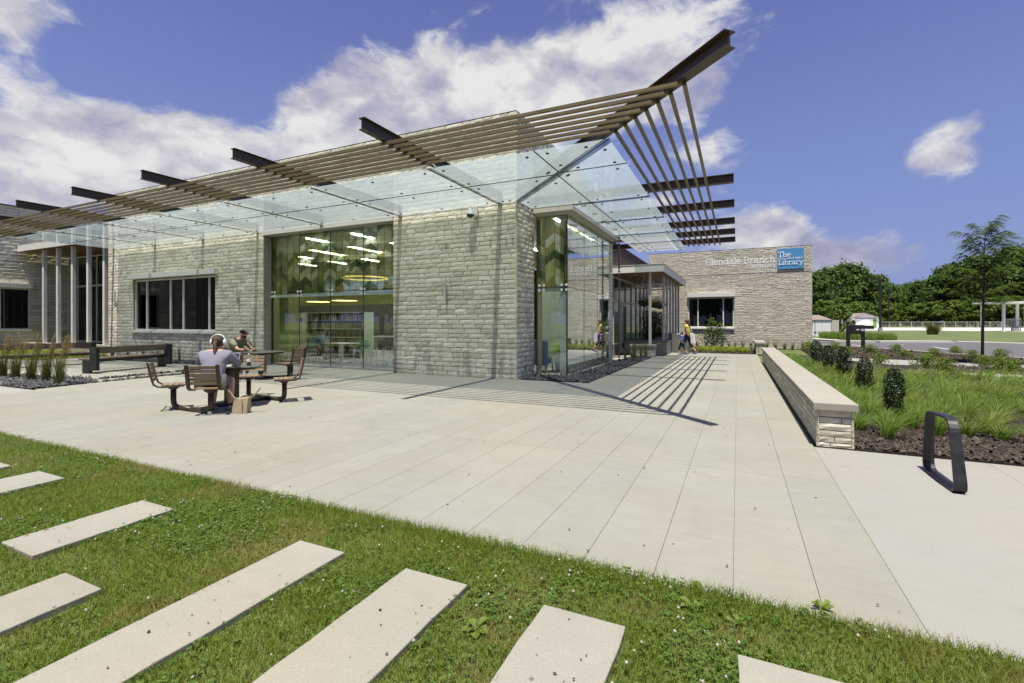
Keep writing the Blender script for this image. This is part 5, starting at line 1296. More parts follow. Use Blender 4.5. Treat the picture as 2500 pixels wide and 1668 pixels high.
MB().box(-w2 * .72, w2 * .52, -.05, -.01, .05, h2 * .88).build('garage_door', 'plastic_white', t); MB().box(-w2 * .76, w2 * .60, -.12, -.051, h2 * .88, h2 * .96).build('door_header', 'shingle', t)
dg = MB().box(w2 * .55, w2 * .80, -.06, -.01, .05, h2 * .96).build('doorway', 'lime_paint', t)
m = MB(); m.box(w2 * .66, w2 * .69, -.10, -.062, .05, h2 * .96); m.box(w2 * .55, w2 * .80, -.10, -.064, h2 * .70, h2 * .74); m.build('doorway_bars', 'dark_wall', t)
MB().box(-w2 * 2.3, -w2 * 1.05, .5, 9, h2 * .92, h2 * 1.0).build('lean_to_roof', 'shingle', t)
for x in (-2.25, -1.6): MB().box(w2 * x - .08, w2 * x + .08, .6, .76, 0, h2 * .92).build('lean_to_post', 'grey_metal', t)
# pavilion deck at the right edge
(c, kx) = local(2220 + 860 / 3.732, 540 + 1003 / 3.732)
t = thing('pavilion', 'white posted pavilion with railed deck at the right edge', 'pavilion', (*c, -.06), HEAD)
ph = (1003 - 745) / 3.732 * kx; px2 = (1028 - 860) / 3.732 * kx
for x, y in ((0, 0), (px2, -.6), (px2 * 2, -.6), (0, 4), (px2 * 2, 4)): MB().box(x - .16, x + .16, y - .16, y + .16, 0, ph).build('post', 'white_paint', t)
MB().box(-.9, px2 * 2 + .5, -1.4, 5, ph, ph + .28).build('roof_beam', 'white_paint', t)
MB().box(-.2, px2 * 2, .2, 4.6, .78, .92).build('deck', 'concrete_footing', t)
for i in range(14): MB().box(.1 + i * px2 / 13, .14 + i * px2 / 13, .2, .26, .92, 2.2).build('baluster', 'grey_metal', t)
MB().box(.1, px2, .16, .30, 2.2, 2.3).build('handrail', 'grey_metal', t)
for i in range(4): MB().box(px2 * .45, px2 * .8, -.5 + i * .18, .2, i * .2, .2 + i * .2).build('step', 'concrete_footing', t)
for x in (.1, px2 * .5, px2): MB().box(x - .05, x + .05, .22, .32, 0, .78).build('deck_leg', 'grey_metal', t)
# chain-link fence
fa, fb = gp(2120, 799.6), gp(2445, 800.2)
d = Vector((fb[0] - fa[0], fb[1] - fa[1], 0)); L = d.length
t = thing('chain_link_fence', 'low chain link fence in front of the dark trees', 'fence', (fa[0], fa[1], -.06), math.atan2(d.y, d.x))
n = 13
for i in range(n): MB().tube([(L * i / (n - 1), 0, 0), (L * i / (n - 1), 0, 1.9)], .06, 6).build('post', 'grey_metal', t)
for z in (1.85, .08): MB().tube([(0, 0, z), (L, 0, z)], .035, 5).build('rail', 'grey_metal', t)
m = MB(); k = 0
while k * .55 < L:
    x = k * .55
    m.beam((x, 0, .05), (min(L, x + 1.85), 0, 1.85), .016, .016); m.beam((min(L, x + 1.85), 0.01, .05), (x, 0.01, 1.85), .016, .016); k += 1
m.build('wire_mesh', 'grey_metal', t)
kb = gz('W', 500, 1432); kb2 = gz('W', 1045, 1455)
t = MB(); t.beam((*kb, .05), (*kb2, .05), .55, .17); t = t.build('kerb_block', 'kerb', None, bevel=.03); tag(t, 'bright pale concrete block edging in the long grass at right', 'kerb')

# ================================================================== INSIDE THE LIBRARY
t = thing('bookcase', 'pale green double bookcase of books behind the tall glazing', 'bookcase', (-16.35, 15.9, 0.006))
bw, bh = 3.4, 1.98
MB().box(-bw / 2 - .75, -bw / 2, -.02, .62, 0, bh).build('end_panel', 'shelf_green', t); MB().box(bw / 2, bw / 2 + .06, 0, .6, 0, bh).build('end_panel', 'shelf_green', t)
MB().box(-bw / 2, bw / 2, .28, .32, 0, bh).build('back_panel', 'dark_wall', t); MB().box(-bw / 2 - .75, bw / 2 + .06, -.02, .62, bh, bh + .03).build('top', 'shelf_green', t)
MB().box(-bw / 2 - .42, -bw / 2 - .25, -.03, -.021, 1.62, 1.78).build('shelf_label', 'lens_dark', t)
rb = random.Random(5)
for k in range(5):
    z = .12 + k * .38; sh = MB().box(-bw / 2, bw / 2, 0, .27, z, z + .025).build('shelf', 'shelf_green', t)
    x = -bw / 2 + .03
    while x < bw / 2 - .08:
        w_ = rb.uniform(.022, .055); h_ = rb.uniform(.20, .30)
        if rb.random() < .93: MB().box(x, x + w_ - .002, .05 + rb.uniform(0, .02), .26, z + .026, z + .026 + h_).build('book', 'book', sh)
        x += w_ if rb.random() > .05 else w_ + .10
t = thing('bookcase', 'low pale green shelf unit at the left behind the glazing', 'bookcase', (-17.2, 13.95, .006)); MB().box(-.5, .45, 0, .4, 0, 1.0).build('body', 'shelf_green', t); MB().box(-.52, .47, -.02, .42, 1.0, 1.03).build('top', 'shelf_green', t)
def reading_chair(label, c, rz):
    t = thing('chair', label, 'chair', (*c, .006), rz, 'reading chairs indoors')
    m = MB(); m.cbox(-.22, .22, -.22, .22, .44, .465, .01); m.build('seat', 'chair_green', t)
    m = MB(); m.flat([(.21 * math.sin(R(a)), -.20 - .03 * math.cos(R(a)), .70) for a in range(-70, 71, 20)], .34, .018, (0, 0, 1)); m.build('backrest', 'chair_green', t)
    for sx in (-1, 1): MB().tube([(sx * .20, .20, 0), (sx * .19, .16, .44), (sx * .19, -.16, .44), (sx * .21, -.24, 0)], .012, 6).build('leg_frame', 'plastic_white', t)
t = thing('reading_table', 'white pedestal reading table indoors behind the glazing', 'table', (-14.05, 14.05, .006)); MB().cbox(-.62, .62, -.45, .45, .72, .75, .008).build('tabletop', 'plastic_white', t); MB().lathe([(.08, 0), (.08, .72)], n=14).build('pedestal', 'plastic_white', t); MB().lathe([(.3, 0), (.3, .015)], n=20).build('foot', 'plastic_white', t)
reading_chair('green shell chair at the left of the indoor reading table', (-15.0, 13.75), R(-75)); reading_chair('green shell chair at the right of the indoor reading table', (-13.15, 14.15), R(85))
def stool(label, c):
    t = thing('bar_stool', label, 'stool', (*c, .006), 0, 'bar stools indoors')
    MB().cbox(-.19, .19, -.19, .19, .70, .73, .01).build('seat', 'lens_dark', t)
    for sx in (-1, 1): MB().tube([(sx * .24, -.20, 0), (sx * .18, -.17, .70), (sx * .18, .17, .70), (sx * .24, .20, 0)], .012, 6).build('leg_frame', 'plastic_white', t)
    MB().tube([(-.22, -.19, .25), (.22, -.19, .25)], .010, 6).build('foot_rail', 'plastic_white', t)
stool('white framed bar stool just inside the glazing', (-12.0, 13.0)); stool('white framed bar stool next to the corner pier indoors', (-11.1, 13.1))
t = thing('high_table', 'white high counter indoors at the pier', 'table', (-11.2, 13.75, .006)); MB().cbox(-.75, .5, -.3, .3, 1.02, 1.06, .008).build('tabletop', 'plastic_white', t); MB().tube([(.2, 0, 0), (.2, 0, 1.02)], .04, 10).build('pedestal', 'plastic_white', t); MB().lathe([(.28, 0), (.28, .015)], (.2, 0, 0), 20).build('foot', 'plastic_white', t)
t = thing('person', 'person with dark hair reading at the table behind the glass', 'person', (-14.95, 13.78, 0), R(-75))
skin_mesh('body', [[((0, 0, .56), (.15, .12)), ((0, .03, .75), (.14, .10)), ((0, .10, .98), (.16, .11)), ((0, .17, 1.10), .055), ((0, .22, 1.18), .075), ((0, .22, 1.25), (.074, .09))], [((0, .10, .98), (.16, .11)), ((-.19, .12, 1.02), .06), ((-.26, .28, .80), .045), ((-.10, .45, .80), .03)], [((0, .10, .98), (.16, .11)), ((.19, .12, 1.02), .06), ((.26, .28, .80), .045), ((.10, .45, .80), .03)],
    [((0, 0, .56), (.15, .12)), ((-.1, .05, .54), .09), ((-.12, .40, .50), .065), ((-.12, .38, .08), .04)], [((0, 0, .56), (.15, .12)), ((.1, .05, .54), .09), ((.12, .40, .50), .065), ((.12, .38, .08), .04)]], 'skin', t, 1)
skin_mesh('shirt', [[((0, -.02, .53), (.18, .15)), ((0, .03, .76), (.17, .13)), ((0, .10, .98), (.19, .135)), ((0, .15, 1.07), (.08, .07))], [((0, .10, .98), (.19, .135)), ((-.20, .12, 1.01), .085), ((-.25, .24, .86), .065)], [((0, .10, .98), (.19, .135)), ((.20, .12, 1.01), .085), ((.25, .24, .86), .065)]], 'blue_cloth', t, 1)
MB().ball((0, .19, 1.26), (.09, .10, .085), 12, 8).build('hair', 'hair_black', t, smooth=True)
t = thing('armchair', 'blue upholstered armchair with pale wooden legs inside the glass corner', 'armchair', (-5.62, 14.1, .006))
MB().cbox(-.22, .28, -.30, .30, .25, .45, .03).build('seat', 'blue_cloth', t); MB().cbox(-.28, .30, -.34, -.20, .20, 1.0, .04).build('backrest', 'blue_cloth', t)
for sx, sy in ((-.22, -.3), (.26, -.3), (-.22, .28), (.26, .28)): MB().box(sx - .025, sx + .025, sy - .025, sy + .025, 0, .25).build('leg', 'maple', t)

# ================================================================== VEGETATION
def blade_arrays(base, h, w, az, lean, face, rows=(0, .5, 1.0), droop=0.0):
    """tapered curved blades; base (n,3), the rest (n,)"""
    n = len(base); V = []; S = np.asarray(rows)
    dx, dy = np.cos(az), np.sin(az); fx, fy = np.cos(face), np.sin(face)
    for s in S[:-1]:
        px = base[:, 0] + dx * lean * s ** 2; py = base[:, 1] + dy * lean * s ** 2; pz = base[:, 2] + h * (s - droop * s ** 3)
        ww = w * (1 - s) ** .55 * .5
        V.append(np.stack([px - fx * ww, py - fy * ww, pz], 1)); V.append(np.stack([px + fx * ww, py + fy * ww, pz], 1))
    V.append(np.stack([base[:, 0] + dx * lean, base[:, 1] + dy * lean, base[:, 2] + h * (1 - droop)], 1))
    k = len(V); V = np.stack(V, 1).reshape(-1, 3); off = (np.arange(n) * k)[:, None]; T = []
    for r in range(len(S) - 2):
        a = r * 2; T += [np.concatenate([off + a, off + a + 1, off + a + 3], 1), np.concatenate([off + a, off + a + 3, off + a + 2], 1)]
    a = (len(S) - 2) * 2; T.append(np.concatenate([off + a, off + a + 1, off + a + 2], 1))
    return V, np.concatenate(T, 0)
def leaf_arrays(P, N, size, asp=.55, rnd_=None):
    """diamond leaves at P with normals roughly N"""
    r = nrg if rnd_ is None else rnd_; n = len(P)
    N = N / (np.linalg.norm(N, axis=1, keepdims=True) + 1e-9); a = r.normal(size=(n, 3)); a -= (a * N).sum(1, keepdims=True) * N; a /= (np.linalg.norm(a, axis=1, keepdims=True) + 1e-9); b = np.cross(N, a)
    s = size[:, None]
    V = np.stack([P - a * s * .5, P + b * s * asp * .5 + N * s * .06, P + a * s * .5, P - b * s * asp * .5 + N * s * .06], 1).reshape(-1, 3)
    o = (np.arange(n) * 4)[:, None]; T = np.concatenate([np.concatenate([o, o + 1, o + 2], 1), np.concatenate([o, o + 2, o + 3], 1)], 0)
    return V, T
def merge(parts):
    Vs, Ts, o = [], [], 0
    for V, T in parts: Vs.append(V); Ts.append(T + o); o += len(V)
    return np.concatenate(Vs), np.concatenate(Ts)
def in_poly(P, poly):
    x, y = P[:, 0], P[:, 1]; ins = np.zeros(len(P), bool); n = len(poly)
    for i in range(n):
        x0, y0 = poly[i]; x1, y1 = poly[(i + 1) % n]
        c = ((y0 > y) != (y1 > y)) & (x < (x1 - x0) * (y - y0) / (y1 - y0 + 1e-12) + x0); ins ^= c
    return ins
def scatter(poly, n, r=None):
    r = nrg if r is None else r; a = np.array(poly); lo, hi = a.min(0), a.max(0); out = np.zeros((0, 2))
    while len(out) < n:
        q = r.uniform(lo, hi, (n * 2, 2)); out = np.concatenate([out, q[in_poly(q, poly)]])
    return out[:n]
def vnoise(P, sc, seed):
    """smooth value noise 0..1"""
    r = np.random.default_rng(seed); G = r.random((64, 64)); x, y = P[:, 0] * sc + 100, P[:, 1] * sc + 100
    xi, yi = np.floor(x).astype(int), np.floor(y).astype(int); fx, fy = x - xi, y - yi; fx, fy = fx * fx * (3 - 2 * fx), fy * fy * (3 - 2 * fy)
    g_ = lambda a, b: G[a % 64, b % 64]
    return (g_(xi, yi) * (1 - fx) + g_(xi + 1, yi) * fx) * (1 - fy) + (g_(xi, yi + 1) * (1 - fx) + g_(xi + 1, yi + 1) * fx) * fy

# ---------------------------------------------------------------- stepping slabs in the lawn
SLABS = [(-2.74, -2.33, -.25, 2.36, 'long'), (-1.84, -1.40, -.2, 2.37, 'long'), (-.94, -.50, .1, 2.38, 'long'), (0.0, .44, .4, 2.40, 'corner'), (-4.57, -4.12, 1.46, 2.32, 'short'), (-3.66, -3.25, -.3, 1.45, 'low'), (-6.42, -5.90, 1.45, 2.33, 'short2'), (-7.36, -6.92, 1.45, 2.29, 'short3')]
SL_LAB = ['long pale slab third from the right along the lawn edge', 'wide pale slab second from the right, reaching the bottom edge', 'short-looking pale slab at bottom centre of the lawn', 'pale slab corner cut off by the bottom edge at right', 'small whole slab standing alone left of the long slab', 'pale slab cut off by the left edge, lower of the left ones', 'pale slab cut off by the left edge near the plaza', 'sliver of pale slab at the far left edge of the lawn']
for (x0, x1, y0, y1, kd), lb in zip(SLABS, SL_LAB):
    m = MB(); nx, ny = 2, 14; r = random.Random(int(x0 * 100)); o_ = []
    for i in range(ny + 1): o_.append((x1 + r.uniform(-.006, .004), y0 + (y1 - y0) * i / ny))
    for i in range(ny, -1, -1): o_.append((x0 + r.uniform(-.004, .006), y0 + (y1 - y0) * i / ny))
    m.prism(o_, -.04, .046); o = m.build('stepping_slab', 'slab', None, bevel=.006); tag(o, lb, 'slab', 'stepping slabs in the lawn')
def off_slabs(P, mrg=0.0):
    k = np.ones(len(P), bool)
    for x0, x1, y0, y1, _ in SLABS: k &= ~((P[:, 0] > x0 - mrg) & (P[:, 0] < x1 + mrg) & (P[:, 1] > y0 - mrg) & (P[:, 1] < y1 + mrg))
    return k
# ---------------------------------------------------------------- lawn grass
def seen(P, mg=90):
    d = P[:, 0] * FW[0] + P[:, 1] * FW[1]; l = P[:, 0] * RT[0] + P[:, 1] * RT[1]; d = np.maximum(d, .3)
    u = U0 + FPX * l / d; v = V0 + CAM_H * FPX / d
    return (u > -420) & (u < 2900) & (v < 1668 + 330)
LAWN = [(-13, .1), (3.0, .1), (3.0, EDGE_Y + .012), (-13, EDGE_Y + .012)]
Q = scatter(LAWN, 700000); Q = Q[seen(Q)]; Q = Q[off_slabs(Q - (vnoise(Q, 9, 6)[:, None] - .5) * [[.09, .06]], -.012)]
dd = np.hypot(Q[:, 0], Q[:, 1]); Q = Q[nrg.random(len(Q)) < np.clip(3.4 / np.maximum(dd, 1.2), .22, 1) * .95]
cl = vnoise(Q, 1.35, 3) * .6 + vnoise(Q, 3.4, 4) * .4
Q = Q[nrg.random(len(Q)) < np.where(cl > .60, .7, 1.0)][:230000]
n = len(Q); dry = vnoise(Q, 1.7, 8)
edge = np.clip((Q[:, 1] - (EDGE_Y - .25)) / .25, 0, 1)
h = nrg.uniform(.022, .055, n) * (.75 + .5 * vnoise(Q, 2.6, 5)) * (1 + .45 * edge)
V, T = blade_arrays(np.c_[Q, np.full(n, .004)], h, nrg.uniform(.0026, .0052, n), nrg.uniform(0, 6.28, n), h * nrg.uniform(.2, 1.15, n), nrg.uniform(0, 6.28, n))
tag(np_mesh('lawn_grass', V, T, 'lawn_blade'), 'mown mixed grass blades covering the foreground lawn', 'grass', kind='stuff')
# clover leaflets in patches
Q = scatter(LAWN, 120000); Q = Q[seen(Q)]; Q = Q[off_slabs(Q - (vnoise(Q, 7, 9)[:, None] - .5) * [[.09, .05]], -.012)]
cl = vnoise(Q, 1.35, 3) * .6 + vnoise(Q, 3.4, 4) * .4; dd = np.hypot(Q[:, 0], Q[:, 1])
eb = (Q[:, 1] > EDGE_Y - .30) * .10
Q = Q[(nrg.random(len(Q)) < np.clip((cl + eb - .42) * 3.2, 0.05, .8)) & (nrg.random(len(Q)) < np.clip(4.2 / dd, .3, 1))][:30000]
n = len(Q); ch = nrg.uniform(.018, .048, n); parts = []
for k in range(3):
    a = nrg.uniform(0, 6.28, n) * 0 + np.arange(n) * 2.399 + k * 2.094; s_ = nrg.uniform(.009, .016, n)
    P = np.c_[Q[:, 0] + np.cos(a) * s_ * .62, Q[:, 1] + np.sin(a) * s_ * .62, ch]
    N = np.c_[nrg.normal(0, .35, (n, 2)), np.ones(n)]; parts.append(leaf_arrays(P, N, s_ * 1.15, 1.0))
V, T = merge(parts); tag(np_mesh('clover_leaves', V, T, 'clover'), 'patches of clover leaves in the lawn', 'clover', kind='stuff')
Q2 = Q[nrg.random(len(Q)) < .026][:520]; n = len(Q2)
ph = np.linspace(0, 2 * np.pi, 7)[:-1]; V = []; T = []
for i, q in enumerate(Q2):
    z0 = nrg.uniform(.045, .085); r0 = nrg.uniform(.005, .0105); b = len(V)
    V.append((q[0], q[1], z0 + r0)); V.append((q[0], q[1], z0 - r0 * .8))
    for a in ph: V.append((q[0] + math.cos(a) * r0, q[1] + math.sin(a) * r0, z0))
    for k in range(6): T += [(b, b + 2 + k, b + 2 + (k + 1) % 6), (b + 1, b + 2 + (k + 1) % 6, b + 2 + k)]
tag(np_mesh('clover_flowers', np.array(V), np.array(T), 'clover_flower'), 'small white clover blossoms dotted over the lawn', 'clover', kind='stuff')
# fallen bits on the slabs and plaza
# broad-leaved weeds
def weed(label, c, s, n=8, seed=1):
    r = random.Random(seed); t = thing('broadleaf_weed', label, 'weed', (*c, .01), r.uniform(0, 6), 'broad-leaved weeds in the lawn')
    for i in range(n):
        a = i * 2.4 + r.uniform(-.3, .3); l = s * r.uniform(.7, 1.15); w = l * r.uniform(.22, .32); rise = r.uniform(.25, .8) * l
        P = []; 
        for k, (u, ww) in enumerate(((0, .12), (.3, .55), (.6, 1.0), (.85, .7), (1.0, .05))):
            x = u * l; z = rise * u * (1.35 - .75 * u)
            P += [(math.cos(a) * x - math.sin(a) * w * ww, math.sin(a) * x + math.cos(a) * w * ww, z + .012 * ww), (math.cos(a) * x, math.sin(a) * x, z), (math.cos(a) * x + math.sin(a) * w * ww, math.sin(a) * x - math.cos(a) * w * ww, z + .012 * ww)]
        fs = []
        for k in range(4):
            for j in range(2): fs.append((k * 3 + j, k * 3 + j + 1, k * 3 + 4 + j, k * 3 + 3 + j))
        MB().add(P, fs).build('leaf', 'weed_leaf', t, smooth=True)
for lb, u, v, s, n in (('broad-leaved weed rosette between the two middle slabs', 1160, 1545, .075, 9), ('broad-leaved weed beside the right edge of the long slab', 765, 1455, .055, 6), ('pale weed tuft in the grass near the lawn edge', 1690, 1492, .065, 7),
                       ('small weed at the lawn edge below the plaza joints', 1800, 1528, .055, 6), ('leafy weed at the lawn edge close to the dark plaza strip', 2005, 1490, .06, 8), ('small broad weed near the upper lawn edge', 1700, 1440, .05, 6), ('yellow-green weed in the left part of the lawn', 560, 1252, .055, 6)):
    weed(lb, gp(u, v), s, n, int(u))

# ---------------------------------------------------------------- gravel and mulch chips
def chip_field(name, label, polys, dens, size, mat, z=.004, flat=.3, cat='gravel', tilt=.5):
    Vs = []; Ts = []; o = 0
    for poly in polys:
        a = np.array(poly); area = abs(sum(a[i, 0] * a[(i + 1) % len(a), 1] - a[(i + 1) % len(a), 0] * a[i, 1] for i in range(len(a)))) / 2
        n = int(area * dens); P = scatter(poly, n)
        c = np.array([[-1, -1], [1, -1], [1, 1], [-1, 1]], float)
        s = nrg.uniform(size[0], size[1], n); asp = nrg.uniform(.45, 1.0, n); yaw = nrg.uniform(0, 6.28, n); tx, ty = nrg.normal(0, tilt, n), nrg.normal(0, tilt, n); th = s * flat * nrg.uniform(.6, 1.4, n)
        cs = c[None] * np.stack([s, s * asp], 1)[:, None] * .5 * nrg.uniform(.6, 1.15, (n, 4, 2))
        X = cs[..., 0] * np.cos(yaw)[:, None] - cs[..., 1] * np.sin(yaw)[:, None]; Y = cs[..., 0] * np.sin(yaw)[:, None] + cs[..., 1] * np.cos(yaw)[:, None]
        Zb = X * tx[:, None] + Y * ty[:, None] + z + s[:, None] * .15 + nrg.uniform(0, .012, n)[:, None]
        lo = np.stack([P[:, :1] + X, P[:, 1:] + Y, Zb], 2); hi = lo.copy(); hi[..., 2] += th[:, None]; hi[..., :2] = P[:, None, :] + (hi[..., :2] - P[:, None, :]) * .82
        V = np.concatenate([lo, hi], 1).reshape(-1, 3); b = (np.arange(n) * 8)[:, None]
        F = [(4, 5, 6), (4, 6, 7), (0, 1, 5), (0, 5, 4), (1, 2, 6), (1, 6, 5), (2, 3, 7), (2, 7, 6), (3, 0, 4), (3, 4, 7)]
        T = np.concatenate([np.concatenate([b + i for i in f], 1) for f in F], 0); Vs.append(V); Ts.append(T + o); o += len(V)
    ob = np_mesh(name, np.concatenate(Vs), np.concatenate(Ts), mat); return tag(ob, label, cat, kind='stuff')
chip_field('slate_gravel', 'dark slate chips beside the glass corner', [BOXBED], 420, (.035, .085), 'slate_chip')
chip_field('slate_gravel', 'dark slate chips in the feather grass bed', [LBED], 330, (.04, .10), 'slate_chip')
chip_field('slate_gravel', 'dark slate chips along the foot of the left stone wall', [FBED], 260, (.04, .09), 'slate_chip')
chip_field('slate_gravel', 'slate chips in the two thin drain strips', DRAINS, 700, (.03, .07), 'slate_chip')
chip_field('mulch_chips', 'shredded dark bark mulch at the front of the grass bed', [[(1.32, 7.09), (6.2, 7.09), (6.2, 9.2), (1.32, 9.2)]], 1500, (.02, .065), 'mulch_chip', .004, .2, 'mulch')
chip_field('mulch_chips', 'dark bark mulch between the roadside shrubs', [STRIP, [(5.0, 18.4), (12.5, 17.6), (12.2, 20.9), (8.7, 21.6), (5.8, 21.9)]], 90, (.05, .12), 'mulch_chip', .004, .2, 'mulch')
chip_field('mulch_chips', 'dark bark mulch under the lime grasses', [ENTBED], 150, (.03, .09), 'mulch_chip', .006, .2, 'mulch')

# ---------------------------------------------------------------- fountain grass mass
GP = [(1.42, 7.75), (7.6, 7.65), (8.4, 12), (7.4, 17.2), (6.3, 17.4), (4.4, 17.0), (3.0, 18.3), (2.3, 21), (1.7, 24.2), (1.42, 25)]
C = []; tries = scatter(GP, 6000)
cell = {}
for p in tries:
    k = (int(p[0] / .40), int(p[1] / .40))
    if all((p[0] - q[0]) ** 2 + (p[1] - q[1]) ** 2 > .31 ** 2 for i in (-1, 0, 1) for j in (-1, 0, 1) for q in cell.get((k[0] + i, k[1] + j), [])):
        cell.setdefault(k, []).append(p); C.append(p)
parts = []
for p in C:
    if p[1] < 8.15 and nrg.random() < .42: continue
    d = math.hypot(p[0], p[1]); nb = int(np.clip(150 * 9 / d, 42, 150)); s = nrg.uniform(.75, 1.15)
    a = nrg.uniform(0, 6.28, nb); rr = nrg.uniform(0, .06, nb); h = nrg.uniform(.24, .47, nb) * s; ln = nrg.uniform(.05, .42, nb) * s
    wind = .10 * s
    B = np.c_[p[0] + np.cos(a) * rr, p[1] + np.sin(a) * rr, np.full(nb, .0)]
    ax, ay = np.cos(a) * ln + wind, np.sin(a) * ln
    parts.append(blade_arrays(B, h, nrg.uniform(.006, .011, nb) * (1 + .05 * max(0, d - 8)), np.arctan2(ay, ax), np.hypot(ax, ay), a + 1.57 + nrg.normal(0, .5, nb), (0, .4, .75, 1.0), .28))
# thin dark seed stalks standing out of the grass
Q = scatter(GP, 420); n = len(Q); h = nrg.uniform(.45, .80, n)
parts.append(blade_arrays(np.c_[Q, np.zeros(n)], h, np.full(n, .007), nrg.uniform(0, 6.28, n), h * .12, nrg.uniform(0, 6.28, n)))
V, T = merge(parts); tag(np_mesh('fountain_grass', V, T, 'fountain_grass'), 'mass of soft green ornamental grass in the bed behind the seat wall', 'grass', kind='stuff')

def tuft_mesh(name, nb, hmin, hmax, lean, width, mat, spread=.05, seed=1, droop=.2, rows=(0, .4, .75, 1.0), plume=None):
    r = np.random.default_rng(seed); a = r.uniform(0, 6.28, nb); rr = r.uniform(0, spread, nb); h = r.uniform(hmin, hmax, nb); ln = r.uniform(lean[0], lean[1], nb)
    V, T = blade_arrays(np.c_[np.cos(a) * rr, np.sin(a) * rr, np.zeros(nb)], h, r.uniform(width * .7, width * 1.2, nb), a, ln, a + 1.57 + r.normal(0, .5, nb), rows, droop)
    me = np_mesh(name, V, T, mat).data; return me
def free_mesh(me):
    for o in [o for o in bpy.data.objects if o.data == me]: bpy.data.objects.remove(o)
    return me
# lime sedges in the entrance bed
lime = [free_mesh(tuft_mesh('blades', 70, .18, .40, (.05, .25), .012, 'lime_grass', .04, s)) for s in (1, 2, 3)]
r_ = random.Random(3); k = 0
for row, (yy, n, jit) in enumerate(((26.55, 9, .08), (27.3, 10, .12), (28.2, 9, .2), (29.3, 8, .25))):
    for i in range(n):
        x = -2.05 + (2.75 / n) * (i + .5 * (row % 2)) + r_.uniform(-jit, jit)
        o = thing('lime_sedge', 'tuft of lime yellow sedge in the bed below the sign wall', 'ornamental grass', (x, yy + r_.uniform(-jit, jit), .0), r_.uniform(0, 6), 'lime sedges below the sign wall')
        q = obj_from('blades', lime[k % 3], o); q.scale = (1.1, 1.1, r_.uniform(.85, 1.2)); k += 1
dkg = [free_mesh(tuft_mesh('blades', 60, .35, .70, (.05, .22), .014, 'reed_grass', .07, s)) for s in (11, 12)]
for i in range(16):
    x = -2.6 + i * .42
    if x > 3.8: break
    o = thing('dark_grass', 'tuft of darker grass against the foot of the sign wall', 'ornamental grass', (x + r_.uniform(-.1, .1), 31.4 + r_.uniform(-.3, .3), 0), r_.uniform(0, 6), 'dark grasses against the sign wall'); q = obj_from('blades', dkg[i % 2], o)
# groundcover behind the far bench
Q = scatter(LIMEBED, 9000); n = len(Q); h = nrg.uniform(.08, .26, n)
V, T = blade_arrays(np.c_[Q, np.zeros(n)], h, nrg.uniform(.015, .03, n), nrg.uniform(0, 6.28, n), h * .6, nrg.uniform(0, 6.28, n)); tag(np_mesh('groundcover', V, T, 'lime_grass'), 'bright lime groundcover behind the far bench', 'groundcover', kind='stuff')
# feather reed grasses
FLAB = ['feather grass clump at the far left edge', 'second feather grass clump from the left', 'middle one of the five feather grass clumps', 'second feather grass clump from the right', 'right-most feather grass clump with windblown plumes']
for i, (x, y) in enumerate(((30, 748), (195, 765), (405, 790), (590, 800), (755, 842))):
    p = gz('P', x, y); t = thing('feather_grass', FLAB[i] + ' in the slate bed', 'ornamental grass', (*p, 0), r_.uniform(0, 6), 'feather grasses in the slate bed')
    me = free_mesh(tuft_mesh('blades', 260, .40, 1.0, (.02, .22), .0075, 'reed_grass', .10, 50 + i, .12)); obj_from('blades', me, t)
    r = np.random.default_rng(80 + i); nb = 46; a = r.uniform(0, 6.28, nb); ax, ay = np.cos(a) * .06 + .22, np.sin(a) * .08 + .10; ht = r.uniform(.95, 1.38, nb)
    ax, ay = ax * math.cos(-t.rotation_euler.z) - ay * math.sin(-t.rotation_euler.z), ax * math.sin(-t.rotation_euler.z) + ay * math.cos(-t.rotation_euler.z)
    B = np.c_[np.cos(a) * .06, np.sin(a) * .06, np.zeros(nb)]
    V1, T1 = blade_arrays(B, ht, np.full(nb, .006), np.arctan2(ay, ax), np.hypot(ax, ay), r.uniform(0, 6.28, nb), (0, .35, .7, 1.0), .05)
    obj_from('stems', np_mesh('stems', V1, T1, 'reed_grass', t).data) if False else np_mesh('stems', V1, T1, 'reed_grass', t)
    P = []; 
    for j in range(nb):
        for u in np.linspace(.70, 1.0, 22):
            P.append((B[j, 0] + ax[j] * u * u + r.normal(0, .010), B[j, 1] + ay[j] * u * u + r.normal(0, .010), ht[j] * (u - .05 * u ** 3)))
    P = np.array(P); V2, T2 = leaf_arrays(P, r.normal(size=P.shape) + [0, 0, .2], r.uniform(.018, .038, len(P)), .35, r); np_mesh('plumes', V2, T2, 'reed_plume', t)
# reeds at the rain chain and along the left wall
reed = [free_mesh(tuft_mesh('blades', 34, .45, .95, (.03, .22), .016, 'reed_grass', .06, s, .06)) for s in (31, 32, 33)]
for i, (x, y) in enumerate(((-4.12, 19.4), (-3.85, 20.0), (-4.05, 20.5), (-3.75, 20.9), (-4.1, 21.2), (-3.65, 21.45))):
    o = thing('reed_plant', 'upright reed clump in the slate by the rain chain, ' + ('first', 'second', 'third', 'fourth', 'fifth', 'sixth', 'seventh')[i] + ' from the front', 'reed', (x, y, 0), r_.uniform(0, 6), 'reeds by the rain chain'); obj_from('blades', reed[i % 3], o)
for i, x in enumerate((-24.6, -23.4, -22.3, -21.2, -19.8, -18.3, -17.2)):
    o = thing('reed_plant', 'thin reed clump at the foot of the stone wall, ' + ('first', 'second', 'third', 'fourth', 'fifth', 'sixth', 'seventh')[i] + ' from the left', 'reed', (x, 11.35, 0), r_.uniform(0, 6), 'reeds along the left wall'); q = obj_from('blades', reed[i % 3], o); q.scale = (.9, .9, .85)
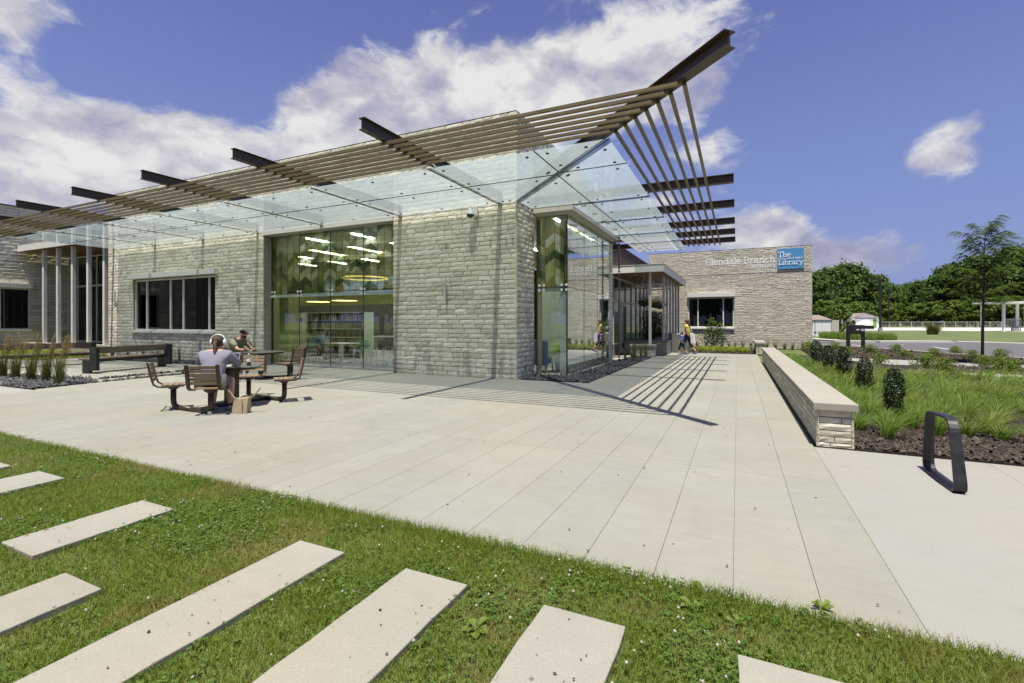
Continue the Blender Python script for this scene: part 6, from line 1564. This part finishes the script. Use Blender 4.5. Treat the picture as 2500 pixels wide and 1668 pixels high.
# ---------------------------------------------------------------- shrubs
def blob_leaves(name, n, rad, z0, z1, size, mat, seed, prof=None, lump=.25, shell=.35, asp=.6, parent=None):
    """foliage filling an uneven body of revolution; prof(t) gives the relative radius at height t"""
    r = np.random.default_rng(seed); t = r.random(n); a = r.uniform(0, 6.28, n); pr = np.array([prof(x) for x in t]) if prof else np.sqrt(np.clip(1 - (2 * t - 1) ** 2, 0, 1))
    lum = 1 + lump * (np.sin(a * 2 + seed + t * 5) * .4 + np.sin(a * 3.3 + t * 9 + seed * 2) * .35 + np.sin(a * 5.7 - t * 13) * .25)
    d = 1 - (1 - r.random(n) ** shell) ; d = np.clip(1 - np.abs(r.normal(0, .22, n)), .15, 1.08) if shell < .5 else np.sqrt(r.random(n))
    R_ = rad * pr * lum * d
    P = np.c_[np.cos(a) * R_, np.sin(a) * R_, z0 + (z1 - z0) * t + r.normal(0, size * .5, n)]
    N = np.c_[np.cos(a) * pr, np.sin(a) * pr, (t - .35) * 1.4] + r.normal(0, .55, (n, 3))
    V, T = leaf_arrays(P, N, r.uniform(size * .7, size * 1.3, n), asp, r); return np_mesh(name, V, T, mat, parent)
bprof = lambda t: (.55 + .45 * min(1, t / .35)) * math.sqrt(max(0, 1 - max(0, (t - .55) / .45) ** 2.2)) + (.10 if t > .95 else 0)
BL = ['nearest', 'second', 'third', 'fourth', 'farthest']
for i, (x, y, h) in enumerate(((2.15, 9.05, .84), (2.40, 12.2, .80), (2.50, 15.0, .92), (2.50, 17.3, .84), (2.40, 19.0, .93))):
    t = thing('boxwood', 'dark upright boxwood shrub in the grass, ' + BL[i] + ' of the row of five', 'shrub', (x, y, 0), i * 1.3, 'upright boxwoods in the grass bed')
    blob_leaves('foliage', 4200 if i < 2 else 2600, .135 if i == 0 else .165, .06, h, .026 if i < 2 else .036, 'boxwood', 60 + i, bprof, .42, .3, .7, t)
    MB().tube([(0, 0, -.02), (0, 0, h * .7)], .018, 6).build('stem', 'bark', t)
sp = []
for s_ in range(4):
    o = blob_leaves('foliage', 1500, .44, .05, .50, .055, 'spirea', 90 + s_, lambda t: .95 * math.sqrt(max(0, 1 - t ** 1.8)) + .12, .9, .7, .5); sp.append(o.data)
for me in sp: free_mesh(me)
SPL = [('F', 390, 1118, 1.2), ('F', 470, 1128, .9), ('F', 590, 1112, 1.05), ('F', 682, 1156, 1.0), ('F', 862, 1138, 1.05), ('F', 1060, 1128, 1.0), ('F', 1120, 1172, .85), ('F', 930, 1222, 1.0), ('F', 1350, 1166, .95), ('F', 1295, 1258, 1.25), ('F', 1430, 1288, 1.1), ('F', 1515, 1150, 1.0), ('F', 1645, 1186, .95), ('F', 1860, 1176, 1.0), ('F', 1740, 1238, .95), ('F', 1870, 1290, 1.2), ('F', 1960, 1280, .9)]
SPD = ['low yellow-green shrub at the stone wing corner', 'low shrub behind the farthest boxwood', 'low shrub left of the black sign', 'low shrub in front of the left sign post', 'low shrub at the right sign post', 'low shrub at the kerb right of the black sign', 'small lower shrub overlapping the one at the kerb', 'low shrub this side of the narrow footpath, left one', 'low shrub at the kerb near mid-strip', 'large spreading shrub this side of the footpath', 'shrub touching the large spreading one on its right', 'low shrub at the kerb left of the young tree', 'low shrub just left of the young tree trunk', 'low shrub at the kerb right of the young tree', 'shrub at the foot of the young tree', 'spreading shrub right of the young tree this side of the path', 'small shrub at the right edge by the path']
for i, (z, x, y, s_) in enumerate(SPL):
    p = gz(z, x, y); t = thing('low_shrub', SPD[i], 'shrub', (*p, 0), i * 1.9, 'low yellow-green shrubs by the road')
    s_ *= .74; o = obj_from('foliage', sp[i % 4], t); o.scale = (s_, s_, s_ * 1.1); m = MB()
    for k in range(5): m.tube([(0, 0, -.01), (.18 * math.cos(k * 1.26), .18 * math.sin(k * 1.26), .28 * s_)], .008, 4)
    m.build('stems', 'bark', t)
# magnolia-like shrub under the wing window
t = thing('leafy_shrub', 'tall glossy leafed shrub under the wing window', 'shrub', (-1.22, 30.4, 0))
parts = []; r = np.random.default_rng(5); m = MB()
for k, (cx_, cy_, cz, rr, n) in enumerate(((-.05, 0, .55, .55, 520), (.22, .05, .95, .40, 300), (-.22, 0, 1.10, .38, 280), (.30, 0, 1.35, .26, 150), (-.15, 0, 1.62, .24, 130), (.45, .1, .60, .28, 140), (-.5, 0, .62, .28, 130))):
    P = r.normal(0, .5, (n, 3)) * rr + [cx_, cy_, cz]; parts.append(leaf_arrays(P, r.normal(size=(n, 3)) + [0, -.2, .9], r.uniform(.08, .15, n), .42, r)); m.tube([(0, 0, 0), (cx_ * .5, cy_, cz * .5), (cx_, cy_, cz)], [.02, .014, .006], 5)
V, T = merge(parts); V[:, 2] = np.maximum(V[:, 2], .03); np_mesh('foliage', V, T, 'magnolia_leaf', t); m.build('stems', 'bark', t)
for i, (x, y) in enumerate(((-4.15, 24.75), (-4.0, 26.1), (-4.2, 27.4), (-4.1, 28.8))):
    t = thing('planter_shrub', 'dark feathery shrub in the porch planter, ' + BL[i] + (' one' if i == 0 else ' from the front'), 'shrub', (x, y, .60), i, 'dark shrubs in the porch planter')
    blob_leaves('foliage', 2200, .50, .12, 1.55, .075, 'dark_shrub', 120 + i, lambda t: .55 + .45 * math.sin(min(1, t * 1.25) * 2.2) if t < .95 else .3, .4, .7, .3, t); m = MB()
    for k in range(4): m.tube([(0, 0, 0), (.12 * math.cos(k * 1.6), .12 * math.sin(k * 1.6), 1.0)], .016, 5)
    m.build('stems', 'bark', t)
MB_soil = MB().box(-5.08, -3.16, 24.2, 31.4, .56, .60).build('planter_soil', 'mulch'); tag(MB_soil, 'dark soil filling the porch planter', 'soil', kind='structure')
# hanging baskets
for i, (x, y, z) in enumerate(((-3.89, 22.5, 2.52), (-3.70, 24.2, 2.50), (-3.60, 25.4, 2.48))):
    t = thing('hanging_basket', 'hanging basket of purple and lime flowers under the porch, ' + ('nearest', 'middle', 'farthest')[i] + ' of three', 'basket', (x, y, z), 0, 'hanging baskets under the porch')
    MB().lathe([(.04, -.24), (.20, -.19), (.29, -.05), (.31, .04)], n=16).build('pot', 'terracotta_black', t, smooth=True)
    r = np.random.default_rng(i); n = 260; a = r.uniform(0, 6.28, n); q = r.uniform(.12, .36, n)
    V, T = leaf_arrays(np.c_[np.cos(a) * q, np.sin(a) * q, .06 - (q - .22) * .7 + r.normal(0, .05, n)], r.normal(size=(n, 3)) + [0, 0, .6], r.uniform(.05, .10, n), .5, r); np_mesh('leaves', V, T, 'lime_leaf', t)
    n = 240; a = r.uniform(0, 6.28, n); q = np.sqrt(r.random(n)) * .30; V, T = leaf_arrays(np.c_[np.cos(a) * q, np.sin(a) * q, r.uniform(.10, .36, n)], r.normal(size=(n, 3)), r.uniform(.025, .05, n), .8, r); np_mesh('flowers', V, T, 'purple_flower', t)
    for k in range(3): MB().tube([(.30 * math.cos(k * 2.09), .30 * math.sin(k * 2.09), .03), (0, 0, 3.82 - z)], .005, 4).build('hanger', 'steel', t)
# potted plant in the glass corner
t = thing('potted_plant', 'bright green broad-leaved plant in a white pot inside the glass corner', 'potted plant', (-5.12, 14.45, .006))
MB().lathe([(.17, 0), (.22, .55), (.20, .56), (.18, .50)], n=18).build('pot', 'plastic_white', t, smooth=True)
r = random.Random(8)
for i in range(34):
    a = i * 2.4; l = r.uniform(.28, .50); z0 = .52 + r.uniform(0, .30); rise = r.uniform(-.05, .30); w = l * .20; P = []
    for u, ww in ((.15, .1), (.4, .8), (.65, 1), (.85, .6), (1, .03)):
        x = u * l; z = z0 + rise * math.sin(u * 2.4) - .25 * u * u * l
        P += [(math.cos(a) * x - math.sin(a) * w * ww, math.sin(a) * x + math.cos(a) * w * ww, z), (math.cos(a) * x + math.sin(a) * w * ww, math.sin(a) * x - math.cos(a) * w * ww, z)]
    MB().add(P, [(k * 2, k * 2 + 1, k * 2 + 3, k * 2 + 2) for k in range(4)]).build('leaf', 'hosta_leaf', t, smooth=True)

# ---------------------------------------------------------------- young honey locust
tp = gz('W', 665, 1305)
t = thing('young_tree', 'slender young tree with feathery leaves between footpath and road', 'tree', (*tp, 0), HEAD)
r = np.random.default_rng(17); rr = random.Random(17); TH = 5.15; m = MB(); leafP = []
trunk = [(0, 0, -.02), (.01, 0, 1.0), (.05, .02, 2.0), (.09, .03, 3.0), (.10, .03, 4.0), (.12, 0, TH)]
m.tube(trunk, [.052, .045, .038, .028, .016, .004], 8)
def at_trunk(z):
    for a, b in zip(trunk[:-1], trunk[1:]):
        if a[2] <= z <= b[2]: u = (z - a[2]) / (b[2] - a[2]); return Vector(a).lerp(Vector(b), u)
    return Vector(trunk[-1])
for i in range(40):
    z = 1.75 + (TH - 1.95) * (i / 39) ** .85; b = at_trunk(z); a = i * 2.399 + rr.uniform(-.4, .4); q = (z - 1.7) / (TH - 1.7)
    L = rr.uniform(.75, 1.35) * (1.30 - .75 * q); el = R(rr.uniform(15, 45) + 20 * q); P = [b]; d = Vector((math.cos(a) * math.cos(el), math.sin(a) * math.cos(el), math.sin(el)))
    for k in range(5): d = (d + Vector((rr.uniform(-.18, .18), rr.uniform(-.18, .18), -.06))).normalized(); P.append(P[-1] + d * L / 5)
    m.tube(P, [.013, .011, .009, .007, .005, .003], 5, cap=False)
    for k in range(1, 6):
        for _ in range(7 if k > 2 else 4): leafP.append((P[k] + Vector((rr.uniform(-.05, .05), rr.uniform(-.05, .05), 0)), a + rr.uniform(-1.3, 1.3)))
m.build('trunk', 'bark', t, smooth=True)
LP = []; LN = []
for p, a in leafP:
    l = rr.uniform(.20, .34); dz = rr.uniform(-.15, .25)
    for k in range(8):
        u = (k + 1) / 8; c = p + Vector((math.cos(a), math.sin(a), 0)) * l * u + Vector((0, 0, l * (dz * u - .55 * u * u)))
        for s_ in (-1, 1): LP.append(c + Vector((-math.sin(a), math.cos(a), -.3)) * s_ * .022); LN.append((rr.uniform(-.4, .4), rr.uniform(-.4, .4), 1))
V, T = leaf_arrays(np.array([tuple(x) for x in LP]), np.array(LN), r.uniform(.055, .085, len(LP)), .45, r); np_mesh('crown', V, T, 'locust_leaf', t)

# ---------------------------------------------------------------- background trees
def tree_meshes(seed, H, W, n_cl, per, lsize, mat, base=.18, tall=1.0):
    r = np.random.default_rng(seed); rr = random.Random(seed); m = MB(); m.tube([(0, 0, -.3), (.1, 0, H * .25), (0, .1, H * .55), (.1, .1, H * .85)], [H * .022, H * .017, H * .011, H * .003], 8); parts = []
    for i in range(n_cl):
        u = r.random() ** .8; z = H * (base + (1 - base) * u * .97); prof = math.sin(math.pi * min(1, (u * .82 + .14))) ** .7
        a = i * 2.399 + r.uniform(-.4, .4); q = W * prof * (.45 + .62 * math.sqrt(r.random())) ; c = np.array([math.cos(a) * q, math.sin(a) * q, z]); cr = H * r.uniform(.045, .10)
        P = r.normal(0, .5, (per, 3)); P *= np.array([1.25, 1.25, .78]); P = P * cr + c
        N = r.normal(0, .6, (per, 3)) + (P - c) / cr * .6 + [0, 0, .75]; parts.append(leaf_arrays(P, N, r.uniform(lsize * .6, lsize * 1.25, per), .75, r))
        if i % 4 == 0: m.tube([(0, 0, max(H * .15, z - H * .22)), tuple(c * [.5, .5, 1] - [0, 0, H * .08]), tuple(c)], [H * .006, H * .004, H * .001], 5, cap=False)
    V, T = merge(parts); cm = free_mesh(np_mesh('crown', V, T, mat).data); tm = m.mesh('trunk'); tm.materials.append(M['bark']); return tm, cm
KIND = [tree_meshes(201, 20, 6.2, 85, 75, .95, 'tree_leaf'), tree_meshes(202, 20, 7.2, 95, 75, .95, 'tree_leaf'), tree_meshes(203, 20, 5.2, 75, 75, .90, 'tree_leaf_light'), tree_meshes(204, 10, 4.8, 60, 70, .70, 'tree_leaf_light', .05), tree_meshes(205, 20, 3.4, 60, 70, .8, 'tree_leaf', .1)]
def tree(label, u, v_top, dist, kind, wide=1.0, rot=0.0, group='trees beyond the road', px_base=None):
    """a tree at a given distance whose top reaches the photo row v_top"""
    if dist > 90: dist = dist * 1.5
    H = CAM_H + (V0 - v_top) / FPX * dist; l = (u - U0) / FPX * dist; x = RT[0] * l + FW[0] * dist; y = RT[1] * l + FW[1] * dist
    tm, cm = KIND[kind]; h0 = 10 if kind == 3 else 20
    t = thing('broadleaf_tree' if kind < 3 or kind == 4 else 'understory_tree', label, 'tree', (x, y, -.06), rot, group)
    for nm, me in (('trunk', tm), ('crown', cm)): o = obj_from(nm, me, t); o.scale = (H / h0 * wide, H / h0 * wide, H / h0)
TL = [(1992, 668, 112, 0, 1.0), (2028, 655, 118, 1, 1.0), (2070, 648, 124, 0, 1.05), (2104, 668, 128, 1, 1.0), (2140, 676, 135, 0, 1.0), (2168, 690, 140, 2, 1.0), (2192, 702, 170, 4, 1.0), (2222, 698, 165, 1, .9), (2250, 688, 158, 0, 1.0), (2288, 690, 150, 1, .9),
      (2318, 652, 132, 0, .95), (2352, 640, 126, 1, .9), (2392, 628, 122, 0, .95), (2430, 634, 118, 1, .9), (2470, 602, 116, 4, 1.1), (2498, 612, 112, 0, .9), (2540, 600, 118, 1, 1.0), (2590, 610, 120, 0, 1.0), (1950, 660, 125, 1, 1.0)]
TN = ['dark round-topped tree directly beside the stone wing', 'dense dark tree behind the white enclosure', 'tallest dark tree of the left group, behind the slim lamp post', 'dark tree left of the tall lamp post', 'dark tree directly behind the tall lamp post', 'lighter tree just right of the tall lamp post', 'narrow distant tree in the dip of the treeline', 'small distant tree right of the dip', 'mid-size tree beyond the windblown bush', 'dark tree at mid-right behind the fence', 'tall tree left of the young tree', 'tall tree behind the left side of the young crown', 'tall tree directly behind the young tree', 'tall tree behind the right side of the young crown', 'narrow tallest treetop at the upper right', 'dark tree at the right edge behind the pavilion', 'tree just outside the right edge', 'second tree outside the right edge', 'dark tree mostly hidden by the stone wing']
for i, (q, lb) in enumerate(zip(TL, TN)): tree(lb, *q, rot=i * 1.7)
UN = [(2010, 735, 98, 1.1), (2060, 728, 100, 1.1), (2108, 738, 112, 1.0), (2150, 738, 122, 1.1), (2190, 742, 126, 1.15), (2235, 742, 122, 1.15), (2282, 738, 118, 1.2), (2330, 735, 114, 1.2), (2380, 732, 112, 1.2), (2425, 728, 108, 1.2), (2478, 725, 106, 1.2), (2530, 730, 106, 1.2)]
for i, (u, v, d, w) in enumerate(UN):
    tree('low bushy tree, number %s from the left in the lower fringe of the wood' % ('one two three four five six seven eight nine ten eleven twelve'.split()[i]), u, v, d, 3, w, rot=i * 2.3, group='low trees fringing the wood')
tree('small bright green tree behind the white enclosure', 2050, 745, 66, 3, .8, 1.0, 'trees beyond the road')
# wood floor darkness comes from real depth: a second, farther rank
for i in range(12):
    tree('far dark tree filling the gaps behind the treeline', 1990 + i * 48, 690 - (i % 3) * 8 + (18 if 3 < i < 7 else 0), 185 + (i % 2) * 12, i % 2, 1.25, i * 1.1, 'rear rank of the wood')
# trees and hedge behind the camera, seen mirrored in the glazing
ST = [(-150 + i * 13.5 + (i * 37 % 7) - 3, -20 - (i * 53 % 11), .72 + (i * 29 % 5) * .07, i % 3) for i in range(15)] + [(-120 + i * 22, -46, 1.0, i % 2) for i in range(7)]
for i, (x, y, s_, kd) in enumerate(ST):
    t = thing('street_tree', 'leafy tree across the lawn, seen only as a reflection in the glazing', 'tree', (x, y, -.05), i * 1.3, 'trees mirrored in the glazing')
    for nm, me in zip(('trunk', 'crown'), KIND[kd]): o = obj_from(nm, me, t); o.scale = (s_, s_, s_)
# bush in the far lawn and strip of long grass along the kerb
bp = gz('W', 205, 1030); kx = depth_of(*bp) / FPX
t = thing('round_bush', 'windblown grassy bush standing alone on the far lawn', 'bush', (*bp, -.06), HEAD)
me = free_mesh(tuft_mesh('blades', 700, 1.0, 2.0, (.2, 1.1), .05, 'reed_grass', .55, 5, .25)); o = obj_from('blades', me, t); o.rotation_euler = (0, R(14), 0)
LG = [gz('V', 320, 672), gz('V', 420, 694), gz('V', 1000, 712), gz('V', 1800, 718), gz('V', 1700, 682), gz('V', 900, 640), gz('V', 330, 630)]
Q = scatter(LG, 9000); n = len(Q); h = nrg.uniform(.3, .75, n); V, T = blade_arrays(np.c_[Q, np.full(n, -.06)], h, nrg.uniform(.03, .06, n), nrg.uniform(0, 6.28, n), h * .5, nrg.uniform(0, 6.28, n))
tag(np_mesh('long_grass', V, T, 'fountain_grass'), 'strip of long grass along the far kerb', 'grass', kind='stuff')
# crumbs of soil, leaf bits and grit on the slabs and along the lawn edge
chip_field('leaf_litter', 'dry leaf crumbs and soil lying on the stepping slabs', [[(x0 + .02, max(y0, .5)), (x1 - .02, max(y0, .5)), (x1 - .02, y1 - .02), (x0 + .02, y1 - .02)] for x0, x1, y0, y1, _ in SLABS], 22, (.006, .016), 'mulch_chip', .046, .12, 'litter', .15)
chip_field('leaf_litter', 'grit and grass clippings along the edge of the plaza', [[(-9, EDGE_Y), (1.3, EDGE_Y), (1.3, EDGE_Y + .10), (-9, EDGE_Y + .10)]], 130, (.004, .012), 'mulch_chip', .0, .12, 'litter', .15)
chip_field('leaf_litter', 'few scattered leaf specks on the open plaza', [[(-9, 3.1), (.8, 3.1), (.8, 9), (-9, 9)]], 2.2, (.008, .022), 'mulch_chip', .0, .1, 'litter', .15)
